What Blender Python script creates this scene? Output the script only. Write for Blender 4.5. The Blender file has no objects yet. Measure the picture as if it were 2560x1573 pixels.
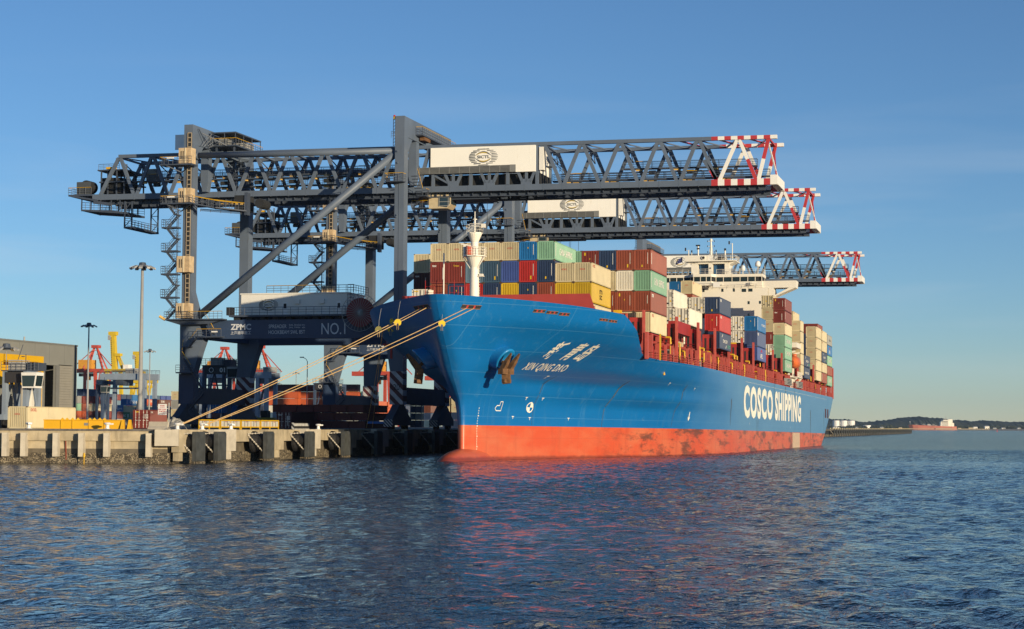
import bpy, math, random
import numpy as np
from mathutils import Vector, Matrix
random.seed(7)
SC = bpy.context.scene
COL = SC.collection
R = math.radians
# ---------------------------------------------------------------- camera
CAMZ = 4.3
YAW, PITCH, ROLL = R(15.3), math.atan(279 / 4600.0), 0.0056
f0 = Vector((-math.sin(YAW), math.cos(YAW), 0)); r0 = Vector((math.cos(YAW), math.sin(YAW), 0)); u0 = Vector((0, 0, 1))
fw = f0 * math.cos(PITCH) + u0 * math.sin(PITCH)
u1 = u0 * math.cos(PITCH) - f0 * math.sin(PITCH)
rt = r0 * math.cos(ROLL) + u1 * math.sin(ROLL)
up = u1 * math.cos(ROLL) - r0 * math.sin(ROLL)
cd = bpy.data.cameras.new('camera')
cd.sensor_width = 36.0
cd.lens = 36.0 * 4600.0 / 2560.0
cd.clip_start = 0.5
cd.clip_end = 60000
cam = bpy.data.objects.new('camera', cd)
M = Matrix((rt, up, -fw)).transposed().to_4x4()
M.translation = (0, 0, CAMZ)
cam.matrix_world = M
COL.objects.link(cam)
SC.camera = cam
# ---------------------------------------------------------------- sky and sun
SUN_AZ = R(54)      # from -Y towards +X
SUN_EL = R(6.5)
sdir = Vector((math.sin(SUN_AZ) * math.cos(SUN_EL), -math.cos(SUN_AZ) * math.cos(SUN_EL), math.sin(SUN_EL)))
W = bpy.data.worlds.new('World'); SC.world = W; W.use_nodes = True
nt = W.node_tree
bg = nt.nodes['Background']
sky = nt.nodes.new('ShaderNodeTexSky')
sky.sky_type = 'NISHITA'; sky.sun_disc = False
sky.sun_elevation = SUN_EL
sky.sun_rotation = math.atan2(sdir.x, sdir.y)
sky.altitude = 0; sky.air_density = 0.75; sky.dust_density = 0.0; sky.ozone_density = 3.9
tint = nt.nodes.new('ShaderNodeMixRGB'); tint.blend_type = 'MULTIPLY'; tint.inputs[0].default_value = 1.0; tint.inputs[2].default_value = (1.12, 0.93, 0.86, 1)
nt.links.new(sky.outputs[0], tint.inputs[1]); 
# faint thin cloud low in the sky
wt = nt.nodes.new('ShaderNodeTexCoord'); wm = nt.nodes.new('ShaderNodeMapping'); wm.inputs['Scale'].default_value = (1.6, 1.6, 17)
nt.links.new(wt.outputs['Generated'], wm.inputs[0])
wn = nt.nodes.new('ShaderNodeTexNoise'); wn.inputs['Scale'].default_value = 2.4; wn.inputs['Detail'].default_value = 6; wn.inputs['Distortion'].default_value = 0.4
nt.links.new(wm.outputs[0], wn.inputs['Vector'])
wr = nt.nodes.new('ShaderNodeMapRange'); wr.inputs[1].default_value = 0.48; wr.inputs[2].default_value = 0.72; wr.inputs[3].default_value = 0; wr.inputs[4].default_value = 0.2
nt.links.new(wn.outputs['Fac'], wr.inputs[0])
wz = nt.nodes.new('ShaderNodeSeparateXYZ'); nt.links.new(wt.outputs['Generated'], wz.inputs[0])
wb = nt.nodes.new('ShaderNodeValToRGB'); e_ = wb.color_ramp.elements
e_[0].position = 0.02; e_[0].color = (0.2, 0.2, 0.2, 1); e_[1].position = 0.10; e_[1].color = (1, 1, 1, 1); e3 = wb.color_ramp.elements.new(0.2); e3.color = (0, 0, 0, 1)
nt.links.new(wz.outputs['Z'], wb.inputs[0])
wk = nt.nodes.new('ShaderNodeMath'); wk.operation = 'MULTIPLY'; nt.links.new(wr.outputs[0], wk.inputs[0]); nt.links.new(wb.outputs[0], wk.inputs[1])
wx = nt.nodes.new('ShaderNodeMixRGB'); wx.inputs[2].default_value = (4.0, 4.25, 4.4, 1); nt.links.new(wk.outputs[0], wx.inputs[0]); nt.links.new(tint.outputs[0], wx.inputs[1])
nt.links.new(wx.outputs[0], bg.inputs[0])
bg.inputs[1].default_value = 0.15
sl = bpy.data.lights.new('sun', 'SUN')
sl.energy = 5.0; sl.angle = R(0.5); sl.color = (1.0, 0.82, 0.56)
so = bpy.data.objects.new('sun', sl)
so.rotation_euler = (-sdir).to_track_quat('-Z', 'Y').to_euler()
so.location = (200, -200, 200)
COL.objects.link(so)
SC.view_settings.view_transform = 'Standard'
SC.view_settings.look = 'None'
SC.view_settings.gamma = 1.0
SC.view_settings.exposure = 0.2
SC.cycles.max_bounces = 6
SC.cycles.diffuse_bounces = 3
SC.cycles.glossy_bounces = 3
SC.cycles.use_denoising = True
# ---------------------------------------------------------------- materials
MATS = {}
def mat(name, col, rough=0.55, metal=0.0, var=0.12, scale=0.6, dirt=0.0, dcol=(0.09, 0.06, 0.045), stretch=(1, 1, 0.15), spec=0.4, rnd=0.0, bump=0.0):
    """paint with a little noise in its colour; dirt = amount of streaky grime or rust"""
    if name in MATS: return MATS[name]
    m = bpy.data.materials.new(name); m.use_nodes = True
    t = m.node_tree; b = t.nodes['Principled BSDF']
    b.inputs['Roughness'].default_value = rough; b.inputs['Metallic'].default_value = metal
    b.inputs['Specular IOR Level'].default_value = spec
    tc = t.nodes.new('ShaderNodeTexCoord')
    oi = t.nodes.new('ShaderNodeObjectInfo')
    add = t.nodes.new('ShaderNodeVectorMath'); add.operation = 'ADD'
    sc_ = t.nodes.new('ShaderNodeVectorMath'); sc_.operation = 'SCALE'; sc_.inputs['Scale'].default_value = 37.0
    cmb = t.nodes.new('ShaderNodeCombineXYZ')
    for i in range(3): t.links.new(oi.outputs['Random'], cmb.inputs[i])
    t.links.new(cmb.outputs[0], sc_.inputs[0])
    t.links.new(tc.outputs['Object'], add.inputs[0]); t.links.new(sc_.outputs[0], add.inputs[1])
    n1 = t.nodes.new('ShaderNodeTexNoise'); n1.inputs['Scale'].default_value = scale; n1.inputs['Detail'].default_value = 5
    t.links.new(add.outputs[0], n1.inputs['Vector'])
    ramp = t.nodes.new('ShaderNodeMapRange'); ramp.inputs[1].default_value = 0.25; ramp.inputs[2].default_value = 0.75
    ramp.inputs[3].default_value = 1 - var; ramp.inputs[4].default_value = 1 + var
    t.links.new(n1.outputs['Fac'], ramp.inputs[0])
    hsv = t.nodes.new('ShaderNodeHueSaturation'); hsv.inputs['Color'].default_value = (*col, 1)
    if rnd > 0:
        rr = t.nodes.new('ShaderNodeMapRange'); rr.inputs[3].default_value = 1 - rnd; rr.inputs[4].default_value = 1 + rnd
        t.links.new(oi.outputs['Random'], rr.inputs[0])
        mu = t.nodes.new('ShaderNodeMath'); mu.operation = 'MULTIPLY'
        t.links.new(rr.outputs[0], mu.inputs[0]); t.links.new(ramp.outputs[0], mu.inputs[1])
        t.links.new(mu.outputs[0], hsv.inputs['Value'])
    else:
        t.links.new(ramp.outputs[0], hsv.inputs['Value'])
    out = hsv.outputs[0]
    if dirt > 0:
        mp = t.nodes.new('ShaderNodeMapping'); mp.inputs['Scale'].default_value = stretch
        t.links.new(add.outputs[0], mp.inputs[0])
        n2 = t.nodes.new('ShaderNodeTexNoise'); n2.inputs['Scale'].default_value = 1.6; n2.inputs['Detail'].default_value = 7; n2.inputs['Roughness'].default_value = 0.7
        t.links.new(mp.outputs[0], n2.inputs['Vector'])
        r2 = t.nodes.new('ShaderNodeMapRange'); r2.inputs[1].default_value = 0.66 - 0.18 * dirt; r2.inputs[2].default_value = 0.82
        r2.inputs[3].default_value = 0; r2.inputs[4].default_value = 0.8
        t.links.new(n2.outputs['Fac'], r2.inputs[0])
        mx = t.nodes.new('ShaderNodeMixRGB'); mx.inputs[2].default_value = (*dcol, 1)
        t.links.new(r2.outputs[0], mx.inputs[0]); t.links.new(out, mx.inputs[1])
        out = mx.outputs[0]
    t.links.new(out, b.inputs['Base Color'])
    if bump > 0:
        bp = t.nodes.new('ShaderNodeBump'); bp.inputs['Strength'].default_value = bump; bp.inputs['Distance'].default_value = 0.05
        t.links.new(n1.outputs['Fac'], bp.inputs['Height']); t.links.new(bp.outputs[0], b.inputs['Normal'])
    MATS[name] = m
    return m
def stripes(name, c1, c2, pitch, ax=(1, 0, 1), rough=0.6):
    """diagonal hazard stripes across the axis vector ax (object coordinates)"""
    if name in MATS: return MATS[name]
    m = bpy.data.materials.new(name); m.use_nodes = True
    t = m.node_tree; b = t.nodes['Principled BSDF']; b.inputs['Roughness'].default_value = rough
    tc = t.nodes.new('ShaderNodeTexCoord')
    d = t.nodes.new('ShaderNodeVectorMath'); d.operation = 'DOT_PRODUCT'; d.inputs[1].default_value = ax
    t.links.new(tc.outputs['Object'], d.inputs[0])
    k = t.nodes.new('ShaderNodeMath'); k.operation = 'DIVIDE'; k.inputs[1].default_value = pitch; t.links.new(d.outputs['Value'], k.inputs[0])
    fr = t.nodes.new('ShaderNodeMath'); fr.operation = 'FRACT'; t.links.new(k.outputs[0], fr.inputs[0])
    g = t.nodes.new('ShaderNodeMath'); g.operation = 'GREATER_THAN'; g.inputs[1].default_value = 0.5; t.links.new(fr.outputs[0], g.inputs[0])
    mx = t.nodes.new('ShaderNodeMixRGB'); mx.inputs[1].default_value = (*c1, 1); mx.inputs[2].default_value = (*c2, 1)
    t.links.new(g.outputs[0], mx.inputs[0])
    n = t.nodes.new('ShaderNodeTexNoise'); n.inputs['Scale'].default_value = 1.5; n.inputs['Detail'].default_value = 6
    t.links.new(tc.outputs['Object'], n.inputs['Vector'])
    rr = t.nodes.new('ShaderNodeMapRange'); rr.inputs[1].default_value = .3; rr.inputs[2].default_value = .7; rr.inputs[3].default_value = .7; rr.inputs[4].default_value = 1.05
    t.links.new(n.outputs['Fac'], rr.inputs[0])
    h = t.nodes.new('ShaderNodeHueSaturation'); t.links.new(mx.outputs[0], h.inputs['Color']); t.links.new(rr.outputs[0], h.inputs['Value'])
    t.links.new(h.outputs[0], b.inputs['Base Color'])
    MATS[name] = m
    return m
steel = mat('crane_steel', (0.105, 0.135, 0.185), 0.5, var=0.14, scale=0.25, dirt=0.25, dcol=(0.07, 0.065, 0.06))
steel_dk = mat('crane_steel_dark', (0.05, 0.065, 0.095), 0.55, var=0.2, scale=0.4, dirt=0.3)
navy = mat('portal_navy', (0.035, 0.06, 0.12), 0.5, var=0.12, scale=0.3, dirt=0.2)
white = mat('white_paint', (0.74, 0.72, 0.66), 0.5, var=0.05, scale=0.3, dirt=0.25, dcol=(0.42, 0.33, 0.2))
white2 = mat('clean_white', (0.78, 0.77, 0.73), 0.5, var=0.04)
redp = mat('signal_red', (0.42, 0.035, 0.035), 0.55, var=0.15, dirt=0.15)
tan = mat('lift_cladding', (0.55, 0.42, 0.26), 0.5, var=0.2, scale=1.5)
yel = mat('safety_yellow', (0.62, 0.36, 0.015), 0.5, var=0.12)
black = mat('black_rubber', (0.012, 0.012, 0.013), 0.7, var=0.2)
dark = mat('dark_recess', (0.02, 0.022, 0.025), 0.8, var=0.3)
glass = mat('dark_glass', (0.02, 0.035, 0.04), 0.06, spec=0.8, var=0.1)
rust = mat('rusty_iron', (0.15, 0.075, 0.032), 0.85, var=0.5, scale=2.2, dirt=0.6, dcol=(0.03, 0.018, 0.012))
maroon = mat('maroon_paint', (0.11, 0.022, 0.022), 0.6, var=0.2, dirt=0.3)
galv = mat('galvanised', (0.33, 0.33, 0.32), 0.5, var=0.15)
amber = mat('lamp_housing', (0.65, 0.42, 0.12), 0.4)
hz_crane = stripes('hazard_white_maroon', (0.55, 0.55, 0.55), (0.10, 0.02, 0.025), 1.7)
# ---------------------------------------------------------------- mesh builder
class MB:
    def __init__(s, off=(0, 0, 0)):
        s.v = []; s.f = []; s.m = []; s.o = off
    def add(s, verts, faces, mi=0):
        n = len(s.v); ox, oy, oz = s.o
        s.v.extend((x - ox, y - oy, z - oz) for x, y, z in verts)
        for f in faces: s.f.append(tuple(n + i for i in f)); s.m.append(mi)
    def box(s, x0, x1, y0, y1, z0, z1, mi=0):
        s.add([(x0, y0, z0), (x1, y0, z0), (x1, y1, z0), (x0, y1, z0), (x0, y0, z1), (x1, y0, z1), (x1, y1, z1), (x0, y1, z1)],
              [(0, 3, 2, 1), (4, 5, 6, 7), (0, 1, 5, 4), (1, 2, 6, 5), (2, 3, 7, 6), (3, 0, 4, 7)], mi)
    def bar(s, p, q, w, h=None, mi=0, ref=None):
        """rectangular section from p to q; w across, h along the reference direction"""
        h = h or w
        p = Vector(p); q = Vector(q); d = (q - p)
        if d.length < 1e-6: return
        d.normalize()
        ref = Vector(ref) if ref else (Vector((0, 0, 1)) if abs(d.z) < 0.99 else Vector((0, 1, 0)))
        a = d.cross(ref); a.normalize(); b = a.cross(d)
        a = a * (w / 2); b = b * (h / 2)
        vs = [tuple(c) for e in (p, q) for c in (e - a - b, e + a - b, e + a + b, e - a + b)]
        s.add(vs, [(0, 3, 2, 1), (4, 5, 6, 7), (0, 1, 5, 4), (1, 2, 6, 5), (2, 3, 7, 6), (3, 0, 4, 7)], mi)
    def tube(s, p, q, r, r2=None, n=10, mi=0, caps=True):
        r2 = r if r2 is None else r2
        p = Vector(p); q = Vector(q); d = (q - p)
        if d.length < 1e-6: return
        d.normalize()
        ref = Vector((0, 0, 1)) if abs(d.z) < 0.9 else Vector((1, 0, 0))
        a = d.cross(ref); a.normalize(); b = d.cross(a)
        vs = []
        for e, rr in ((p, r), (q, r2)):
            for i in range(n):
                t = 2 * math.pi * i / n
                vs.append(tuple(e + a * (rr * math.cos(t)) + b * (rr * math.sin(t))))
        fs = [(i, (i + 1) % n, n + (i + 1) % n, n + i) for i in range(n)]
        if caps: fs += [tuple(reversed(range(n))), tuple(range(n, 2 * n))]
        s.add(vs, fs, mi)
    def path(s, pts, r, n=6, mi=0):
        for a, b in zip(pts[:-1], pts[1:]): s.tube(a, b, r, n=n, mi=mi)
    def poly(s, pts, mi=0): s.add([tuple(p) for p in pts], [tuple(range(len(pts)))], mi)
    def prism(s, pts, axis, a0, a1, mi=0):
        """2D polygon extruded along an axis: axis 'x' -> pts (y,z); 'y' -> (x,z); 'z' -> (x,y)"""
        def P(u, v, a): return {'x': (a, u, v), 'y': (u, a, v), 'z': (u, v, a)}[axis]
        n = len(pts)
        vs = [P(u, v, a0) for u, v in pts] + [P(u, v, a1) for u, v in pts]
        fs = [tuple(range(n)), tuple(reversed(range(n, 2 * n)))] + [(i, n + i, n + (i + 1) % n, (i + 1) % n) for i in range(n)]
        s.add(vs, fs, mi)
    def lathe(s, prof, c, n=16, mi=0, axis='z'):
        vs = []; fs = []
        for r, h in prof:
            for i in range(n):
                t = 2 * math.pi * i / n; u, w = r * math.cos(t), r * math.sin(t)
                vs.append({'z': (c[0] + u, c[1] + w, c[2] + h), 'y': (c[0] + u, c[1] + h, c[2] + w), 'x': (c[0] + h, c[1] + u, c[2] + w)}[axis])
        for k in range(len(prof) - 1):
            for i in range(n):
                j = (i + 1) % n
                fs.append((k * n + i, k * n + j, (k + 1) * n + j, (k + 1) * n + i))
        fs.append(tuple(reversed(range(n)))); fs.append(tuple(range((len(prof) - 1) * n, len(prof) * n)))
        s.add(vs, fs, mi)
    def ring(s, c, r, tr, n=32, mi=0, axis='y'):
        pts = []
        for i in range(n + 1):
            t = 2 * math.pi * i / n; u, w = r * math.cos(t), r * math.sin(t)
            pts.append({'y': (c[0] + u, c[1], c[2] + w), 'x': (c[0], c[1] + u, c[2] + w), 'z': (c[0] + u, c[1] + w, c[2])}[axis])
        s.path(pts, tr, n=5, mi=mi)
    def rail(s, pts, h=1.1, step=1.5, r=0.035, mi=0, top=None, rows=3):
        """handrail along a polyline: posts, mid rails and a top rail (material index top)"""
        top = mi if top is None else top
        for a, b in zip(pts[:-1], pts[1:]):
            a = Vector(a); b = Vector(b); L = (b - a).length
            n = max(1, int(round(L / step)))
            for i in range(n + 1):
                p = a.lerp(b, i / n); s.tube(p, p + Vector((0, 0, h)), r, n=4, mi=mi, caps=False)
            for k in range(1, rows + 1):
                z = Vector((0, 0, h * k / rows)); s.tube(a + z, b + z, r * (1.15 if k == rows else 0.8), n=4, mi=top if k == rows else mi, caps=False)
    def text(s, body, o, u, v, mi=0, bold=0.0, fn=None, space=1.0):
        """lettering stretched into the box o, o+u, o+u+v, o+v (or through fn(a, b) with a, b in 0..1)"""
        V, Fs = glyphs(body, bold, space)
        o = Vector(o) if o is not None else None
        if fn: vs = [tuple(fn(a, b)) for a, b in V]
        else:
            u = Vector(u); v = Vector(v); vs = [tuple(o + u * a + v * b) for a, b in V]
        s.add(vs, Fs, mi)
    def build(s, name, mats, parent=None, loc=None, smooth=False, label=None):
        me = bpy.data.meshes.new(name)
        me.from_pydata(s.v, [], s.f)
        if not isinstance(mats, (list, tuple)): mats = [mats]
        for m_ in mats: me.materials.append(m_)
        me.polygons.foreach_set('material_index', s.m)
        if smooth: me.polygons.foreach_set('use_smooth', [True] * len(s.f))
        me.update()
        return inst(name, me, parent, loc, label)
def inst(name, me, parent=None, loc=None, label=None):
    o = bpy.data.objects.new(name, me); COL.objects.link(o)
    if parent is not None: o.parent = parent
    if loc is not None: o.location = loc
    if label: o['label'] = label
    return o
GL = {}
def glyphs(body, bold=0.0, space=1.0):
    k = (body, bold, space)
    if k in GL: return GL[k]
    c = bpy.data.curves.new('txt', 'FONT'); c.body = body; c.resolution_u = 3; c.offset = bold; c.size = 1; c.space_character = space
    o = bpy.data.objects.new('txt', c); COL.objects.link(o)
    dg = bpy.context.evaluated_depsgraph_get(); dg.update()
    me = bpy.data.meshes.new_from_object(o.evaluated_get(dg))
    V = np.array([(v.co.x, v.co.y) for v in me.vertices]); Fs = [tuple(p.vertices) for p in me.polygons]
    bpy.data.objects.remove(o); bpy.data.curves.remove(c); bpy.data.meshes.remove(me)
    if len(V) == 0: V = np.zeros((0, 2)); GL[k] = (V, []); return GL[k]
    lo = V.min(0); hi = V.max(0); V = (V - lo) / np.maximum(hi - lo, 1e-6)
    GL[k] = ([tuple(map(float, p)) for p in V], Fs)
    return GL[k]
def thing(name, label, cat, loc=(0, 0, 0), rz=0, group=None):
    o = bpy.data.objects.new(name, None); COL.objects.link(o)
    o.location = loc; o.rotation_euler = (0, 0, rz); o.empty_display_size = 1
    return tag(o, label, cat, group)
def tag(o, label, cat, group=None):
    o['label'] = label; o['category'] = cat
    if group: o['group'] = group
    return o
def struct(o, kind='structure'):
    o['kind'] = kind; return o
def dup(root, loc, rz=None, label=None, group=None):
    r = root.copy(); COL.objects.link(r); r.location = loc
    if rz is not None: r.rotation_euler = (0, 0, rz)
    if label: r['label'] = label
    if group: r['group'] = group
    for ch in list(root.children):
        c = ch.copy(); COL.objects.link(c); c.parent = r
        for g in list(ch.children):
            d = g.copy(); COL.objects.link(d); d.parent = c
    return r
# ================================================================ SETTING
QZ = 3.65
def water_material():
    m = bpy.data.materials.new('harbour_water'); m.use_nodes = True
    t = m.node_tree; b = t.nodes['Principled BSDF']
    b.inputs['Base Color'].default_value = (0.004, 0.016, 0.03, 1)
    b.inputs['Roughness'].default_value = 0.06
    b.inputs['IOR'].default_value = 1.33
    tc = t.nodes.new('ShaderNodeTexCoord')
    def noise(scale, det, rot=0.0, st=(1, 1, 1)):
        mp = t.nodes.new('ShaderNodeMapping'); mp.inputs['Rotation'].default_value = (0, 0, rot); mp.inputs['Scale'].default_value = st
        t.links.new(tc.outputs['Object'], mp.inputs[0])
        n = t.nodes.new('ShaderNodeTexNoise'); n.inputs['Scale'].default_value = scale; n.inputs['Detail'].default_value = det
        n.inputs['Roughness'].default_value = 0.55
        t.links.new(mp.outputs[0], n.inputs['Vector']); return n.outputs['Fac']
    def mul(a, k):
        n = t.nodes.new('ShaderNodeMath'); n.operation = 'MULTIPLY'
        t.links.new(a, n.inputs[0])
        if isinstance(k, (int, float)): n.inputs[1].default_value = k
        else: t.links.new(k, n.inputs[1])
        return n.outputs[0]
    def add(a, c):
        n = t.nodes.new('ShaderNodeMath'); n.operation = 'ADD'; t.links.new(a, n.inputs[0]); t.links.new(c, n.inputs[1]); return n.outputs[0]
    big = mul(noise(0.16, 2, 0.5, (1, 0.6, 1)), 0.5)
    mid = mul(noise(0.75, 3, 0.35, (1, 0.55, 1)), 0.45)
    sml = mul(noise(3.2, 3, -0.2, (1, 0.6, 1)), 0.34)
    gust = noise(0.03, 4, 0.2, (0.22, 1, 1))
    band = noise(0.006, 3, 0.1, (0.25, 1, 1)); gust = mul(add(gust, band), 0.5)
    gr = t.nodes.new('ShaderNodeMapRange'); gr.inputs[1].default_value = 0.38; gr.inputs[2].default_value = 0.62; gr.inputs[3].default_value = 0.35; gr.inputs[4].default_value = 1.35
    t.links.new(gust, gr.inputs[0])
    sp = t.nodes.new('ShaderNodeSeparateXYZ'); t.links.new(tc.outputs['Object'], sp.inputs[0])
    far = t.nodes.new('ShaderNodeMapRange'); far.inputs[1].default_value = 240; far.inputs[2].default_value = 440; far.inputs[3].default_value = 1.0; far.inputs[4].default_value = 6.5
    t.links.new(sp.outputs['Y'], far.inputs[0])
    rg = t.nodes.new('ShaderNodeMapRange'); rg.inputs[1].default_value = 200; rg.inputs[2].default_value = 460; rg.inputs[3].default_value = 0.05; rg.inputs[4].default_value = 0.12
    t.links.new(sp.outputs['Y'], rg.inputs[0]); t.links.new(rg.outputs[0], b.inputs['Roughness'])
    h = mul(mul(add(add(big, mid), sml), gr.outputs[0]), far.outputs[0])
    bp = t.nodes.new('ShaderNodeBump'); bp.inputs['Strength'].default_value = 1.0; bp.inputs['Distance'].default_value = 1.0
    t.links.new(h, bp.inputs['Height']); t.links.new(bp.outputs[0], b.inputs['Normal'])
    return m
def water_sheet():
    """one sheet to the horizon; inside the harbour basin it carries real waves that die out at the edge of the patch"""
    xs = np.arange(-124, 20.01, 0.30); ys = [24.0]
    while ys[-1] < 420: ys.append(ys[-1] + 0.22 + 0.0012 * (ys[-1] - 24))
    ys = np.array(ys); X, Y = np.meshgrid(xs, ys); Z = np.zeros_like(X); rs = np.random.RandomState(5)
    for i in range(80):
        lam = math.exp(rs.uniform(math.log(0.8), math.log(3.0))); k = 2 * math.pi / lam; a = rs.normal(0.55, 0.75)
        amp = WAVE / math.sqrt(40) / k; ph = rs.uniform(0, 6.28)
        Z += amp * np.sin(k * (X * math.cos(a) + Y * math.sin(a)) + ph)
    gust = 0.8 + 0.25 * np.sin(X * 0.045 + Y * 0.02 + 1) * np.sin(Y * 0.06 - X * 0.02) + 0.15 * np.sin(Y * 0.021 + X * 0.11)
    edge = np.minimum.reduce([(X - xs[0]) / 8, (xs[-1] - X) / 8, (Y - ys[0]) / 4, (ys[-1] - Y) / 60]).clip(0, 1)
    Z *= gust * edge
    nx, ny = len(xs), len(ys)
    me = bpy.data.meshes.new('water')
    co = np.stack([X, Y, Z], -1).reshape(-1, 3)
    x0, x1, y0, y1 = xs[0], xs[-1], ys[0], ys[-1]
    ext = np.array([(-7000, -300, 0), (7000, -300, 0), (7000, y0, 0), (-7000, y0, 0), (-7000, y1, 0), (7000, y1, 0), (7000, 7000, 0), (-7000, 7000, 0)], float)
    n0 = len(co); co = np.concatenate([co, ext])
    idx = np.arange(nx * ny).reshape(ny, nx)
    q = np.stack([idx[:-1, :-1], idx[:-1, 1:], idx[1:, 1:], idx[1:, :-1]], -1).reshape(-1, 4)
    c = [idx[0, 0], idx[0, -1], idx[-1, -1], idx[-1, 0]]
    q = np.concatenate([q, np.array([(n0, n0 + 1, n0 + 2, n0 + 3), (n0 + 3, c[0], c[3], n0 + 4), (c[1], n0 + 2, n0 + 5, c[2]), (n0 + 4, n0 + 5, n0 + 6, n0 + 7)])])
    me.vertices.add(len(co)); me.vertices.foreach_set('co', co.ravel())
    me.loops.add(q.size); me.loops.foreach_set('vertex_index', q.ravel().astype(np.int32))
    me.polygons.add(len(q)); me.polygons.foreach_set('loop_start', np.arange(0, q.size, 4, dtype=np.int32))
    me.polygons.foreach_set('use_smooth', np.ones(len(q), dtype=bool))
    me.materials.append(water_material()); me.update(); me.validate()
    return struct(inst('water', me))
WAVE = 0.13
water_sheet()
concrete = mat('quay_concrete', (0.40, 0.335, 0.225), 0.85, var=0.28, scale=0.7, dirt=0.75, dcol=(0.11, 0.085, 0.055), bump=0.25)
concrete_pale = mat('pale_concrete', (0.5, 0.45, 0.36), 0.85, var=0.15, scale=1.2, dirt=0.4, dcol=(0.2, 0.15, 0.09))
asphalt = mat('yard_asphalt', (0.06, 0.06, 0.06), 0.9, var=0.25, scale=0.2)
def barnacle_material():
    """wet tidal band: dark weed with pale shells"""
    m = bpy.data.materials.new('tidal_band'); m.use_nodes = True
    t = m.node_tree; b = t.nodes['Principled BSDF']; b.inputs['Roughness'].default_value = 0.7
    tc = t.nodes.new('ShaderNodeTexCoord')
    v = t.nodes.new('ShaderNodeTexVoronoi'); v.inputs['Scale'].default_value = 9.5; t.links.new(tc.outputs['Object'], v.inputs['Vector'])
    n = t.nodes.new('ShaderNodeTexNoise'); n.inputs['Scale'].default_value = 2.6; n.inputs['Detail'].default_value = 8; t.links.new(tc.outputs['Object'], n.inputs['Vector'])
    s = t.nodes.new('ShaderNodeMath'); s.operation = 'SUBTRACT'; t.links.new(n.outputs['Fac'], s.inputs[0]); t.links.new(v.outputs['Distance'], s.inputs[1])
    cr = t.nodes.new('ShaderNodeValToRGB')
    e = cr.color_ramp.elements; e[0].position = 0.02; e[0].color = (0.045, 0.035, 0.022, 1); e[1].position = 0.25; e[1].color = (0.36, 0.3, 0.2, 1)
    t.links.new(s.outputs[0], cr.inputs[0]); t.links.new(cr.outputs[0], b.inputs['Base Color'])
    bp = t.nodes.new('ShaderNodeBump'); bp.inputs['Strength'].default_value = 0.8; bp.inputs['Distance'].default_value = 0.06
    t.links.new(v.outputs['Distance'], bp.inputs['Height']); t.links.new(bp.outputs[0], b.inputs['Normal'])
    return m
barn = barnacle_material()
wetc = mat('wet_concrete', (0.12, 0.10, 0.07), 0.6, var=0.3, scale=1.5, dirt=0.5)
KX, KY = -88.2, 184.0                        # quay corner
ED = Vector((-0.957, -0.29, 0)); EN = Vector((0.29, -0.957, 0))   # along / outward of the end face
def kp(s, out, z): p = Vector((KX, KY, z)) + ED * s + EN * out; return (p.x, p.y, p.z)
# yard ground: one sheet
mb = MB()
mb.poly([kp(0, -0.6, QZ), (-89.0, 1650, QZ), (-6000, 1650, QZ), kp(5900, -0.6, QZ)])
struct(mb.build('ground', asphalt))
# end wall of the quay with its beam, wall panels and buttresses
qw = thing('quay_wall', 'concrete end wall of the quay with pale buttresses and shell-crusted foot', 'quay', kp(0, 0, 0))
O = (KX, KY, 0)
def kbox(mb, s0, s1, o0, o1, z0, z1, mi=0):
    mb.add([kp(s0, o0, z0), kp(s1, o0, z0), kp(s1, o1, z0), kp(s0, o1, z0), kp(s0, o0, z1), kp(s1, o0, z1), kp(s1, o1, z1), kp(s0, o1, z1)],
           [(0, 1, 2, 3), (7, 6, 5, 4), (4, 5, 1, 0), (5, 6, 2, 1), (6, 7, 3, 2), (7, 4, 0, 3)], mi)
mb = MB(O); kbox(mb, 2.1, 60, -0.6, 0.35, 2.45, QZ + 0.02); mb.build('cope_beam', concrete, qw)
mb = MB(O); kbox(mb, 0.6, 60, -1.2, 0.0, 1.6, 2.45); mb.build('wall_panel', concrete, qw)
mb = MB(O); kbox(mb, 0.6, 60, -1.2, 0.04, 1.15, 1.6); mb.build('tide_mark', wetc, qw)
mb = MB(O); kbox(mb, 0.6, 60, -1.2, 0.14, -2, 1.15); mb.build('tidal_crust', barn, qw)
for s in (18.2, 16.2, 12.75, 10.0, 7.3, 2.75, 22.5, 27):
    mb = MB(O)
    kbox(mb, s - 0.27, s + 0.27, 0, 1.4, 0.75, 3.1); kbox(mb, s - 0.3, s + 0.3, 0.35, 1.3, 3.1, 3.3)
    mb.build('buttress', concrete_pale, qw)
mb = MB(O); kbox(mb, -0.5, 2.05, -1.5, 1.5, 1.95, QZ + 0.06); mb.build('corner_block', concrete_pale, qw)
mb = MB(O); mb.tube(kp(11.8, 0.1, 0.4), kp(11.85, 0.25, 2.6), 0.07); mb.build('rusty_pipe', mat('rusty_red_pipe', (0.22, 0.05, 0.03), 0.7), qw)
mb = MB(O); kbox(mb, 2.1, 60, 0.36, 0.5, QZ - 0.12, QZ + 0.1); mb.build('kerb_timber', mat('weathered_timber', (0.12, 0.11, 0.1), 0.9, var=0.4, scale=3), qw)
mb = MB(kp(10.1, 0.4, 0)); 
for z0, z1, r in ((-0.6, 0.7, 0.05), (0.7, 0.95, 0.13), (0.95, 1.15, 0.09)): mb.tube(kp(9.6, 1.4, z0), kp(9.6, 1.4, z1), r, mi=0)
tag(mb.build('tide_gauge', yel, loc=kp(10.1, 0.4, 0)), 'small yellow post standing in the water against the quay end wall', 'gauge post')
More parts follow.
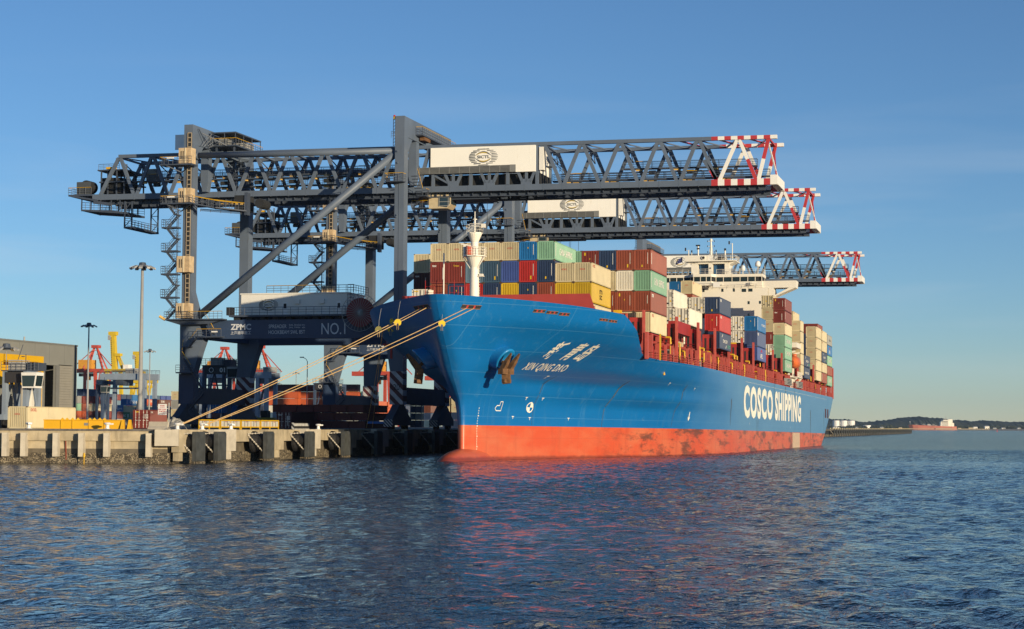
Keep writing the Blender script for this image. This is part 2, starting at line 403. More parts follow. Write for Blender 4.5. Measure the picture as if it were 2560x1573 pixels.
# berth face under the ship, running away along +Y
bf = thing('berth_face', 'long concrete berth face with stepped pile caps alongside the blue ship', 'quay', (-88.5, 184, 0))
O = (-88.5, 184, 0)
mb = MB(O); mb.box(-90, -88.3, 184.6, 480, 2.3, QZ + 0.05); mb.build('cope_beam', concrete, bf)
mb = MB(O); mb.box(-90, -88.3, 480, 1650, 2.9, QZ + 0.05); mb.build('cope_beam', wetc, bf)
mb = MB(O); mb.box(-89.2, -88.9, 480, 1650, 1.1, 2.9); mb.build('painted_shade_wall', dark, bf)  # near-black sheet paints the shade under the far cope
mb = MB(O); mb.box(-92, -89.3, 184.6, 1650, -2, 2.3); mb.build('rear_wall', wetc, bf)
mb = MB(O); mb.box(-89.3, -88.9, 184.6, 1650, -2, 1.1); mb.build('tidal_crust', barn, bf)
for i, (a, b_) in enumerate([(183.6, 184.6), (192.6, 197.5), (207.4, 212), (220.6, 224.5), (234.5, 238), (247.5, 251.5), (261, 265), (274, 278)]):
    mb = MB(O); mb.box(-88.3, -87.4, a - 0.4, b_ + 0.8, 1.25, QZ + 0.09); mb.box(-88.3, -87.65, a, b_, 0.3, 1.25); mb.build('pile_cap', concrete_pale if i % 2 else concrete, bf)
# fenders
panel_m = mat('fender_facing', (0.055, 0.06, 0.06), 0.6, var=0.35, scale=1.2, dirt=0.5, dcol=(0.12, 0.11, 0.09))
chain_m = mat('pale_chain', (0.42, 0.38, 0.31), 0.6, var=0.3, scale=8)
def make_fender(label, group):
    t = thing('fender', label, 'fender', (-88.3, 0, 0), 0, group)
    O = (-88.3, 0, 0)
    mb = MB(O); mb.prism([(-86.55, 0.12), (-86.2, 0.12), (-86.05, 0.35), (-86.05, 3.25), (-86.2, 3.5), (-86.55, 3.5)], 'y', -1.15, 1.15); mb.build('panel', panel_m, t)
    mb = MB(O)
    for z in (2.25,): mb.lathe([(1.3, 0), (1.25, 0.3), (0.95, 0.9), (0.95, 1.5), (1.05, 1.75)], (-88.3, 0, z), 18, axis='x')
    mb.build('rubber_cone', black, t)
    mb = MB(O)
    for y in (-1.4, 1.4):
        n = 16
        for k in range(n):
            a = Vector((-88.2, y * 1.3, 3.1)).lerp(Vector((-86.6, y * 0.6, 1.0)), k / n); b = Vector((-88.2, y * 1.3, 3.1)).lerp(Vector((-86.6, y * 0.6, 1.0)), (k + 0.8) / n)
            mb.bar(a, b, 0.16 if k % 2 else 0.08, 0.08 if k % 2 else 0.16)
        n = 9
        for k in range(n):
            a = Vector((-88.2, y * 1.3, 3.2)).lerp(Vector((-86.6, y * 0.7, 3.35)), k / n); b = Vector((-88.2, y * 1.3, 3.2)).lerp(Vector((-86.6, y * 0.7, 3.35)), (k + 0.8) / n)
            mb.bar(a, b, 0.16 if k % 2 else 0.08, 0.08 if k % 2 else 0.16)
    mb.build('chain', chain_m, t)
    mb = MB(O); mb.box(-86.57, -86.03, -1.17, 1.17, -0.5, 0.25); mb.build('shell_crust', barn, t)
    return t
fy = [185.8, 191.4, 205.4, 218.7, 231.7, 244.8, 258, 271.2, 284.4]
fl = ['dark fender panel with pale chains, first after the quay corner', 'dark fender panel with chains, right of the first pair of chains', 'dark fender panel alone between two stepped concrete caps, third from the corner',
      'dark fender panel with chains, fourth along the berth from the corner', 'fender panel at the edge of the ship shadow, fifth from the corner', 'shaded fender just inside the ship shadow on the berth face',
      'shaded fender deep in shadow, left of the ship stem', 'shaded fender near the ship stem, second last visible under the bow', 'shaded fender closest to the ship stem under the bow']
fd = make_fender(fl[0], 'fenders along the berth'); fd.location = (-88.3, fy[0], 0)
for y, l in zip(fy[1:], fl[1:]): dup(fd, (-88.3, y, 0), label=l)
far_f = 'fender with pale top in the long distant row beyond the ship stern'
y = 920
while y < 1630:
    dup(fd, (-88.3, y, 0), label=far_f, group='distant fenders beyond the stern'); y += 13.2
# bollards: white, mushroom headed
def make_bollard(label):
    mb = MB(); mb.lathe([(0.36, 0), (0.34, 0.06), (0.2, 0.1), (0.19, 0.42), (0.34, 0.55), (0.4, 0.62), (0.3, 0.72), (0.05, 0.74)], (0, 0, 0), 14)
    mb.box(-0.05, 0.62, -0.2, 0.2, 0.5, 0.66)
    return tag(mb.build('bollard', white2, smooth=False), label, 'bollard', 'white bollards on the quay edge')
b0 = make_bollard('white bollard holding the upper pair of mooring ropes at the quay corner'); b0.location = (-88.6, 185.2, QZ + 0.06)
for (x, y_, l) in [(-88.6, 191.6, 'white bollard holding the lower pair of mooring ropes'), (-88.6, 199.5, 'white hooked bollard beside the end of the yellow barrier'),
                   (-88.6, 227.5, 'white bollard at the edge of the ship shadow'), (*kp(16, -0.4, 0)[:2], 'white bollard in front of the cream container, on the end wall'),
                   (*kp(7.5, -0.4, 0)[:2], 'white bollard in front of the yellow lifting beam')]:
    o = b0.copy(); COL.objects.link(o); o.location = (x, y_, QZ + 0.06); o.rotation_euler = (0, 0, random.uniform(-1, 1)); o['label'] = l
def make_edge_knob():
    mb = MB(); mb.lathe([(0.4, 0), (0.3, 0.2), (0.2, 0.25), (0.4, 0.45), (0.3, 0.6), (0.1, 0.65)], (0, 0, 0), 10)
    return tag(mb.build('bollard', mat('bollard_pale_yellow', (0.6, 0.5, 0.25), 0.5)), 'yellow-topped bollard in the distant row on the far berth', 'bollard', 'distant bollards beyond the stern')
k0 = make_edge_knob(); k0.location = (-88.9, 926, QZ)
y = 939
while y < 1630:
    o = k0.copy(); COL.objects.link(o); o.location = (-88.9, y, QZ); y += 13.2
# hills across the bay
hillm = mat('bush_hill', (0.035, 0.05, 0.03), 0.95, var=0.35, scale=0.012, dirt=0.3, dcol=(0.02, 0.03, 0.025), stretch=(0.02, 0.02, 0.05))
def hill(name, prof, dist, depth, seed):
    """ridge line over bearings: prof = (lateral metres right of the view axis at 'dist', height)"""
    rnd = np.random.RandomState(seed)
    xs = np.array([p[0] for p in prof], float); hs = np.array([p[1] for p in prof], float)
    X = np.linspace(xs[0], xs[-1], 420)
    H = np.interp(X, xs, hs)
    for k, a in ((0.01, 0.8), (0.03, 0.7), (0.09, 0.6), (0.25, 0.5)): H = H + a * np.sin(X * k + rnd.rand() * 6) * rnd.uniform(0.6, 1.2)
    H = H + rnd.rand(len(X)) * 1.6
    vs = []; fs = []; rows = [(0.0, 0.0), (0.15, 0.28), (0.45, 0.72), (1.0, 1.0), (1.6, 0.0)]
    for d, hh in rows:
        for x, h in zip(X, H):
            p = f0 * (dist + depth * d) + r0 * x * (1 + depth * d / dist * 0.2)
            vs.append((p.x, p.y, h * hh + (rnd.rand() * 3 if 0 < d < 1.5 else 0) - 1))
    n = len(X)
    for r_ in range(len(rows) - 1):
        for i in range(n - 1): fs.append((r_ * n + i, r_ * n + i + 1, (r_ + 1) * n + i + 1, (r_ + 1) * n + i))
    mb = MB(); mb.add(vs, fs); return struct(mb.build(name, hillm))
hill('hills', [(500, 28), (979, 30), (1048, 30), (1122, 22), (1172, 28), (1209, 32), (1247, 38), (1290, 41), (1350, 38), (1390, 34), (1457, 27), (1508, 30), (1558, 26), (2300, 24)], 5600, 300, 3)
sandm = mat('pale_shore', (0.3, 0.27, 0.21), 0.95, var=0.25, scale=0.05)
mb = MB()
def fr(lat, dist, z): p = f0 * dist + r0 * lat; return (p.x, p.y, z)
mb.add([fr(500, 4720, -1), fr(2400, 4500, -1), fr(2400, 4560, 4), fr(500, 4780, 4), fr(500, 5800, 6), fr(2400, 5800, 6)], [(0, 1, 2, 3), (3, 2, 5, 4)])
struct(mb.build('shore', sandm))
# ================================================================ SHIP-TO-SHORE CRANES
CX0, CY0 = -91.9, 267.0
CO = (CX0, CY0, QZ)
tipred = mat('boom_red', (0.45, 0.04, 0.045), 0.45, var=0.1, dirt=0.1)
grey_sl = mat('louvre_grey', (0.2, 0.205, 0.2), 0.5, var=0.1)
logo_grey = mat('logo_grey', (0.10, 0.11, 0.12), 0.6)
logo_gold = mat('logo_gold', (0.55, 0.38, 0.03), 0.6)
letter_grey = mat('faded_lettering', (0.6, 0.62, 0.64), 0.6, var=0.15, scale=2)
cream_cab = mat('cab_cream', (0.52, 0.43, 0.28), 0.5, var=0.12, scale=1.5, dirt=0.3, dcol=(0.2, 0.12, 0.05))
red_lens = mat('red_lens', (0.4, 0.01, 0.01), 0.3)
def bz(x): return -(x + 91.0) * 0.0062 * (1.0 if x > -91 else 0.9)     # slight upward set of the girder towards its ends
def logo(mb, cx, cz, w, h, y, dm=0, gm=1, wm=2, nst=11):
    """striped oval emblem with an inner white eye, gold and grey bands and the word SICTL; faces -Y"""
    a, c = w / 2, h / 2
    for k in range(nst):
        z0 = -c + 2 * c * (k + 0.12) / nst; z1 = z0 + 2 * c * 0.58 / nst; zm = (z0 + z1) / 2
        ww = a * math.sqrt(max(0.0, 1 - (zm / c) ** 2))
        wi = a * 0.62 * math.sqrt(max(0.0, 1 - (zm / (c * 0.78)) ** 2)) if abs(zm) < c * 0.78 else 0
        wi = min(wi, a * 0.56)
        if wi > 0:
            for s in (-1, 1):
                sl_ = 0.06 * h
                mb.poly([(cx + s * wi, y, cz + z0), (cx + s * ww, y, cz + z0 + sl_ * 0.3 * s), (cx + s * ww * 0.98, y, cz + z1), (cx + s * wi, y, cz + z1)], dm)
        else: mb.poly([(cx - ww, y, cz + z0), (cx + ww, y, cz + z0), (cx + ww * .8, y, cz + z1), (cx - ww * .8, y, cz + z1)], dm)
    n = 12; ew = a * 0.55; eh = c * 0.66
    for s, m1 in ((1, dm), (-1, dm)):
        for i in range(n):
            t0 = -1 + 2 * i / n; t1 = -1 + 2 * (i + 1) / n
            def q(t, k): return (cx + ew * t, y - 0.004, cz + s * eh * (1 - k) * (1 - t * t * 0.75) + s * 0.0)
            mb.poly([q(t0, 0), q(t1, 0), q(t1, 0.16), q(t0, 0.16)], dm)
            gold = (t0 < 0.35) if s > 0 else (t1 > -0.35)
            mb.poly([q(t0, 0.18), q(t1, 0.18), q(t1, 0.33), q(t0, 0.33)], gm if gold else dm)
    mb.text('SICTL', (cx - ew * 0.78, y - 0.006, cz - eh * 0.27), (ew * 1.6, 0, 0), (0, 0, eh * 0.54), dm, bold=0.035)
def build_crane():
    t = thing('container_crane', 'nearest dark grey quay crane, low-profile boom with SICTL house and portal beam marked NO.1', 'crane', CO, 0, 'ship-to-shore cranes over the blue ship')
    N = lambda: MB(CO)
    # ---- legs
    for y0 in (267.0, 289.3):
        y1 = y0 + 1.9
        mb = N(); mb.box(-91.9, -90.4, y0, y1, 20.7, 48.9)
        mb.prism([(-92.3, 20.7), (-90.3, 20.7), (-90.3, 12.6), (-92.4, 12.6), (-93.2, 17.75)], 'y', y0, y1)
        mb.box(-91.2, -91.1, y0 - 0.06, y0 - 0.001, 21, 43)                      # drain pipe
        for z in (46.4, 44.6, 36.5, 36.2): mb.box(-91.7 + 0.3 * (z % 1), -91.5 + 0.3 * (z % 1), y0 - 0.2, y0 - 0.001, z, z + 0.25)
        l = mb.build('waterside_leg', steel, t)
        mb = N(); mb.box(-92.42, -90.28, y0 - 0.03, y1 + 0.03, 7.5, 12.58); mb.text('20', (-91.8, y0 - 0.04, 9.7), (1.0, 0, 0), (0, 0, 0.9), 1); mb.build('striped_leg_base', [hz_crane, dark], l)
        mb = N()
        mb.prism([(-127.4, 20.7), (-124.6, 20.7), (-124.9, 22.3), (-125.8, 25.4), (-125.8, 48.9), (-127.4, 48.9)], 'y', y0, y1)
        mb.prism([(-127.6, 20.7), (-127.5, 12.3), (-125.2, 12.3), (-124.2, 15.8), (-123.5, 17.75), (-124.4, 20.7)], 'y', y0 + 0.002, y1 - 0.002)
        l = mb.build('landside_leg', steel, t)
        mb = N(); mb.box(-127.65, -125.1, y0 - 0.03, y1 + 0.03, 7.5, 12.28); mb.build('striped_leg_base' if y0 > 280 else 'leg_base', hz_crane if y0 > 280 else navy, l)
    for x0, nm in ((-91.9, 'waterside_cap'), (-127.4, 'landside_cap')):
        mb = N(); mb.box(x0, x0 + 1.5, 267, 291.3, 48.9, 52.0)
        mb.prism([(268.9, 48.9), (271.3, 48.9), (268.9, 46.4)], 'x', x0 + 0.1, x0 + 1.4)
        mb.prism([(289.3, 48.9), (286.9, 48.9), (289.3, 46.4)], 'x', x0 + 0.1, x0 + 1.4)
        mb.build(nm, steel, t)
        for ya in (273.2, 283.7):
            mb = N(); mb.box(x0 + 0.1, x0 + 1.4, ya, ya + 1.4, 43.6, 48.9)
            mb.prism([(x0 + 0.1, 43.6), (x0 + 1.4, 43.6), (x0 + 1.1, 42.0), (x0 + 0.4, 42.0)], 'y', ya, ya + 1.4); mb.build('boom_hanger', steel, t)
        mb = N(); mb.box(x0 + 0.1, x0 + 1.45, 268.95, 289.25, 7.55, 10.15); mb.build('sill_beam', steel_dk, t)
    for y0 in (267.12, 289.42):
        mb = N(); mb.box(-124.2, -91.9, y0, y0 + 1.65, 17.75, 20.7); mb.build('portal_beam', navy, t)
        yc = y0 + 0.83
        mb = N(); mb.tube((-125.8, yc, 47.1), (-91.9, yc, 46.72), 0.48, n=18); mb.tube((-125.75, yc, 47.1), (-125.3, yc, 47.1), 0.6, n=18); mb.build('upper_tie', steel, t, smooth=True)
        mb = N(); mb.tube((-124.9, yc, 21.4), (-91.9, yc, 46.5), 0.58, n=18); mb.build('diagonal_brace', steel, t, smooth=True)
    mb = N(); mb.box(-127.0, -125.4, 268.9, 289.3, 18, 20.4); mb.build('portal_tie', navy, t)
    # ---- bogies and wheels
    for x in (-91.3, -126.6):
        for y0 in (267.9, 290.3):
            mb = N(); mb.prism([(y0 - 4.6, 5.2), (y0 - 3.4, 5.9), (y0 - 1, 7.5), (y0 + 1, 7.5), (y0 + 3.4, 5.9), (y0 + 4.6, 5.2), (y0 + 4.6, 4.3), (y0 - 4.6, 4.3)], 'x', x - 0.6, x + 0.6)
            b = mb.build('bogie', [steel_dk], t)
            for k in (-3.9, -2.4, 2.4, 3.9):
                mb = N(); mb.lathe([(0.42, -0.2), (0.42, 0.2)], (x, y0 + k, QZ + 0.45), 14, axis='x'); mb.build('wheel', dark, b)
            mb = N(); mb.box(x - 0.7, x + 0.7, y0 - 4.75, y0 - 4.6, 4.1, 5.2); mb.build('buffer_plate', stripes('hazard_plate', (0.5, 0.5, 0.5), (0.03, 0.03, 0.04), 0.5), b)
    # ---- boom girder
    YN, YF = 275.0, 283.2
    ap = [-142.85 + 6.05 * i for i in range(18)]
    for yc in (YN, YF):
        mb = N()
        mb.bar((-147.5, yc, 41.5 + bz(-147.5)), (-44, yc, 41.5 + bz(-44)), 0.75, 0.92)
        mb.bar((-142.9, yc, 48.25 + bz(-142.9)), (-44, yc, 48.25 + bz(-44)), 0.6, 0.55)
        def dg(xa, xb): mb.bar((xa, yc, 41.9 + bz(xa)), (xb, yc, 48.0 + bz(xb)), 0.46, 0.5)
        dg(-146.2, -142.95)
        house = (-90.5, -71.0)
        for i, x in enumerate(ap):
            for s in (-3.0, 3.0):
                xb = x + s
                if xb < -141 or x > -41: continue
                if house[0] < (x + xb) / 2 < house[1]: continue
                dg(xb + (0.25 if s < 0 else -0.25), x + (-0.22 if s < 0 else 0.22))
            mb.box(x - 0.55, x + 0.55, yc - 0.2, yc + 0.2, 47.6 + bz(x), 47.98 + bz(x))
        dg(-71.3, -71.3); dg(-90.6, -88.9)
        for x in np.arange(-146, -44, 3.03): mb.box(x, x + 0.05, yc - 0.4, yc + 0.4, 40.95 + bz(x), 42.0 + bz(x))     # stiffener plates
        mb.build('side_truss', steel, t)
        # red and white tip
        mb = N()
        for k in range(10):
            xa = -44.0 + k * 0.99; z = bz(xa)
            mb.box(xa, xa + 0.99, yc - 0.385, yc + 0.385, 41.03 + z, 41.97 + z, k % 2)
            mb.box(xa, xa + 0.99, yc - 0.31, yc + 0.31, 47.97 + z, 48.53 + z, (k + 0) % 2)
        z = bz(-40)
        def two(xa, xb, za, zb, m0, m1):
            xm, zm = (xa + xb) / 2, (za + zb) / 2
            mb.bar((xa, yc, za + z), (xm, yc, zm + z), 0.46, 0.5, m0); mb.bar((xm, yc, zm + z), (xb, yc, zb + z), 0.46, 0.5, m1)
        two(-43.2, -45.2, 41.9, 45.0, 0, 2); two(-42.8, -40.1, 41.9, 48.0, 1, 1); two(-37.3, -39.8, 41.9, 48.0, 0, 1)
        two(-36.9, -35.4, 41.9, 48.0, 1, 0)
        mb.build('boom_tip', [tipred, white2, steel], t)
    mb = N(); z = bz(-34.6); mb.box(-35.1, -34.05, YN - 0.4, YF + 0.4, 41.12 + z, 42.5 + z); mb.build('end_beam', white2, t)
    mb = N()
    for i, x in enumerate(ap):
        z = 48.1 + bz(x)
        if x > -45: continue
        mb.bar((x, YN, z), (x, YF, z), 0.3, 0.3)
        mb.bar((x, YN, z), (x + 3.02, YF, z), 0.16, 0.18); mb.bar((x + 3.02, YF, z), (x + 6.05, YN, z), 0.16, 0.18)
        mb.bar((x, YN, z - 0.2), (x + 1.2, (YN + YF) / 2, z - 2.6), 0.14); mb.bar((x, YF, z - 0.2), (x + 1.2, (YN + YF) / 2, z - 2.6), 0.14)
    mb.build('top_bracing', steel, t)
    mb = N()
    for x in ap[-2:] + [-35.4]:
        z = 48.1 + bz(x); mb.bar((x, YN, z), (x, YF, z), 0.26, 0.26, 0); mb.bar((x - 3, YF, z), (x, YN, z), 0.2, 0.2, 1); mb.bar((x - 3, YN, z), (x, YF, z), 0.2, 0.2, 0)
    mb.bar((-35.6, YN, 48 + bz(-35)), (-34.6, YF - 3, 42.5 + bz(-35)), 0.2, 0.2, 1); mb.bar((-35.6, YF, 48 + bz(-35)), (-34.6, YN + 3, 42.5 + bz(-35)), 0.2, 0.2, 0)
    mb.build('tip_bracing', [tipred, white2], t)
    for yc, nm in ((YN + 1.1, 1), (YF - 1.1, 0)):
        mb = N(); mb.bar((-146, yc, 40.75 + bz(-146)), (-36, yc, 40.75 + bz(-36)), 0.35, 0.8)
        for x in np.arange(-145, -36, 1.5): mb.box(x, x + 0.12, yc - 0.5, yc + 0.5, 40.5 + bz(x), 41.1 + bz(x))
        mb.build('trolley_rail', steel_dk, t)
    # ---- walkways inside the girder
    for (xa, xb, y0, z0) in ((-141, -91.5, YN + 1.0, 44.1), (-141, -93, YF - 1.6, 45.4), (-128, -93, YN + 4, 43.2), (-69, -36, YF - 1.7, 43.2), (-59, -38, YF - 1.3, 44.9), (-69, -38, YN + 1.1, 42.4)):
        mb = N(); z = z0
        mb.bar((xa, y0, z + bz(xa)), (xb, y0, z + bz(xb)), 0.95, 0.22)
        mb.rail([(xa, y0 - 0.45, z + bz(xa)), (xb, y0 - 0.45, z + bz(xb))], 1.1, 1.5, 0.032, 0, 0)
        mb.rail([(xa, y0 + 0.45, z + bz(xa)), (xb, y0 + 0.45, z + bz(xb))], 1.1, 1.5, 0.032, 0, 0)
        k = 0
        for x in np.arange(xa + 2, xb - 1, 6.0):
            mb.box(x, x + 0.9, y0 - 0.6, y0 - 0.2, z - 0.42 + bz(x), z - 0.2 + bz(x), 2)
            mb.box(x + 2, x + 3.1, y0 - 0.3, y0 + 0.3, z - 0.9 + bz(x), z - 0.35 + bz(x), 1)
            mb.bar((x + 1, y0, z + bz(x)), (x + 1, y0 + (0.9 if y0 < 279 else -0.9), z - 1.4 + bz(x)), 0.12, 0.12, 1)
            if k % 3 == 0: mb.tube((x, y0 - 0.47, z + 1.14 + bz(x)), (x + 2.6, y0 - 0.47, z + 1.14 + bz(x)), 0.04, n=4, mi=3)
            k += 1
        mb.build('walkway', [steel_dk, dark, amber, yel], t)
    # ---- shuttle machinery house on the boom
    mb = N(); z = 0.0
    mb.prism([(-88.5, 44.93), (-74.6, 44.93), (-74.6, 43.78), (-71.45, 43.78), (-71.45, 47.9), (-88.5, 47.98)], 'y', YN - 0.62, YF + 0.6)
    for x in np.arange(-87, -72, 2.45): mb.box(x, x + 0.03, YN - 0.635, YN - 0.62, 45.0, 47.85)
    mh = mb.build('machinery_house', mat('house_bright', (0.86, 0.84, 0.77), 0.5, var=0.03, scale=0.3, dirt=0.2, dcol=(0.6, 0.5, 0.32)), t)
    mb = N(); logo(mb, -79.85, 46.3, 4.75, 2.75, YN - 0.64); mb.build('emblem', [logo_grey, logo_gold, white2], mh)
    mb = N()
    for k in range(6): mb.box(-90.4, -75.5, YN - 0.75, YN - 0.5, 43.85 + k * 0.185, 43.95 + k * 0.185)
    for x in np.arange(-90.4, -75.5, 1.65): mb.box(x, x + 0.06, YN - 0.78, YN - 0.48, 43.82, 44.92)
    mb.box(-75.5, -74.62, YN - 0.7, YN + 0.4, 43.8, 44.95); mb.box(-90.3, -75.6, YN - 0.48, YN + 0.5, 43.84, 44.9, 1)
    mb.build('louvre_panel', [grey_sl, steel_dk], t)
    for yc in (YN - 0.1, YF + 0.1):
        for xc in (-84.9, -79.0, -73.0):
            mb = N()
            for dx in (-1.35, 0, 1.35): mb.bar((xc + dx * 0.45, yc, 42.2), (xc + dx, yc, 43.85), 0.4, 0.4)
            mb.box(xc - 0.85, xc + 0.85, yc - 0.2, yc + 0.2, 41.85, 42.7)
            if xc < -84: mb.bar((-87.9, yc, 43.6), (-85.4, yc, 42.2), 0.3, 0.3)
            mb.build('house_bracket', steel, t)
        for xc in (-88.2, -82, -76):
            mb = N(); mb.bar((xc, yc, 41.9), (xc, yc, 43.85), 0.45, 0.45); mb.build('house_post', steel, t)
    mb = N(); mb.box(-90, -71, YN + 0.8, YF - 0.8, 41.9, 43.7); mb.build('machinery_deck', dark, t)
    mb = N()
    mb.box(-70.9, -70.2, YN - 0.4, YN + 1.4, 44, 47.6, 1)
    for x, z in ((-68.9, 44.9), (-68.2, 43.9), (-67.5, 42.9)): mb.rail([(x, YN + 2, z), (x + 0.9, YN + 2, z - 0.9)], 1.1, 0.6, 0.035)
    mb.rail([(-70.4, YN + 2, 44.9), (-68.9, YN + 2, 44.9)], 1.1, 0.7, 0.035); mb.box(-70.4, -68.9, YN + 2, YN + 3, 44.75, 44.9)
    mb.build('house_stair', [steel_dk, white], t)
    # ---- trolley, operator cab and hoist ropes
    mb = N(); mb.box(-86.5, -79.5, YN + 1.6, YF - 1.6, 40.0, 40.6); mb.box(-88, -85, YN + 1.6, YN + 4, 40.6, 41.2); mb.build('trolley', steel_dk, t)
    mb = N()
    mb.box(-89.6, -85.6, 276.0, 279.4, 40.35, 41.0, 1)
    for k in range(5): mb.box(-89.5 + k * 0.75, -88.95 + k * 0.75, 275.9, 275.98, 40.5, 40.9, 0)
    mb.prism([(-89.3, 38.6), (-86.3, 38.6), (-85.7, 39.2), (-85.7, 40.35), (-89.3, 40.35)], 'y', 276.1, 279.2, 0)
    cab = mb.build('operator_cab', [cream_cab, mat('cab_roof_tan', (0.22, 0.16, 0.09), 0.7, var=0.2)], t)
    mb = N()
    mb.prism([(-87.6, 38.95), (-86.3, 38.75), (-85.85, 39.25), (-85.85, 40.3), (-87.6, 40.3)], 'y', 276.05, 276.1); mb.build('window', glass, cab)
    mb = N(); mb.box(-85.7, -85.64, 276.3, 279.0, 39.25, 40.28); mb.build('window', glass, cab)
    mb = N()
    for z in (38.95, 39.6, 40.28): mb.box(-87.65, -85.66, 276.0, 276.04, z, z + 0.07)
    for x in (-87.62, -86.1): mb.box(x, x + 0.08, 275.99, 276.03, 38.9, 40.3)
    mb.build('window_frame', galv, cab)
    mb = N()
    mb.box(-92.2, -89.5, 276.2, 278, 38.7, 38.85); mb.rail([(-92.2, 276.2, 38.85), (-89.5, 276.2, 38.85)], 1.1, 0.9, 0.035, 0, 1); mb.bar((-91, 277, 38.8), (-91, 277, 41), 0.25); mb.bar((-92, 276.4, 38.9), (-89.6, 276.4, 41), 0.2)
    mb.lathe([(0.55, -0.2), (0.55, 0.2)], (-90.6, 276.6, 40.2), 14, axis='y', mi=2)
    mb.build('cab_access', [steel_dk, yel, rust], t)
    mb = N()
    for x in (-84, -83.7, -82, -81.7, -80.2): mb.tube((x, 278, 39.6), (x + random.uniform(-.4, .4), 278.2, 27.5), 0.035, n=4)
    mb.build('hoist_rope', dark, t)
    mb = N(); mb.box(-85, -79, 277, 279.4, 26.9, 27.5); mb.build('head_block', yel, t)
    # ---- rear end: platform, winch, lower gallery, service cradle
    mb = N(); zz = 42.35
    mb.box(-151.8, -147.6, 274.4, 283.6, zz - 0.28, zz); mb.bar((-151.5, 274.5, zz - 0.2), (-146.5, 274.6, zz - 1.1), 0.3); mb.bar((-147.2, 274.6, 41), (-144.2, 274.8, 40.6), 0.3, 0.5)
    mb.rail([(-147.6, 274.4, zz), (-151.8, 274.4, zz), (-151.8, 283.6, zz), (-147.6, 283.6, zz)], 1.15, 1.1, 0.035, 0, 1)
    mb.box(-150.4, -147.8, 274.6, 274.66, zz, zz + 2.1, 2)
    mb.tube((-149.0, 275.2, zz + 1.4), (-149.0, 277.4, zz + 1.4), 1.05, n=20, mi=3)
    mb.build('rear_platform', [steel_dk, yel, mat('mesh_screen', (0.06, 0.07, 0.08), 0.8), dark], t)
    mb = N()
    for x in (-146.4, -145.2, -143.6, -142.2):
        for y_ in (275.6, 279, 282.6): mb.bar((x, y_, 42), (x, y_, 46.4), 0.2, 0.2)
    mb.box(-147, -141.8, 275.3, 283, 46.3, 46.5); mb.box(-146.5, -143, 276, 282, 42.6, 45.2, 1); mb.box(-146.6, -141.9, 275.2, 283, 44.3, 44.5)
    mb.tube((-141.8, 275.6, 44), (-141.8, 275.6, 47.3), 0.12, n=6); mb.tube((-139.6, 277, 44.5), (-139.6, 277, 47), 0.1, n=6)
    mb.box(-138.9, -137.2, 277, 279, 44.4, 46.6, 2); mb.rail([(-146.8, 275.3, 46.5), (-143, 275.3, 46.5)], 0.9, 0.9, 0.035)
    mb.box(-145.4, -143.6, 275.2, 275.6, 46.55, 46.9, 3)
    mb.build('rear_winch_frame', [steel_dk, dark, grey_sl, yel], t)
    mb = N(); zz = 39.6
    mb.prism([(-149.7, zz + 0.3), (-144, zz), (-141.3, zz - 0.35), (-141.3, zz - 0.65), (-149.7, zz + 0.05)], 'y', 275, 281.5)
    mb.rail([(-149.7, 275, zz + 0.25), (-145, 275, zz), (-141.4, 275, zz - 0.3)], 1.2, 0.85, 0.04); mb.rail([(-149.7, 281.5, zz + 0.25), (-141.4, 281.5, zz - 0.3)], 1.2, 1.0, 0.04)
    for x in (-149.6, -147.9, -146.2, -144.2, -142.6): mb.bar((x, 275, zz), (x, 275, 41.6), 0.16); mb.bar((x, 281.4, zz), (x, 281.4, 41.6), 0.16)
    mb.build('lower_gallery', steel_dk, t)
    mb = N()
    for x in (-141.7, -140.4):
        mb.bar((x, 275, 41), (x, 275, 36.8), 0.2); mb.bar((x, 284.6, 41), (x, 284.6, 36.8), 0.2)
    for y_ in (275, 284.6):
        for z in (38.2, 39.6): mb.bar((-141.7, y_, z), (-140.4, y_, z), 0.1)
        mb.bar((-141.7, y_, 36.8), (-140.4, y_, 38.2), 0.09); mb.bar((-140.4, y_, 38.2), (-141.7, y_, 39.6), 0.09); mb.bar((-141.7, y_, 39.6), (-140.4, y_, 41), 0.09)
    mb.box(-141.8, -140.3, 274.9, 284.8, 36.55, 36.85)
    mb.rail([(-141.7, 275, 36.85), (-141.7, 284.6, 36.85)], 1.1, 1.2, 0.035); mb.rail([(-140.4, 275, 36.85), (-140.4, 284.6, 36.85)], 1.1, 1.2, 0.035)
    mb.build('service_cradle', steel_dk, t)
    # ---- canopy with drive gear behind the landside cap
    mb = N()
    mb.box(-125.4, -121, 272.6, 283, 51.35, 51.55); mb.box(-125.4, -120.8, 272.4, 283.2, 49.2, 49.4)
    for x in (-125.3, -123, -121.1):
        for y_ in (272.7, 276, 279.4, 282.9): mb.bar((x, y_, 49.4), (x, y_, 51.4), 0.12)
    mb.box(-124.6, -123.2, 274, 276, 49.4, 50.7, 1); mb.box(-122.6, -121.4, 278, 281, 49.4, 50.5, 2); mb.tube((-124, 279, 50.1), (-122.6, 279, 50.1), 0.6, n=14, mi=2)
    mb.rail([(-125.4, 272.4, 49.4), (-120.8, 272.4, 49.4), (-120.8, 283.2, 49.4)], 1.1, 1.0, 0.04, 0, 3)
    mb.bar((-125.6, 268.5, 51.5), (-124.8, 272.5, 47.3), 0.1); mb.bar((-125.6, 269.8, 51), (-122.5, 272.4, 49.3), 0.16)
    for k in range(4): mb.bar((-125.5, 269.5 + k * 0.8, 48.9), (-124.2, 270.5 + k * 0.8, 51 - k * 0.4), 0.09)
    for x, y_ in ((-124.5, 273), (-121.4, 273), (-121.4, 282), (-124.5, 282)): mb.bar((x, y_, 48.2), (x, y_, 49.2), 0.25)
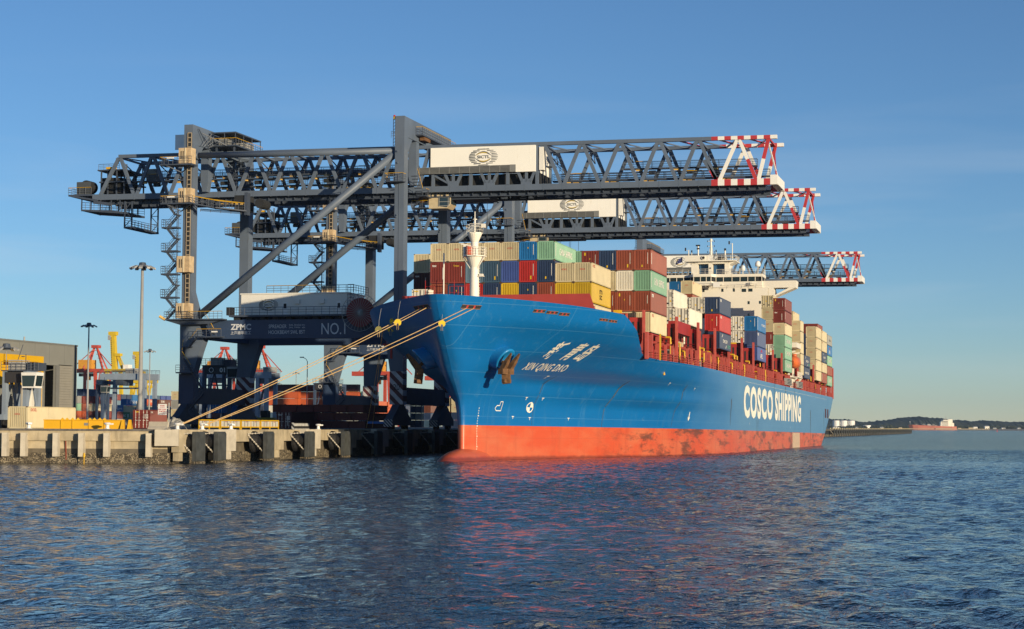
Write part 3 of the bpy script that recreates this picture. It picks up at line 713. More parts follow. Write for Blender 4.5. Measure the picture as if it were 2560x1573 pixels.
    mb.build('drive_canopy', [steel_dk, grey_sl, galv, yel], t)
    mb = N(); mb.box(-90.4, -89.2, 272.4, 290, 49.75, 49.95); mb.rail([(-89.2, 272.4, 49.95), (-89.2, 290, 49.95)], 1.15, 1.0, 0.04, 0, 1); mb.rail([(-90.3, 272.4, 49.95), (-89.2, 272.4, 49.95)], 1.15, 0.6, 0.04, 0, 1)
    mb.box(-90.2, -89.4, 274, 277, 49.2, 49.75, 2); mb.build('cap_walkway', [steel_dk, yel, rust], t)
    mb = N(); mb.bar((-92.3, 267.3, 47.4), (-92.3, 267.3, 51.6), 0.08); mb.bar((-91.98, 267.3, 47.4), (-91.98, 267.3, 51.6), 0.08)
    for k in range(9): mb.bar((-92.3, 267.3, 47.4 + k * 0.5), (-91.98, 267.3, 47.6 + k * 0.5), 0.06)
    mb.rail([(-92.5, 266.9, 48.6), (-91.9, 266.9, 48.6)], 1.0, 0.3, 0.03)
    mb.lathe([(0.2, 0), (0.2, 0.35)], (-92.15, 267.3, 51.6), 8, mi=1); mb.lathe([(0.2, 0.35), (0.16, 0.6)], (-92.15, 267.3, 51.6), 8, mi=2)
    mb.build('warning_beacon', [steel_dk, logo_gold, red_lens], t)
    # ---- platforms on the waterside leg
    mb = N(); mb.box(-93.0, -90.1, 265.4, 266.98, 41.6, 41.75); mb.rail([(-93.0, 266.9, 41.75), (-93.0, 265.4, 41.75), (-90.1, 265.4, 41.75), (-90.1, 266.9, 41.75)], 1.2, 0.7, 0.04, 0, 1)
    mb.box(-91.6, -90.4, 266.2, 266.95, 41.75, 43.0, 2); mb.build('leg_platform', [steel_dk, yel, steel], t)
    mb = N()
    for k in range(7): mb.box(-90.35, -89.3, 270.2 + k * 0.42, 270.6 + k * 0.42, 43.0 - k * 0.42, 43.1 - k * 0.42)
    mb.rail([(-89.3, 270.2, 43.2), (-89.3, 273, 40.4)], 1.1, 0.7, 0.035, 0, 1); mb.box(-90.35, -88.8, 273, 276, 40.2, 40.35); mb.rail([(-88.8, 273, 40.35), (-88.8, 276, 40.35)], 1.1, 0.8, 0.035, 0, 1)
    mb.build('leg_stair', [steel_dk, yel], t)
    # ---- landside leg: lift, ladder, zigzag stair
    lm = [tan, mat('lift_edge_glint', (0.75, 0.62, 0.4), 0.25), dark]  # second material is a pale strip painting the glint on the lift edge
    for z0, z1 in ((45.55, 48.0), (39.35, 41.6), (28.25, 30.8), (21.0, 23.35)):
        mb = N(); mb.box(-127.5, -126.3, 265.3, 266.9, z0, z1, 0); mb.box(-126.3, -125.3, 265.3, 266.9, z0, z1, 0); mb.box(-126.4, -126.2, 265.22, 265.3, z0, z1, 1)
        for x in (-127.1, -126.75): mb.box(x, x + 0.12, 265.25, 265.3, z0 + 0.7, z1 - 0.5, 2)
        for k in range(9): mb.box(-126.15 + k * 0.095, -126.12 + k * 0.095, 265.27, 265.3, z0, z1, 0)
        mb.build('lift_landing', lm, t)
    mb = N()
    for x in (-126.7, -126.05): mb.bar((x, 266.88, 20.9), (x, 266.88, 50.6), 0.09, 0.12)
    for z in np.arange(21.3, 50.6, 0.75): mb.box(-126.7, -126.05, 266.82, 266.9, z, z + 0.14)
    mb.box(-126.7, -126.05, 266.9, 266.98, 20.9, 50.6, 1); mb.build('lift_mast', [mat('lift_mast_tan', (0.36, 0.29, 0.2), 0.5), dark], t)
    mb = N(); plats = [24.4, 28.1, 31.75, 35.5, 39.3]
    for i, z in enumerate(plats):
        mb.box(-130.2, -127.5, 265.2, 266.7, z - 0.25, z)
        mb.rail([(-128.6, 265.2, z), (-130.2, 265.2, z), (-130.2, 266.7, z)], 1.15, 0.7, 0.035)
        zb = plats[i - 1] if i else 20.9
        zm = (z + zb) / 2 + 0.1
        mb.box(-128.2, -127.5, 265.2, 266.7, zm - 0.15, zm); mb.rail([(-128.2, 265.2, zm), (-127.5, 265.2, zm)], 1.1, 0.35, 0.03)
        for (xa, za, xb, zb2, yy) in ((-129.6, z, -128.1, zm, 265.3), (-127.7, zm, -129.6, zb, 266.1)):
            for dy in (0, 0.6):
                mb.bar((xa, yy + dy, za), (xb, yy + dy, zb2), 0.07, 0.2)
                mb.tube((xa, yy + dy, za + 1.0), (xb, yy + dy, zb2 + 1.0), 0.03, n=4); mb.tube((xa, yy + dy, za + 0.55), (xb, yy + dy, zb2 + 0.55), 0.025, n=4)
            for k in range(7):
                f = (k + 0.5) / 7; x = xa + (xb - xa) * f; zz = za + (zb2 - za) * f; mb.box(x - 0.14, x + 0.14, yy, yy + 0.6, zz - 0.03, zz + 0.03)
                mb.tube((x, yy, zz), (x, yy, zz + 1), 0.02, n=4, caps=False)
        mb.bar((-128.0, 266.6, zb), (-128.0, 266.6, z), 0.08); mb.bar((-127.55, 265.2, zb), (-127.55, 265.2, z), 0.06)
        mb.rail([(-127.5, 265.2, zb + 0.02), (-127.5, 266.6, zb + 0.02)], 2.4, 0.5, 0.025, rows=4)
    mb.build('zigzag_stair', steel_dk, t)
    for z, xa, xb in ((45.4, -130.4, -124.9), (39.2, -130.2, -124.7)):
        mb = N(); mb.box(xa, xb, 264.6, 266.9, z - 0.2, z); mb.rail([(xa, 266.8, z), (xa, 264.6, z), (-127.4, 264.6, z)], 1.15, 0.8, 0.035, 0, 1); mb.rail([(-127.4, 264.6, z), (xb, 264.6, z)], 1.15, 0.8, 0.035, 0, 0)
        mb.bar((-127.6, 266.8, z - 1.1), (xa + 1, 264.8, z - 0.2), 0.14); mb.bar((-127.6, 266.8, z - 1.1), (-125, 264.8, z - 0.2), 0.14)
        mb.box(xa + 1.2, xa + 2.4, 264.55, 264.7, z + 0.85, z + 1.05, 2)
        mb.build('lift_platform', [steel_dk, yel, white2], t)
    mb = N(); mb.box(-128.9, -127.4, 266.9, 267.1, 48, 50.4); mb.build('mesh_guard', mat('blue_mesh', (0.05, 0.1, 0.2), 0.8), t)
    mb = N(); pts = [(-124.7, 265.4, 39.0), (-121.5, 266.2, 38.4), (-117.2, 268.5, 38.0)]
    for a, b in zip(pts[:-1], pts[1:]): mb.bar(a, b, 1.5, 0.2)
    q = [Vector(p) + Vector((0, -0.7, 0.1)) for p in pts]; mb.rail(q, 1.15, 0.9, 0.04, 0, 1); q = [Vector(p) + Vector((0, 0.7, 0.1)) for p in pts]; mb.rail(q, 1.15, 0.9, 0.04, 0, 1)
    mb.box(-117.4, -116.9, 268.2, 269.4, 37.4, 41, 0); mb.box(-119.2, -117.4, 268.4, 272, 38.2, 40.6, 2)
    mb.rail([(-124, 266.2, 37.9), (-118, 268.3, 37.5)], 0.4, 1.6, 0.05); mb.tube((-115.2, 269, 39.3), (-115.2, 272.0, 39.3), 0.75, n=16, mi=2)
    for k in range(5): mb.box(-120.6 + k * 0.7, -120.2 + k * 0.7, 266.3 + k * .3, 266.5 + k * .3, 39.0, 39.15, 3)
    mb.build('swing_gallery', [steel_dk, yel, dark, amber], t)
    # ---- portal level: deck, electrical house, cable reel
    mb = N(); z = 20.85
    mb.box(-129.4, -119.5, 265.0, 266.95, z - 0.2, z); mb.rail([(-129.4, 266.8, z), (-129.4, 265, z), (-125.3, 265, z)], 1.15, 0.8, 0.035, 0, 0); mb.rail([(-125.3, 265, z), (-119.5, 265, z)], 1.15, 0.7, 0.035, 0, 1)
    mb.prism([(-129.4, z - 0.2), (-120, z - 0.2), (-122, z - 0.8), (-127, z - 0.9)], 'y', 265.6, 266.9)
    mb.tube((-129.3, 265.2, z - 0.1), (-130.2, 265.0, z + 0.45), 0.22, n=8, mi=2)
    mb.build('portal_platform', [steel_dk, yel, amber], t)
    mb = N()
    def flight(p, q, y_, m_=1):
        mb.bar((p[0], y_, p[1]), (q[0], y_, q[1]), 0.6, 0.15); mb.tube((p[0], y_ - 0.35, p[1] + 1.0), (q[0], y_ - 0.35, q[1] + 1.0), 0.045, n=4, mi=m_); mb.tube((p[0], y_ - 0.35, p[1] + 0.5), (q[0], y_ - 0.35, q[1] + 0.5), 0.03, n=4)
        for k in range(8):
            f = (k + .5) / 8; x = p[0] + (q[0] - p[0]) * f; zz = p[1] + (q[1] - p[1]) * f; mb.box(x - 0.15, x + 0.15, y_ - 0.33, y_ + 0.33, zz, zz + 0.06)
    flight((-122.6, 20.7), (-121.2, 18.4), 266.0); mb.box(-124, -119.8, 265.4, 266.8, 17.9, 18.1); mb.rail([(-124, 265.4, 18.1), (-119.8, 265.4, 18.1)], 1.15, 0.8, 0.035, 0, 1)
    flight((-124, 18.1), (-125.3, 16.6), 265.9); mb.box(-126.4, -125.2, 265.3, 266.8, 16.4, 16.6); flight((-126.3, 16.6), (-126.5, 15.0), 265.9); flight((-126.5, 14.8), (-124.9, 12.6), 265.9)
    mb.box(-127.4, -124.6, 265.3, 266.8, 12.3, 12.5); mb.rail([(-127.4, 265.3, 12.5), (-124.6, 265.3, 12.5)], 1.1, 0.8, 0.035, 0, 0)
    flight((-124.8, 12.4), (-122.8, 9.4), 265.9, 0); flight((-122.8, 9.2), (-125.2, 6.6), 265.9, 0); flight((-125.2, 6.4), (-123, 3.8), 265.9, 0)
    mb.box(-121.4, -120.4, 265.3, 265.4, 18.7, 18.9, 2)
    mb.build('portal_stair', [steel_dk, yel, white2], t)
    mb = N(); mb.box(-117.6, -99.7, 268.0, 275.5, 21.45, 24.75); mb.box(-117.75, -99.55, 267.85, 275.65, 24.75, 24.93)
    for x in np.arange(-116, -100, 2.3): mb.box(x, x + 0.03, 267.985, 268.0, 21.5, 24.7)
    for x in (-108.4, -104.3): mb.box(x, x + 0.75, 267.6, 268.0, 23.2, 23.9)
    eh = mb.build('electrical_house', white, t)
    for x, w in ((-110.6, 0.85), (-101.6, 0.8)):
        mb = N(); mb.box(x, x + w, 267.96, 268.0, 21.5, 23.5); mb.box(x + 0.2, x + w - 0.18, 267.94, 267.96, 22.5, 23.25, 1); mb.build('door', [white2, dark], eh)
    mb = N(); logo(mb, -112.95, 23.1, 3.3, 1.85, 267.97); mb.build('emblem', [logo_grey, logo_gold, white2], eh)
    mb = N(); mb.box(-119, -98.2, 266.5, 276, 21.15, 21.43); mb.rail([(-119, 266.55, 21.43), (-98.3, 266.55, 21.43)], 1.2, 1.3, 0.035); mb.rail([(-98.3, 266.55, 21.43), (-98.3, 276, 21.43)], 1.2, 1.3, 0.035)
    for x in np.arange(-118.5, -98, 2.2): mb.box(x, x + 0.9, 267.2, 268.6, 20.72, 21.15, 1)
    mb.rail([(-113.4, 268.2, 24.93), (-98.9, 268.2, 24.93), (-98.9, 275, 24.93)], 1.15, 1.2, 0.04, 0, 0); mb.tube((-113.4, 268.2, 26.1), (-104, 268.2, 26.1), 0.05, n=4, mi=2)
    mb.rail([(-99.4, 267.0, 21.43), (-98.4, 267.0, 21.43)], 4.6, 0.5, 0.04, rows=9)
    mb.box(-119.5, -118.5, 266.6, 267.6, 21.43, 22.7, 1)
    mb.build('house_walkway', [steel_dk, dark, yel], t)
    mb = N(); c = (-97.0, 265.9, 21.6)
    mb.ring(c, 2.9, 0.045, 40)
    for i in range(30):
        a = 2 * math.pi * i / 30; mb.tube((c[0] + 0.15 * math.cos(a), c[1], c[2] + 0.15 * math.sin(a)), (c[0] + 2.9 * math.cos(a), c[1], c[2] + 2.9 * math.sin(a)), 0.032, n=4)
    mb.lathe([(0.22, -0.15), (0.22, 0.5)], c, 12, axis='y')
    rl = mb.build('cable_reel', galv, t)
    mb = N(); n = 40; vs = []; fs = []
    for i in range(n):
        a = 2 * math.pi * i / n
        for r_ in (0.5, 2.25):
            for yy in (266.05, 266.35): vs.append((c[0] + r_ * math.cos(a), yy, c[2] + r_ * math.sin(a)))
    for i in range(n):
        a = 4 * i; b = 4 * ((i + 1) % n); fs += [(a, a + 2, b + 2, b), (a + 1, b + 1, b + 3, a + 3), (a + 2, a + 3, b + 3, b + 2), (a, b, b + 1, a + 1)]
    mb.add(vs, fs); mb.build('cable_coil', mat('coil_red', (0.2, 0.03, 0.03), 0.6, var=0.2), rl)
    mb = N(); mb.box(-97.4, -96.6, 266.35, 267.1, 20.7, 21.9); mb.build('reel_bracket', steel_dk, rl)
    return t
def crane_lettering(t, num):
    y = 267.09
    for name, items in (('maker_name', (('ZPMC', -118.93, -115.47, 19.14, 20.08, 0.03), ('上海振华重工', -118.93, -115.47, 18.42, 18.95, 0.01))),
                        ('load_rating', (('SPREADER', -112.5, -109.5, 19.36, 19.93, 0), ('HOOKBEAM SWL 85T', -112.5, -106.4, 18.45, 19.03, 0), ('SWL SINGLE 41t', -109.1, -106.4, 19.7, 19.95, 0), ('SWL TWIN   65t', -109.1, -106.4, 19.33, 19.57, 0))),
                        ('crane_number', (('NO.%d' % num, -103.7, -99.75, 18.33, 20.1, 0),))):
        mb = MB(CO)
        for s, x0, x1, z0, z1, b in items: mb.text(s, (x0, y, z0), (x1 - x0, 0, 0), (0, 0, z1 - z0), 0, b)
        mb.build(name, letter_grey, t)
crane1 = build_crane()
crane2 = dup(crane1, (CX0, CY0 + 63, QZ), label='middle quay crane with red and white boom tip below the nearest boom')
crane3 = dup(crane1, (CX0, CY0 + 188, QZ), label='farthest quay crane, its boom passing behind the ship bridge')
BOOM = ('side_truss', 'boom_tip', 'end_beam', 'top_bracing', 'tip_bracing', 'trolley_rail', 'walkway', 'machinery_house', 'louvre_panel', 'house_bracket', 'house_post', 'machinery_deck', 'house_stair')
for c_, dx in ((crane2, -0.8), (crane3, -2.4)):
    for ch in c_.children:
        if ch.name.split('.')[0] in BOOM: ch.location.x += dx          # the shuttle booms stand a little further in
for c_, n_ in ((crane1, 1), (crane2, 2), (crane3, 3)): crane_lettering(c_, n_)
# ================================================================ CONTAINER SHIP
def pchip(xs,ys,x):
    xs=np.asarray(xs,float); ys=np.asarray(ys,float); x=np.clip(np.asarray(x,float),xs[0],xs[-1])
    h=np.diff(xs); d=np.diff(ys)/h; m=np.zeros_like(xs)
    for i in range(1,len(xs)-1):
        if d[i-1]*d[i]>0:
            w1=2*h[i]+h[i-1]; w2=h[i]+2*h[i-1]; m[i]=(w1+w2)/(w1/d[i-1]+w2/d[i])
    m[0]=d[0]; m[-1]=d[-1]
    i=np.clip(np.searchsorted(xs,x)-1,0,len(xs)-2)
    t=(x-xs[i])/h[i]
    return ((1+2*t)*(1-t)**2)*ys[i]+t*(1-t)**2*h[i]*m[i]+t*t*(3-2*t)*ys[i+1]+t*t*(t-1)*h[i]*m[i+1]
B=20.15
LV=[
(-3.0,218.6,[(0,0),(0.1,0.25),(0.4,0.45),(10,2.9),(20,5.6),(40,11.2),(60,16),(80,19),(100,20.1),(115,20.15),(130,20.15)]),
(4.0,218.6,[(0,0),(0.1,0.25),(0.4,0.45),(10,3.0),(20,5.9),(40,11.8),(60,16.5),(80,19.2),(100,20.1),(115,20.15),(130,20.15)]),
(7.0,217.9,[(0,0),(0.12,0.3),(0.5,0.62),(10,3.1),(20,6.0),(40,12.1),(60,17),(80,19.4),(100,20.1),(112,20.15),(130,20.15)]),
(8.5,216.6,[(0,0),(0.12,0.4),(0.5,0.8),(1.2,1.15),(8,3.0),(18,5.8),(35,11.5),(50,15.9),(65,18.4),(85,19.9),(105,20.15),(130,20.15)]),
(10.,215.0,[(0,0),(0.12,0.5),(0.5,1.0),(1.3,1.5),(4,2.2),(8,3.3),(15,4.9),(30,10.2),(45,15),(60,17.8),(80,19.8),(100,20.15),(130,20.15)]),
(11.6,213.7,[(0,0),(0.12,0.6),(0.5,1.2),(1.3,1.8),(4,2.9),(8,4.3),(12,5.9),(20,9.2),(32,13.7),(45,16.9),(60,18.9),(80,20.05),(95,20.15),(130,20.15)]),
(13.3,212.2,[(0,0),(0.12,0.58),(0.5,1.15),(1.3,1.75),(4,3.2),(8,5.4),(12,8.1),(20,11.2),(32,15.2),(45,17.9),(60,19.5),(80,20.15),(130,20.15)]),
(15.,210.8,[(0,0),(0.12,0.64),(0.5,1.25),(1.3,2.0),(4,3.8),(8,6.4),(14,10.6),(22,14.2),(32,17),(45,18.9),(60,19.9),(75,20.15),(130,20.15)]),
(17.,209.2,[(0,0),(0.12,0.68),(0.5,1.3),(1.3,2.1),(3.5,3.9),(8,7.8),(16,13.4),(24,16.6),(34,18.6),(50,19.8),(70,20.15),(130,20.15)]),
(19.8,207.5,[(0,0),(0.12,0.7),(0.5,1.35),(1.3,2.2),(3.5,4.1),(8,8.3),(16,13.9),(24,17.0),(34,18.9),(50,19.8),(70,20.15),(130,20.15)])]
def stemY(z): return pchip([l[0] for l in LV],[l[1] for l in LV],z)
def hb(Y,z):
    """half breadth at world Y, ship-local z"""
    Y=np.asarray(Y,float); z=np.asarray(z,float)
    d=Y-stemY(z)
    vals=[]
    for l in LV: vals.append(pchip([a for a,b in l[2]],[b for a,b in l[2]],np.maximum(d,0)))
    V=np.stack(vals,-1); zs=np.array([l[0] for l in LV]); zz=np.clip(z,zs[0],zs[-1])
    i=np.clip(np.searchsorted(zs,zz)-1,0,len(zs)-2); t=(zz-zs[i])/(zs[i+1]-zs[i])
    a=np.take_along_axis(V,np.expand_dims(i,-1),-1)[...,0]; b=np.take_along_axis(V,np.expand_dims(i+1,-1),-1)[...,0]
    w=a+(b-a)*t
    # stern run: counter rises and narrows aft
    s=np.clip((Y-420.)/(488.-420.),0,1); zb=-6+ (6+6.4)*s**2.2     # bottom height
    k=np.clip((z-zb)/ (7.0*s+0.6),0,1)
    return w*np.where(s>0,np.sqrt(np.maximum(1-(1-k)**2,0)),1.0)

SX, SY, TRIM = -66.2, 235.0, 0.006
SO = (SX, SY, 0.0)
def topz(Y): return pchip([207, 214, 222, 230, 233.4, 234.2, 238.5, 242, 244, 246.5, 255, 488], [19.75, 19.6, 19.3, 18.95, 18.82, 18.55, 16.6, 15.0, 14.3, 13.98, 13.82, 13.75], Y)
def hull_material():
    m = bpy.data.materials.new('hull_paint'); m.use_nodes = True
    t = m.node_tree; b = t.nodes['Principled BSDF']; b.inputs['Roughness'].default_value = 0.36; b.inputs['Specular IOR Level'].default_value = 0.5
    tc = t.nodes.new('ShaderNodeTexCoord'); sp = t.nodes.new('ShaderNodeSeparateXYZ'); t.links.new(tc.outputs['Object'], sp.inputs[0])
    def noise(scale, st, det=6, rough=0.6):
        mp = t.nodes.new('ShaderNodeMapping'); mp.inputs['Scale'].default_value = st; t.links.new(tc.outputs['Object'], mp.inputs[0])
        n = t.nodes.new('ShaderNodeTexNoise'); n.inputs['Scale'].default_value = scale; n.inputs['Detail'].default_value = det; n.inputs['Roughness'].default_value = rough
        t.links.new(mp.outputs[0], n.inputs['Vector']); return n.outputs['Fac']
    def rng(a, f0_, f1_, t0, t1):
        n = t.nodes.new('ShaderNodeMapRange'); n.inputs[1].default_value = f0_; n.inputs[2].default_value = f1_; n.inputs[3].default_value = t0; n.inputs[4].default_value = t1
        t.links.new(a, n.inputs[0]); return n.outputs[0]
    def mix(fac, a, c, mode='MIX'):
        n = t.nodes.new('ShaderNodeMixRGB'); n.blend_type = mode
        if isinstance(fac, float): n.inputs[0].default_value = fac
        else: t.links.new(fac, n.inputs[0])
        for i, x in ((1, a), (2, c)):
            if isinstance(x, tuple): n.inputs[i].default_value = (*x, 1)
            else: t.links.new(x, n.inputs[i])
        return n.outputs[0]
    def math_(op, a, c):
        n = t.nodes.new('ShaderNodeMath'); n.operation = op
        for i, x in ((0, a), (1, c)):
            if isinstance(x, (int, float)): n.inputs[i].default_value = x
            else: t.links.new(x, n.inputs[i])
        return n.outputs[0]
    # paler, greyer blue on the parallel side, deeper blue at the bow
    pale_side = rng(math_('ADD', sp.outputs['Y'], math_('MULTIPLY', noise(0.12, (1, 1, 1)), 30)), 55, 100, 0, 0.9)
    blue = mix(pale_side, (0.004, 0.138, 0.40), (0.10, 0.25, 0.44))
    blue = mix(rng(noise(0.22, (1, 0.5, 1.2), 5), 0.35, 0.75, 0, 0.2), blue, (0.004, 0.10, 0.33))
    streak = rng(noise(1.1, (1, 0.9, 0.05)), 0.56, 0.76, 0, 0.28)
    blue = mix(streak, blue, (0.10, 0.26, 0.42))
    scuff = rng(noise(0.7, (1, 0.35, 1.0), 8, 0.72), 0.66, 0.74, 0, 0.5)
    low = rng(sp.outputs['Z'], 8.5, 5.0, 0, 1)
    blue = mix(math_('MULTIPLY', scuff, low), blue, (0.22, 0.36, 0.46))
    red = mix(rng(noise(0.25, (1, 0.5, 1.5)), 0.4, 0.7, 0, 0.8), (0.58, 0.085, 0.03), (0.60, 0.17, 0.075))
    aft = rng(sp.outputs['Y'], 14, 32, 0, 1)
    grime = rng(noise(0.55, (1, 0.2, 1.1), 9, 0.75), 0.50, 0.60, 0, 0.85)
    red = mix(math_('MULTIPLY', grime, aft), red, (0.09, 0.045, 0.03))
    red = mix(rng(noise(0.9, (1, 0.5, 0.1), 6), 0.52, 0.72, 0, 0.45), red, (0.36, 0.05, 0.025))
    scr = rng(noise(1.7, (1, 0.06, 1.6), 6, 0.8), 0.62, 0.70, 0, 0.6)
    red = mix(math_('MULTIPLY', scr, aft), red, (0.55, 0.42, 0.3))
    wet = rng(sp.outputs['Z'], 0.55, 0.2, 0, 0.5)
    red = mix(rng(math_('ADD', sp.outputs['Z'], math_('MULTIPLY', noise(0.8, (1, 1, 1)), 0.5)), 0.75, 0.45, 0, 0.75), red, (0.16, 0.03, 0.02))
    def seam(axis, period, w):
        fr_ = math_('FRACT', math_('DIVIDE', sp.outputs[axis], period), 0.0); return math_('LESS_THAN', fr_, w / period)
    line = math_('MAXIMUM', seam('Z', 2.7, 0.06), seam('Y', 11.6, 0.07))
    blue = mix(math_('MULTIPLY', line, 0.35), blue, (0.12, 0.30, 0.48)); red = mix(math_('MULTIPLY', line, 0.25), red, (0.25, 0.05, 0.03))
    rs_ = rng(noise(2.2, (1, 0.55, 0.035), 7, 0.7), 0.66, 0.76, 0, 0.55)
    blue = mix(math_('MULTIPLY', rs_, rng(sp.outputs['Y'], 25, 70, 0.15, 1)), blue, (0.13, 0.075, 0.04))
    above = math_('GREATER_THAN', sp.outputs['Z'], 4.3)
    c = mix(above, red, blue)
    t.links.new(c, b.inputs['Base Color'])
    bp = t.nodes.new('ShaderNodeBump'); bp.inputs['Strength'].default_value = 0.2; bp.inputs['Distance'].default_value = 0.15
    t.links.new(noise(0.22, (1, 1, 1.3), 3), bp.inputs['Height']); t.links.new(bp.outputs[0], b.inputs['Normal'])
    return m
hullm = hull_material()
deckred = mat('deck_red', (0.33, 0.028, 0.026), 0.6, var=0.2, scale=0.5, dirt=0.25, dcol=(0.12, 0.03, 0.02))
postred = mat('post_red', (0.40, 0.075, 0.06), 0.6, var=0.15, scale=1.2, dirt=0.3, dcol=(0.12, 0.03, 0.02))
bellblue = mat('bell_blue', (0.01, 0.2, 0.48), 0.35, var=0.05)
hwhite = mat('house_white', (0.76, 0.72, 0.62), 0.45, var=0.05, scale=0.2, dirt=0.25, dcol=(0.5, 0.33, 0.12), stretch=(1, 1, 0.12))
lettw = mat('letter_white', (0.82, 0.79, 0.68), 0.5, var=0.06, dirt=0.2, dcol=(0.45, 0.3, 0.12))
ship = thing('container_ship', 'large blue container ship with red waterline band and white bridge, moored at the quay', 'ship', SO)
ship.rotation_euler = (-TRIM, 0, 0)
def SM(dz=0.0): return MB((SX, SY, -dz))
# ---- hull shell
ss = np.concatenate([0.02 * np.linspace(0, 1, 26)[:-1] ** 2.2, np.linspace(0.02, 0.08, 20)[:-1], np.linspace(0.08, 0.14, 44)[:-1], np.linspace(0.14, 0.45, 40)[:-1], np.linspace(0.45, 0.78, 12)[:-1], np.linspace(0.78, 1, 26)])
kk = np.concatenate([np.linspace(0, 0.3, 12)[:-1], np.linspace(0.3, 1, 30)])
nS, nK = len(ss), len(kk)
zz = np.zeros((nS, nK)); YY = np.zeros((nS, nK))
for i, s_ in enumerate(ss):
    yt = float(stemY(19.7)) * (1 - s_) + 488 * s_
    tz = float(topz(yt))
    zz[i] = -3 + kk * (tz + 3)
    YY[i] = stemY(zz[i]) * (1 - s_) + 488 * s_
HB = hb(YY, zz)
mb = SM()
for sg in (1, -1):
    vs = [(SX + sg * float(HB[i, k]), float(YY[i, k]), float(zz[i, k])) for i in range(nS) for k in range(nK)]
    fs = []
    for i in range(nS - 1):
        for k in range(nK - 1):
            q = (i * nK + k, (i + 1) * nK + k, (i + 1) * nK + k + 1, i * nK + k + 1)
            fs.append(q if sg > 0 else tuple(reversed(q)))
    mb.add(vs, fs, 0)
# transom
tr = [(SX + float(HB[-1, k]), 488, float(zz[-1, k])) for k in range(nK)] + [(SX - float(HB[-1, k]), 488, float(zz[-1, k])) for k in reversed(range(nK))]
mb.poly(tr, 0)
ho = mb.build('hull', hullm, ship, smooth=True)
import bmesh
bm_ = bmesh.new(); bm_.from_mesh(ho.data); bmesh.ops.remove_doubles(bm_, verts=bm_.verts, dist=0.004); bm_.to_mesh(ho.data); bm_.free()
for p_ in ho.data.polygons: p_.use_smooth = len(p_.vertices) < 5
mb = SM()
for i in range(nS - 1):
    h0, h1 = float(HB[i, -1]), float(HB[i + 1, -1]); y0, y1 = float(YY[i, -1]), float(YY[i + 1, -1])
    zd0, zd1 = (18.0 if y0 < 233 else float(topz(y0)) - 0.12), (18.0 if y1 < 233 else float(topz(y1)) - 0.12)
    h0, h1 = float(hb(max(y0, stemY(18.0)), zd0)), float(hb(max(y1, stemY(18.0)), zd1))
    if h1 < 0.1: continue
    z0 = 18.0 if y0 < 233 else float(topz(y0)) - 0.12; z1 = 18.0 if y1 < 233 else float(topz(y1)) - 0.12
    mb.poly([(SX - h0 + .05, y0, z0), (SX + h0 - .05, y0, z0), (SX + h1 - .05, y1, z1), (SX - h1 + .05, y1, z1)])
mb.build('deck', deckred, ship)
mb = SM()
n1, n2 = 26, 28; vs = []; fs = []
for a in range(n1 + 1):
    t_ = math.pi * a / n1
    for k in range(n2):
        p_ = 2 * math.pi * k / n2; vs.append((SX + 2.9 * math.sin(t_) * math.cos(p_), 222 - 12.3 * math.cos(t_), -1.6 + 3.1 * math.sin(t_) * math.sin(p_)))
for a in range(n1):
    for k in range(n2): fs.append((a * n2 + k, a * n2 + (k + 1) % n2, (a + 1) * n2 + (k + 1) % n2, (a + 1) * n2 + k))
mb.add(vs, fs); mb.build('bulbous_bow', hullm, ship, smooth=True)
def on(Y, z, sg=1, off=0.03):
    return (SX + sg * (float(hb(Y, z)) + off), Y, z)
def hull_quad(mb, Y0, Y1, z0, z1, sg=1, off=0.03, mi=0, nY=6, nz=2, sh=0.0):
    vs = []; 
    for a in range(nY + 1):
        for c in range(nz + 1):
            z = z0 + (z1 - z0) * c / nz; Y = Y0 + (Y1 - Y0) * a / nY + sh * (z - z0); vs.append(on(Y, z, sg, off))
    fs = [(a * (nz + 1) + c, (a + 1) * (nz + 1) + c, (a + 1) * (nz + 1) + c + 1, a * (nz + 1) + c + 1) for a in range(nY) for c in range(nz)]
    mb.add(vs, fs, mi)
# ---- lettering and marks on the shell
def hull_text(name, body, Y0, Y1, z0, z1, sh, bold=0.0, space=1.0):
    mb = SM(); mb.text(body, None, None, None, 0, bold, space=space, fn=lambda a, c: on(Y0 + (Y1 - Y0) * a + sh * (z1 - z0) * c, z0 + (z1 - z0) * c)); mb.build(name, lettw, ship)
hull_text('owner_name', 'COSCO', 322.9, 363.0, 6.5, 12.4, 0.0, 0.042, 1.14); hull_text('owner_name', 'SHIPPING', 366.4, 412.1, 6.5, 12.35, 0.0, 0.042, 1.14)
hull_text('ship_name', 'XIN QING DAO', 225.9, 234.3, 11.25, 12.3, -0.75, 0.02, 1.1)
for ch, y_ in (('新', 225.7), ('青', 229.5), ('岛', 232.3)): hull_text('brush_character', ch, y_, y_ + 1.9, 12.8, 14.95, -0.05, 0.018)
mb = SM()
for k in range(20):                                              # draught scale beside the stem
    z = 0.3 + k * 0.32; hull_quad(mb, 221.0, 221.12 + (0.12 if k % 4 == 0 else 0), z, z + 0.13, nY=1, nz=1)
def hull_line(pts, w):
    for (ya, za), (yb, zb) in zip(pts[:-1], pts[1:]):
        d = Vector((yb - ya, zb - za)); d.normalize(); nx, nz_ = -d.y * w / 2, d.x * w / 2
        mb.add([on(ya + nx, za + nz_), on(yb + nx, zb + nz_), on(yb - nx, zb - nz_), on(ya - nx, za - nz_)], [(0, 1, 2, 3)])
cx, cz = 233.7, 6.75
cir = [(cx + 0.75 * math.cos(2 * math.pi * i / 20), cz + 0.62 * math.sin(2 * math.pi * i / 20)) for i in range(21)]
hull_line(cir, 0.16)
for i in (0, 10):
    mb.add([on(cx, cz)] + [on(*cir[(i + j) % 20]) for j in range(6)], [(0, j, j + 1) for j in range(1, 6)])
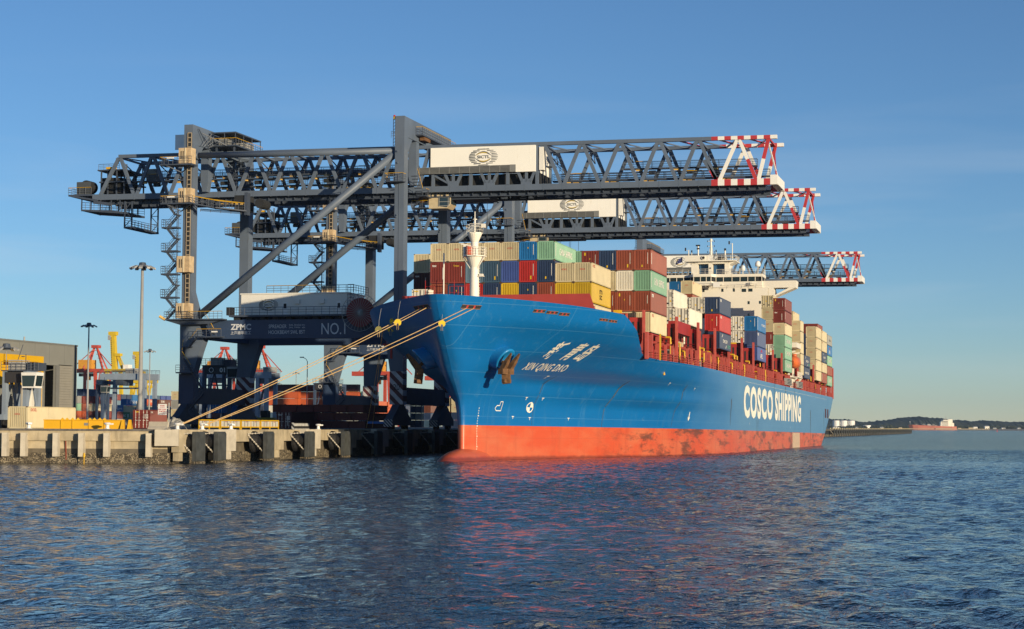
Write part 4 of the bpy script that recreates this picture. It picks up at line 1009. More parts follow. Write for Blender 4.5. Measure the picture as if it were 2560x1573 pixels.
hull_line([(225.4, 6.2), (225.1, 6.5), (225.6, 6.85), (226.3, 6.85), (226.3, 7.35), (226.9, 7.35), (226.7, 6.2), (225.4, 6.2)], 0.1)
for y_, z in ((233.0, 10.7), (232, 7.9), (236, 7.9), (234.0, 5.3), (243.7, 5.35), (229.9, 5.4), (266.4, 10.8), (279.9, 10.4), (330, 5.5), (392, 5.2)):
    hull_line([(y_ - 0.28, z + 0.12), (y_ + 0.25, z + 0.12)], 0.08); hull_line([(y_, z - 0.2), (y_, z + 0.12)], 0.09)
hull_line([(282.0, 6.9), (282.0, 5.8)], 0.3); hull_line([(281.6, 6.1), (282.0, 5.6), (282.4, 6.1)], 0.2)
hull_line([(325, 12.95), (470, 12.85)], 0.03)
mb.build('hull_mark', lettw, ship)
mb = SM()
stain = mat('rust_stain', (0.085, 0.085, 0.07), 0.7, var=0.4, scale=1.2, dirt=0.6, dcol=(0.16, 0.08, 0.03), stretch=(1, 1, 0.3))
for (y_, z0, z1, w) in ((234.6, 4.4, 10.9, 0.16), (252.6, 4.3, 10.8, 0.32), (275, 4.5, 10.9, 0.3), (309, 5.0, 9.6, 0.7), (342, 4.5, 12.6, 0.35), (365.5, 6, 13.6, 0.3), (400.5, 4.4, 13.4, 0.3), (432, 1.5, 9.6, 0.9), (463, 3.6, 9.5, 0.5), (384, 11.5, 13.7, 0.7), (340, 1.5, 6.4, 0.3)):
    n = 12
    for k in range(n):
        za = z0 + (z1 - z0) * k / n; zb = z0 + (z1 - z0) * (k + 1) / n; wa = w * (0.15 + 0.85 * (k / n)) ; wb = w * (0.15 + 0.85 * ((k + 1) / n)) * (0.4 if k == n - 1 else 1)
        mb.add([on(y_ - wa / 2, za, 1, .018), on(y_ + wa / 2, za, 1, .018), on(y_ + wb / 2, zb, 1, .018), on(y_ - wb / 2, zb, 1, .018)], [(0, 1, 2, 3)])
mb.build('rust_streak', stain, ship)
mb = SM(); hull_quad(mb, 396, 410, 0.2, 4.2, nY=8, nz=4, off=0.016); mb.build('bare_patch', mat('bare_primer', (0.48, 0.36, 0.26), 0.7, var=0.25, scale=1.5, dirt=0.5, dcol=(0.4, 0.09, 0.05), stretch=(1, 1, 0.3)), ship)
# ---- mooring openings
for (Y0, Y1, z0, z1, sg) in ((208.7, 212.0, 18.15, 18.6, -1), (209.95, 212.1, 18.18, 18.6, 1), (217.9, 219.35, 18.18, 18.5, 1), (219.6, 221.05, 18.1, 18.4, 1), (221.3, 222.75, 18.0, 18.3, 1), (228.3, 230.15, 17.75, 18.0, 1), (230.4, 232.4, 17.7, 17.95, 1), (466, 469, 8.2, 10.4, 1), (471.5, 474.5, 8.2, 10.4, 1)):
    mb = SM(); hull_quad(mb, Y0, Y1, z0, z1, sg, 0.02, 0, 8, 2)
    n = 10
    for k in range(n):
        a, b_ = Y0 + (Y1 - Y0) * k / n, Y0 + (Y1 - Y0) * (k + 1) / n
        mb.tube(on(a, z0, sg, .03), on(b_, z0, sg, .03), 0.05, n=5, mi=2); mb.tube(on(a, z1, sg, .03), on(b_, z1, sg, .03), 0.04, n=5, mi=2)
    for f in (0.25, 0.62):
        a = Y0 + (Y1 - Y0) * f; hull_quad(mb, a, a + 0.2, z0 + 0.03, z1 - 0.05, sg, 0.03, 1, 1, 1)
    mb.build('mooring_opening', [dark, redp, mat('rim_brown', (0.2, 0.12, 0.07), 0.7)], ship)
# ---- anchors in their bells
for sg in (1, -1):
    c = Vector(on(219.6, 13.0, sg, -1.0)); d = Vector((sg * 0.86, -0.42, -0.29)).normalized()
    mb = SM(); rings = [(1.35, 0.0), (1.3, 0.9), (1.25, 1.6), (1.32, 2.0), (1.3, 2.15), (1.1, 2.2), (0.9, 1.9)]
    ref = Vector((0, 0, 1)); a_ = d.cross(ref).normalized(); b_ = a_.cross(d)
    n = 24; vs = []; fs = []
    for r_, h_ in rings:
        for i in range(n):
            q = 2 * math.pi * i / n; p = c + d * (h_ + 0.5 * math.sin(q) * (h_ / 2)) + a_ * (r_ * math.cos(q)) + b_ * (r_ * 1.15 * math.sin(q)); vs.append(tuple(p))
    for k in range(len(rings) - 1):
        for i in range(n): fs.append((k * n + i, k * n + (i + 1) % n, (k + 1) * n + (i + 1) % n, (k + 1) * n + i))
    fs.append(tuple((len(rings) - 1) * n + i for i in range(n)))
    mb.add(vs, fs); bell = mb.build('anchor_bell', bellblue, ship, smooth=True)
    mb = SM(); e = c + d * 2.1 + Vector((0, 0, -0.9))
    def fl(p, q, w0, w1):
        p, q = Vector(p), Vector(q); dd = (q - p).normalized(); a1 = dd.cross(d).normalized(); b1 = a1.cross(dd)
        vs = []
        for pt, w, hh in ((p, w0, 0.32), (p.lerp(q, 0.5), w0 * 0.85, 0.26), (q, w1, 0.1)): vs += [tuple(pt - a1 * w / 2 - b1 * hh), tuple(pt + a1 * w / 2 - b1 * hh), tuple(pt + a1 * w / 2 + b1 * hh), tuple(pt - a1 * w / 2 + b1 * hh)]
        fs = [(0, 3, 2, 1), (8, 9, 10, 11)] + [(o + i, o + (i + 1) % 4, o + 4 + (i + 1) % 4, o + 4 + i) for o in (0, 4) for i in range(4)]
        mb.add(vs, fs)
    lat = a_ * (0.62)
    for s2 in (-1, 1): fl(e + lat * s2 + d * 0.1 - Vector((0, 0, 0.3)), e + lat * s2 * 1.25 + d * 1.7 + Vector((0, 0, 2.1)), 0.6, 0.1)
    mb.bar(e - lat * 1.7 - Vector((0, 0, 0.55)) + d * 0.1, e + lat * 1.7 - Vector((0, 0, 0.55)) + d * 0.1, 0.8, 0.7)
    mb.bar(e + Vector((0, 0, -0.3)) + d * 0.05, e + Vector((0, 0, -2.0)) + d * 0.25, 1.0, 0.5); mb.bar(e - lat - Vector((0, 0, 1.7)) + d * .2, e + lat - Vector((0, 0, 1.7)) + d * .2, 0.5, 0.4)
    mb.bar(e + Vector((0, 0, 0.2)), c + d * 1.0, 0.4, 0.4); mb.build('anchor', rust, ship)
# ---- forecastle: breakwater, mast, rails, small gear
mb = SM(); mb.prism([(-79.0, 18), (-78.7, 21.5), (-53.1, 21.5), (-52.4, 19.4), (-52.2, 18)], 'y', 232.0, 232.25)
mb.box(-71.4, -71.36, 231.97, 232.0, 18.2, 21.4, 1); mb.box(-78.6, -54.2, 232.25, 234.5, 21.38, 21.46, 0)
mb.build('breakwater', [mat('breakwater_red', (0.36, 0.05, 0.042), 0.55, var=0.1, dirt=0.15), dark], ship)
mb = SM(); mb.box(-79, -54.5, 236.6, 237.6, 17.9, 20.3); mb.build('bay_front', deckred, ship)
mw = mat('mast_white', (0.8, 0.76, 0.66), 0.45, var=0.04)
mx, my = -65.72, 222.0
mb = SM()
mb.lathe([(0.62, 18), (0.6, 20), (0.56, 24.2), (1.1, 25.5), (1.15, 25.55), (0.5, 25.6), (0.47, 27.4), (0.9, 28.4), (0.9, 28.5), (0.14, 28.52), (0.1, 30.2), (0.28, 30.25), (0.28, 30.35), (0.06, 30.4), (0.05, 31.3)], (mx, my, 0), 20)
fm = mb.build('foremast', mw, ship, smooth=False)
for (r_, z) in ((1.5, 25.55), (1.02, 28.5)):
    mb = SM(); pts = [(mx + r_ * math.cos(math.pi * k / 4 + .39), my + r_ * math.sin(math.pi * k / 4 + .39), z) for k in range(9)]
    mb.add(pts[:8] + [(x, y, z + 0.1) for x, y, _ in pts[:8]], [tuple(range(8)), tuple(range(8, 16))] + [(k, (k + 1) % 8, 8 + (k + 1) % 8, 8 + k) for k in range(8)])
    mb.rail([(x, y, z + .1) for x, y, _ in pts], 1.05, 0.6, 0.03); mb.build('mast_platform', mw, fm)
mb = SM()
for s2 in (-1, 1): mb.bar((mx + s2 * 1.4, my - .3, 25.5), (mx + s2 * 0.4, my - .3, 24), 0.12)
mb.box(mx - 1.25, mx - 0.95, my - 0.8, my - 0.5, 25.65, 27.0); mb.bar((mx - 1.6, my - .7, 27.15), (mx - .3, my - .7, 26.9), 0.12, 0.16); mb.box(mx + .95, mx + 1.4, my - .3, my + .1, 29.2, 29.7)
for k in range(14): mb.box(mx + 0.55, mx + 0.75, my - 0.1, my - 0.05, 19.5 + k * 0.35, 19.55 + k * 0.35)
mb.box(mx + .5, mx + 1.3, my - .4, my, 23.0, 23.1); mb.box(mx + .7, mx + 1.2, my - .4, my, 23.1, 23.35)
mb.build('mast_fitting', mw, fm)
mb = SM(); mb.tube((mx - .45, my - 1.0, 25.7), (mx - .45, my - 1.0, 26.8), 0.42, n=12); mb.build('fog_horn', mat('horn_red', (0.45, 0.07, 0.03), 0.4), fm)
mb = SM(); mb.tube((-70.4, 224, 18), (-70.4, 224, 26.3), 0.09, n=8); mb.build('staff', mw, ship)
mb = SM()
for pts in ([(-73.5, 226), (-71.0, 226)], [(-70.2, 226), (-66.8, 226)]): mb.rail([(x, y, 20.6) for x, y in pts], 1.6, 1.1, 0.03, rows=2)
for x in (-73.5, -72, -69.6, -68.2, -66.9): mb.bar((x, 226, 18), (x, 226, 23.0), 0.06)
mb.build('forecastle_rail', redp, ship)
mb = SM(); mb.box(-60.8, -60.1, 231.8, 231.96, 20.15, 20.55); mb.build('fairlead_frame', tan, ship)
mb = SM(); mb.lathe([(0.3, 0), (0.3, 0.6), (0.45, 0.65), (0.45, 0.8)], (-54.3, 231, 18.6), 12); mb.lathe([(0.3, 0), (0.3, 0.6), (0.45, 0.65), (0.45, 0.8)], (-53.5, 231.2, 18.6), 12); mb.build('mooring_bitt', dark, ship)
# ---- deck along the port side: coamings, lashing bridges, stanchions
bays = [252.5, 267, 281, 295.7, 310.5, 326, 340.8, 355, 369.2, 383.5]
aft = [412.5, 420, 431.8, 445.6, 459.6, 473.2]
mb = SM(); mb.box(-82.5, -50.5, 250, 398, 13.6, 16.6); mb.box(-82.5, -50.5, 411, 485, 13.6, 16.6); mb.build('hatch_coaming', deckred, ship)
mb = SM()
mb.rail([(SX + float(hb(y_, 13.7)) - .12, y_, 13.75) for y_ in (244, 248, 252, 257, 262, 268, 275, 285, 300)] + [(-46.2, 486, 13.7)], 1.1, 2.4, 0.04); mb.build('deck_rail', postred, ship)
PB = None
for y_ in bays + aft:
    yf = y_ - 1.7
    if PB is None:
        mb = SM()
        for k in range(16):
            x = -46.2 - k * 2.47
            mb.box(x - 0.14, x + 0.14, yf + 0.1, yf + 0.4, 14, 20.2 if k else 20.6, 1 if k < 2 else 0)
            if k < 7:
                zt = 19.6 if k == 0 else 20.2
                mb.box(x - 2.1, x - 0.3, yf + 0.3, yf + 1.0, 16.2, zt, 0)
                for dx in (-1.75, -1.0): mb.box(x + dx, x + dx + 0.32, yf + 0.28, yf + 0.3, 16.8, zt - 0.6, 2)
                if k in (1, 3): mb.box(x - 1.9, x - 0.8, yf + 0.2, yf + 0.8, zt, zt + 0.45, 3)
        mb.box(-84.5, -46.2, yf, yf + 1.1, 15.9, 16.15, 0); mb.rail([(-84, yf, 16.15), (-46.4, yf, 16.15)], 1.1, 2.47, 0.03)
        mb.prism([(-46.55, 13.7), (-46.15, 13.7), (-46.15, 20.6), (-46.4, 20.6), (-46.4, 16.4), (-46.55, 15.9)], 'y', yf - 0.25, yf + 0.55, 1)
        o = mb.build('lashing_bridge', [deckred, postred, dark, yel], ship); PB = (o, y_); o.location = (float(hb(y_ - 2.2, 13.7)) - 20.5, 0, 0)
    else:
        o = PB[0].copy(); COL.objects.link(o); o.parent = ship; o.location = (float(hb(y_ - 2.2, 13.7)) - 20.5, y_ - PB[1], 0)
mb = SM(); mb.prism([(-46.75, 13.7), (-46.2, 13.7), (-46.2, 16.4), (-46.55, 16.4), (-46.55, 14.9), (-46.75, 14.6)], 'y', 0, 0.45)
mb.box(-48.4, -46.2, 0, 0.4, 16.2, 16.42)
st0 = None
for y_ in bays + aft:
    for dy in (3.4, 6.4, 9.6):
        if st0 is None: st0 = mb.build('stanchion', postred, ship, loc=(0, y_ + dy - 0, 0)); st0.location = (float(hb(y_ + dy, 13.7)) - 20.15, y_ + dy, 0)
        else: o = st0.copy(); COL.objects.link(o); o.parent = ship; o.location = (float(hb(y_ + dy, 13.7)) - 20.15, y_ + dy, 0)
mb = SM(); mb.tube((-46.9, 0, 13.7), (-46.9, 0, 15.9), 0.13, n=8); mb.tube((-46.9, 0, 15.9), (-47.6, 0, 15.95), 0.13, n=8); mb.tube((-46.9, 0.5, 13.7), (-46.9, 0.5, 15.3), 0.09, n=6)
vp = None; rs = random.Random(4)
for y_ in bays + aft:
    for dy in (1.4, 5.0, 8.3, 11.2):
        yy = y_ + dy + rs.uniform(-.5, .5)
        if vp is None: vp = mb.build('vent_pipe', yel, ship); vp.location = (float(hb(yy, 13.7)) - 20.3, yy, 0)
        else: o = vp.copy(); COL.objects.link(o); o.parent = ship; o.location = (float(hb(yy, 13.7)) - 20.3, yy, 0); o.scale = (1, 1, rs.uniform(0.85, 1.12))
for y_ in bays + aft:
    for dy in np.arange(1.0, 12.5, 2.1):
        h = rs.uniform(0.5, 2.2); w = rs.uniform(0.5, 1.2); mb = SM(); mb.box(-49.8, -49.8 + w + 0.5, y_ + dy, y_ + dy + rs.uniform(0.3, 1.0), 13.7, 13.9 + h, rs.choice([0, 0, 1, 2, 0, 3])); mb.build('deck_fitting', [deckred, postred, dark, galv], ship)
mb = SM(); mb.box(-53, -50, 254.5, 264, 14, 16.8, 0); mb.box(-48.9, -48.5, 247.6, 248.6, 13.7, 17.4, 1); mb.box(-47.9, -47.7, 253.2, 253.4, 13.7, 17.4, 2)
for y_ in (249, 253, 258): mb.prism([(y_, 13.7), (y_ + 0.9, 13.7), (y_ + 0.5, 15.5), (y_ + 0.9, 17.4), (y_, 17.4)], 'x', -49.4, -48.9, 1)
mb.box(-83.6, -48.96, 252.5, 264.7, 17.3, 17.48, 0)
mb.box(-52, -50.6, 246, 250, 14, 17, 0); mb.build('stack_support', [deckred, postred, yel], ship)
mb = SM(); mb.rail([(-48.2, 267.5, 14.8), (-48.2, 279, 14.8)], 3.6, 1.6, 0.04, rows=4); mb.box(-49.5, -48, 268.5, 279.5, 18.4, 20.2, 1); mb.box(-49, -48.1, 270, 271.4, 16.4, 17.2, 2); mb.box(-49, -48.1, 272.2, 273.6, 16.4, 17.2, 2)
mb.build('lashing_gallery', [dark, deckred, tan], ship)
# ---- deckhouse
HZ = 1.0
mb = SM(HZ)
mb.box(-80.4, -52.0, 402, 409.5, 12.5, 34.95); 
mb.box(-80.3, -53.15, 401.9, 409, 34.95, 35.4)
mb.prism([(-46.0, 34.85), (-45.85, 36.38), (-53.3, 36.38), (-53.3, 34.85)], 'y', 402.2, 406.5)
mb.prism([(-51.8, 34.86), (-50.8, 34.86), (-50.4, 33.0), (-51.8, 33.0)], 'y', 402.2, 406.4)
mb.prism([(-47.4, 34.86), (-46.0, 34.86), (-50.4, 33.0), (-51.0, 32.2), (-51.8, 31.4), (-52.0, 31.4), (-52.0, 32.2), (-50.6, 33.2)], 'y', 402.25, 406.3)
mb.box(-51.95, -51.75, 402.25, 406.3, 31.5, 34.86)
mb.prism([(-86.4, 34.85), (-86.5, 36.38), (-80.3, 36.38), (-80.3, 34.85)], 'y', 402.2, 406.5)
sup = mb.build('superstructure', hwhite, ship)
def front(x): return 400.2 if -68.4 < x < -64.0 else (402.0 if not (-69.4 < x < -63.3) else 402.0 - 1.8 * (1 - (min(abs(x + 68.4), abs(x + 64.0)))))
plan = [(-80.2, 401.8), (-69.2, 401.8), (-68.2, 400.2), (-64.2, 400.2), (-63.5, 401.8), (-53.25, 401.8), (-53.25, 407.5), (-80.2, 407.5)]
def grow(d): return [(-80.2 - d, 401.8 - d), (-69.2 - d, 401.8 - d), (-68.2 - d * .3, 400.2 - d), (-64.2 + d * .3, 400.2 - d), (-63.5 + d, 401.8 - d), (-53.25 + d, 401.8 - d), (-53.25 + d, 407.5), (-80.2 - d, 407.5)]
mb = SM(HZ); mb.prism(plan, 'z', 35.4, 36.3); mb.prism(grow(0.12), 'z', 37.32, 37.95); mb.prism([(x, y + 0.35) for x, y in plan], 'z', 36.3, 37.32, 1)
mb.build('wheelhouse', [hwhite, dark], sup)
for (xa, xb) in [(-79.8 + 1.55 * k, -79.8 + 1.55 * k + 1.3) for k in range(7)] + [(-67.9, -66.7), (-66.5, -65.4), (-65.2, -64.3)] + [(-63.2, -61.9), (-61.55, -60.0), (-59.7, -58.2), (-57.95, -56.5), (-56.25, -54.85)]:
    ym = 400.2 if -68.3 < xa < -64 else 401.8
    mb = SM(HZ); mb.box(xa, xb, ym + 0.06, ym + 0.12, 36.38, 37.26); mb.build('window', glass, sup)
mb = SM(HZ)
for x in (-63.4, -61.75, -59.85, -58.08, -56.38, -54.75, -53.3): mb.box(x - 0.06, x + 0.06, 401.75, 401.95, 36.3, 37.32)
for k in range(8): mb.box(-79.98 + 1.55 * k, -79.86 + 1.55 * k, 401.75, 401.95, 36.3, 37.32)
for x in (-68.1, -66.6, -65.3, -64.25): mb.box(x - 0.06, x + 0.06, 400.15, 400.4, 36.3, 37.32)
mb.build('window_post', hwhite, sup)
for (x, z, w, h) in ((-66.4, 34.1, .45, .7), (-62.2, 34.1, .45, .7), (-59.65, 34.1, .42, .7), (-57.7, 34.0, .95, .72), (-56.25, 34.05, .9, .68), (-56.4, 31.3, .42, .65), (-53.9, 31.35, .4, .62), (-56.4, 28.6, .42, .65), (-53.2, 28.6, .4, .65), (-69, 34.1, .45, .7), (-71.6, 34.1, .45, .7)):
    mb = SM(HZ); mb.box(x, x + w, 401.94, 401.99, z, z + h); mb.build('window', glass, sup)
mb = SM(HZ); mb.box(-62.4, -62.0, 401.4, 401.95, 35.5, 35.9, 0); mb.box(-55.9, -55.0, 400.9, 401.9, 35.42, 35.5, 0); mb.tube((-55.5, 401.0, 35.8), (-55.5, 401.7, 35.8), 0.32, n=12)
mb.rail([(-67.8, 399.9, 34.98), (-63.0, 399.9, 34.98), (-53.4, 401.0, 34.98)], 0.85, 1.3, 0.03, rows=2); mb.box(-63.7, -62.2, 399.7, 399.9, 34.95, 36.1, 1)
mb.build('bridge_front_rail', [hwhite, white2], sup)
# upper works on the wheelhouse roof
mb = SM(HZ); mb.box(-69.2, -60.8, 404, 409, 37.95, 38.2); mb.box(-69.2, -67.75, 403.6, 409, 37.95, 40.95); mb.box(-65.35, -64.5, 403.6, 409, 37.95, 40.95); mb.box(-61.75, -60.75, 403.6, 409, 37.95, 40.95); mb.box(-69.2, -60.75, 403.6, 409, 40.5, 40.95); mb.box(-68.4, -61.2, 405.2, 409, 38, 40.6, 1)
mb.box(-67.6, -65.4, 405.0, 405.18, 38.3, 40.4, 2); mb.box(-64.4, -61.9, 405.0, 405.18, 38.3, 40.4, 2); mb.box(-70.5, -59.2, 402.6, 409.5, 40.97, 41.2); mb.box(-70.5, -65.2, 402.6, 402.75, 41.2, 42.2)
mb.prism([(-70.4, 40.97), (-69.2, 40.97), (-69.2, 40.2)], 'y', 403.7, 408); mb.prism([(-59.3, 40.97), (-60.75, 40.97), (-60.75, 40.2)], 'y', 403.7, 408)
mb.tube((-66.3, 402.6, 41.75), (-66.3, 402.35, 41.75), 0.45, n=16, mi=0); mb.tube((-66.3, 402.36, 41.75), (-66.3, 402.3, 41.75), 0.3, n=14, mi=1); mb.tube((-64.95, 403.61, 39.5), (-64.95, 403.5, 39.5), 0.18, n=12, mi=1)
mb.build('compass_deck', [hwhite, dark, mat('blue_panel', (0.03, 0.09, 0.19), 0.3)], sup)
mb = SM(HZ)
mb.rail([(-65.2, 402.7, 41.2), (-59.3, 402.7, 41.2), (-59.3, 409, 41.2)], 1.1, 1.0, 0.03); mb.rail([(-80, 401.9, 37.95), (-69.5, 401.9, 37.95)], 1.1, 1.5, 0.03); mb.rail([(-63.3, 401.9, 37.95), (-53.2, 401.9, 37.95), (-53.2, 407, 37.95)], 1.1, 1.5, 0.03); mb.rail([(-68.1, 400.3, 37.95), (-64.3, 400.3, 37.95)], 1.1, 1.2, 0.03)
mb.build('roof_rail', hwhite, sup)
mb = SM(HZ); c = (-64.95, 404.5)
for dx in (-0.55, 0.55): mb.bar((c[0] + dx, c[1], 41.2), (c[0] + dx * .2, c[1] + .2, 45.3), 0.12)
mb.bar((c[0], c[1] + .8, 41.2), (c[0], c[1] + .2, 45.3), 0.12); mb.lathe([(0.2, 42.5), (0.16, 45.6), (0.32, 45.7), (0.32, 46.1), (0.05, 46.2), (0.03, 47.0)], (c[0], c[1] + .1, 0), 10)
for k in range(5): mb.bar((c[0] - .5 + k * .08, c[1], 41.5 + k * .6), (c[0] + .5 - k * .08, c[1], 41.8 + k * .6), 0.06)
for z in (43.2, 44.5, 45.6): mb.bar((c[0] - .75, c[1], z), (c[0] + .75, c[1], z), 0.07); [mb.box(c[0] + s2 * .75 - .07, c[0] + s2 * .75 + .07, c[1] - .07, c[1] + .07, z - .15, z + .2, 1) for s2 in (-1, 1)]
mb.build('radar_mast', [hwhite, dark], sup)
for (x, z0, z1, r_, top) in ((-69.7, 41.2, 43.6, .1, 0), (-69.0, 41.2, 43.4, .07, 1), (-67.55, 41.2, 44.4, .16, 2), (-63.55, 41.2, 43.4, .06, 1), (-61.55, 41.2, 43.7, .16, 1), (-59.95, 41.2, 44.9, .1, 0), (-58.3, 37.95, 39.7, .06, 1), (-52.8, 36.4, 40.2, .04, 1)):
    mb = SM(HZ); mb.tube((x, 403, z0), (x, 403, z1), r_, n=8)
    if r_ > .09: mb.bar((x - .5, 403, z0), (x, 403, z0 + 1), 0.07); mb.bar((x + .5, 403, z0), (x, 403, z0 + 1), 0.07)
    if top == 1: mb.box(x - r_ - .04, x + r_ + .04, 402.8, 403.2, z1 - .4, z1 + .1, 1)
    if top == 2: mb.box(x - .5, x + .4, 402.7, 403.3, z1, z1 + .3, 1); mb.box(x - .3, x + .3, 402.7, 403.3, z1 - .7, z1 - .4, 1)
    if top == 0: mb.box(x - .85, x - .55, 402.9, 403.1, z1 - .2, z1 + .5, 1); mb.bar((x - .8, 403, z1 - .1), (x, 403, z1 - .15), 0.06)
    mb.build('antenna_post', [hwhite, dark], sup)
for (x, y_, z0, r_) in ((-54.4, 403.5, 39.7, 0.62), (-57.8, 404.5, 38.9, 0.48)):
    mb = SM(HZ); mb.lathe([(0.12, 37.95 - z0), (0.12, 0), (r_ * .95, 0.02), (r_, 0.5), (r_ * .9, 0.85), (r_ * .6, 1.12), (r_ * .2, 1.25)], (x, y_, z0), 18); mb.build('radome', white2, sup, smooth=True)
mb = SM(HZ); mb.box(-70, -62.5, 411, 419, 30, 41.6, 0); mb.lathe([(1.5, 0), (1.4, 0.7), (1.0, 1.1), (.3, 1.3)], (-63.9, 412.5, 41.6), 18, 1); mb.build('funnel', [mat('funnel_grey', (0.2, 0.22, 0.25), 0.5), mat('exhaust_black', (0.03, 0.028, 0.026), 0.7)], ship)
mb = SM(HZ); mb.tube((-71.0, 402.5, 37.95), (-71.0, 402.5, 42), 0.03, n=5); mb.build('halyard', galv, ship)
mb = SM(HZ); n = 8
for i in range(n):
    def q(k, w): f = k / n; return (-71.0 - 1.6 * f * (0.75 + .25 * w), 402.5 + .12 * math.sin(f * 7), 42.0 - 1.1 * w - .75 * f)
    mb.poly([q(i, 0), q(i + 1, 0), q(i + 1, 1), q(i, 1)], 0)
for (f, w) in ((.6, .3), (.75, .6), (.8, .25)): mb.box(-71.0 - 1.5 * f, -70.9 - 1.5 * f, 402.3, 402.34, 41.9 - w - .7 * f, 42.0 - w - .7 * f, 1)
tag(mb.build('flag', [mat('ensign_blue', (0.02, 0.03, 0.12), 0.8), white2], loc=(SX, SY, -HZ + TRIM * 0)), 'dark blue ensign hanging at the bridge roof in front of the white SICTL panel', 'flag').location = (SX, SY, -1.0)
# aft gear: lifeboat on its davit, stern frame
mb = MB((-46.6, 405.5, 18.6)); 
prof = [(-3.6, .2), (-3.2, .8), (-1.5, 1.2), (1.5, 1.2), (3.2, .8), (3.6, .2)]
vs = []; fs = []; n = 14
for dy, r_ in prof:
    for i in range(n):
        a = 2 * math.pi * i / n; vs.append((-46.6 + r_ * math.cos(a), 405.5 + dy, 18.6 + r_ * 1.15 * math.sin(a)))
for k in range(len(prof) - 1):
    for i in range(n): fs.append((k * n + i, k * n + (i + 1) % n, (k + 1) * n + (i + 1) % n, (k + 1) * n + i))
fs += [tuple(range(n)), tuple((len(prof) - 1) * n + i for i in range(n))]
mb.add(vs, fs); mb.box(-47.1, -46.1, 404.2, 405.6, 19.7, 20.4)
tag(mb.build('lifeboat', mat('lifeboat_orange', (0.6, 0.14, 0.04), 0.4), loc=(-46.6, 405.5, 18.6), smooth=True), 'orange lifeboat hanging at the ship side below the white bridge', 'lifeboat')
mb = SM(HZ)
for y_ in (401.5, 409.5): mb.bar((-47.5, y_, 13), (-47.3, y_, 20.6), 0.4); mb.bar((-47.3, y_, 20.6), (-46.0, y_, 20.9), 0.3); mb.bar((-47.4, y_, 15.6), (-45.6, y_, 15.0), 0.3); mb.bar((-47.4, y_, 13.6), (-45.6, y_, 15.0), 0.2)
mb.box(-47.6, -45.4, 401, 410, 15.2, 15.35); mb.rail([(-45.5, 401, 15.35), (-45.5, 410, 15.35)], 1.1, 1.0, 0.04); mb.box(-47.7, -47.0, 402, 409, 12.9, 15.2); mb.box(-47.5, -45.9, 403, 411.5, 21.8, 22.9)
mb.build('boat_davit', hwhite, ship)
mb = SM(1.4); mb.box(-46.4, -45.9, 486, 487.5, 12.0, 20); mb.box(-47.6, -47.3, 486, 487.5, 12, 17); mb.rail([(-48, 487, 12.4), (-46, 487, 12.4)], 3, .8, .05); mb.build('stern_frame', postred, ship)
mb = SM(1.2)
for y_ in (384.5, 405.5): mb.box(-46.4, -45.75, y_, y_ + 8, 12.9, 14.3); [mb.box(-45.74, -45.7, y_ + .3, y_ + 7.7, 13.1 + .3 * k, 13.25 + .3 * k, 1) for k in range(4)]
mb.build('gangway', [galv, dark], ship)
# ---- mooring ropes, rat guards
ropem = mat('rope_tan', (0.55, 0.37, 0.17), 0.8, var=0.2, scale=3)
def W(y_, z, sg, off=0.05):                      # shell point in world space
    x, Y, Z = on(y_, z, sg, off); return Vector((x, Y, Z - TRIM * (Y - SY)))
def rope(name, p, q, sag, r_, label, group):
    mb = MB(tuple(q)); n = 16; pts = []
    for k in range(n + 1):
        f = k / n; v = p.lerp(q, f); v.z -= sag * 4 * f * (1 - f); pts.append(tuple(v))
    mb.path(pts, r_, n=8); o = mb.build(name, ropem, loc=tuple(q)); tag(o, label, 'rope', group); return pts
B1, B2 = Vector((-88.5, 185.3, QZ + .55)), Vector((-88.5, 191.7, QZ + .55))
rp = []
rp.append(rope('mooring_rope', W(210.4, 18.2, -1), B1, 0.25, 0.045, 'topmost tan mooring rope from the bow to the quay corner', 'mooring ropes from the bow'))
rp.append(rope('mooring_rope', W(209.2, 18.2, -1), B1 + Vector((.15, .1, 0)), 0.4, 0.045, 'second tan mooring rope from the top, carrying a yellow rat guard', 'mooring ropes from the bow'))
rp.append(rope('mooring_rope', W(210.6, 18.22, 1), B2, 0.3, 0.045, 'third tan mooring rope from the top, leaving the middle bow opening', 'mooring ropes from the bow'))
rp.append(rope('mooring_rope', W(211.4, 18.22, 1), B2 + Vector((.15, .1, 0)), 0.45, 0.045, 'lowest tan mooring rope from the bow, carrying the yellow rat guard on the right', 'mooring ropes from the bow'))
for dy, l in ((0, 'dark slack rope dropping from the shaded bow shoulder to the quay, left one'), (0.5, 'dark slack rope dropping from the shaded bow shoulder to the quay, right one')):
    p = W(224 + dy, 16.6, -1); q = Vector((-88.2, 245 + dy * 5, QZ + .3)); rope('mooring_rope', p, q, 0.6, 0.04, l, 'dark ropes under the bow shoulder')
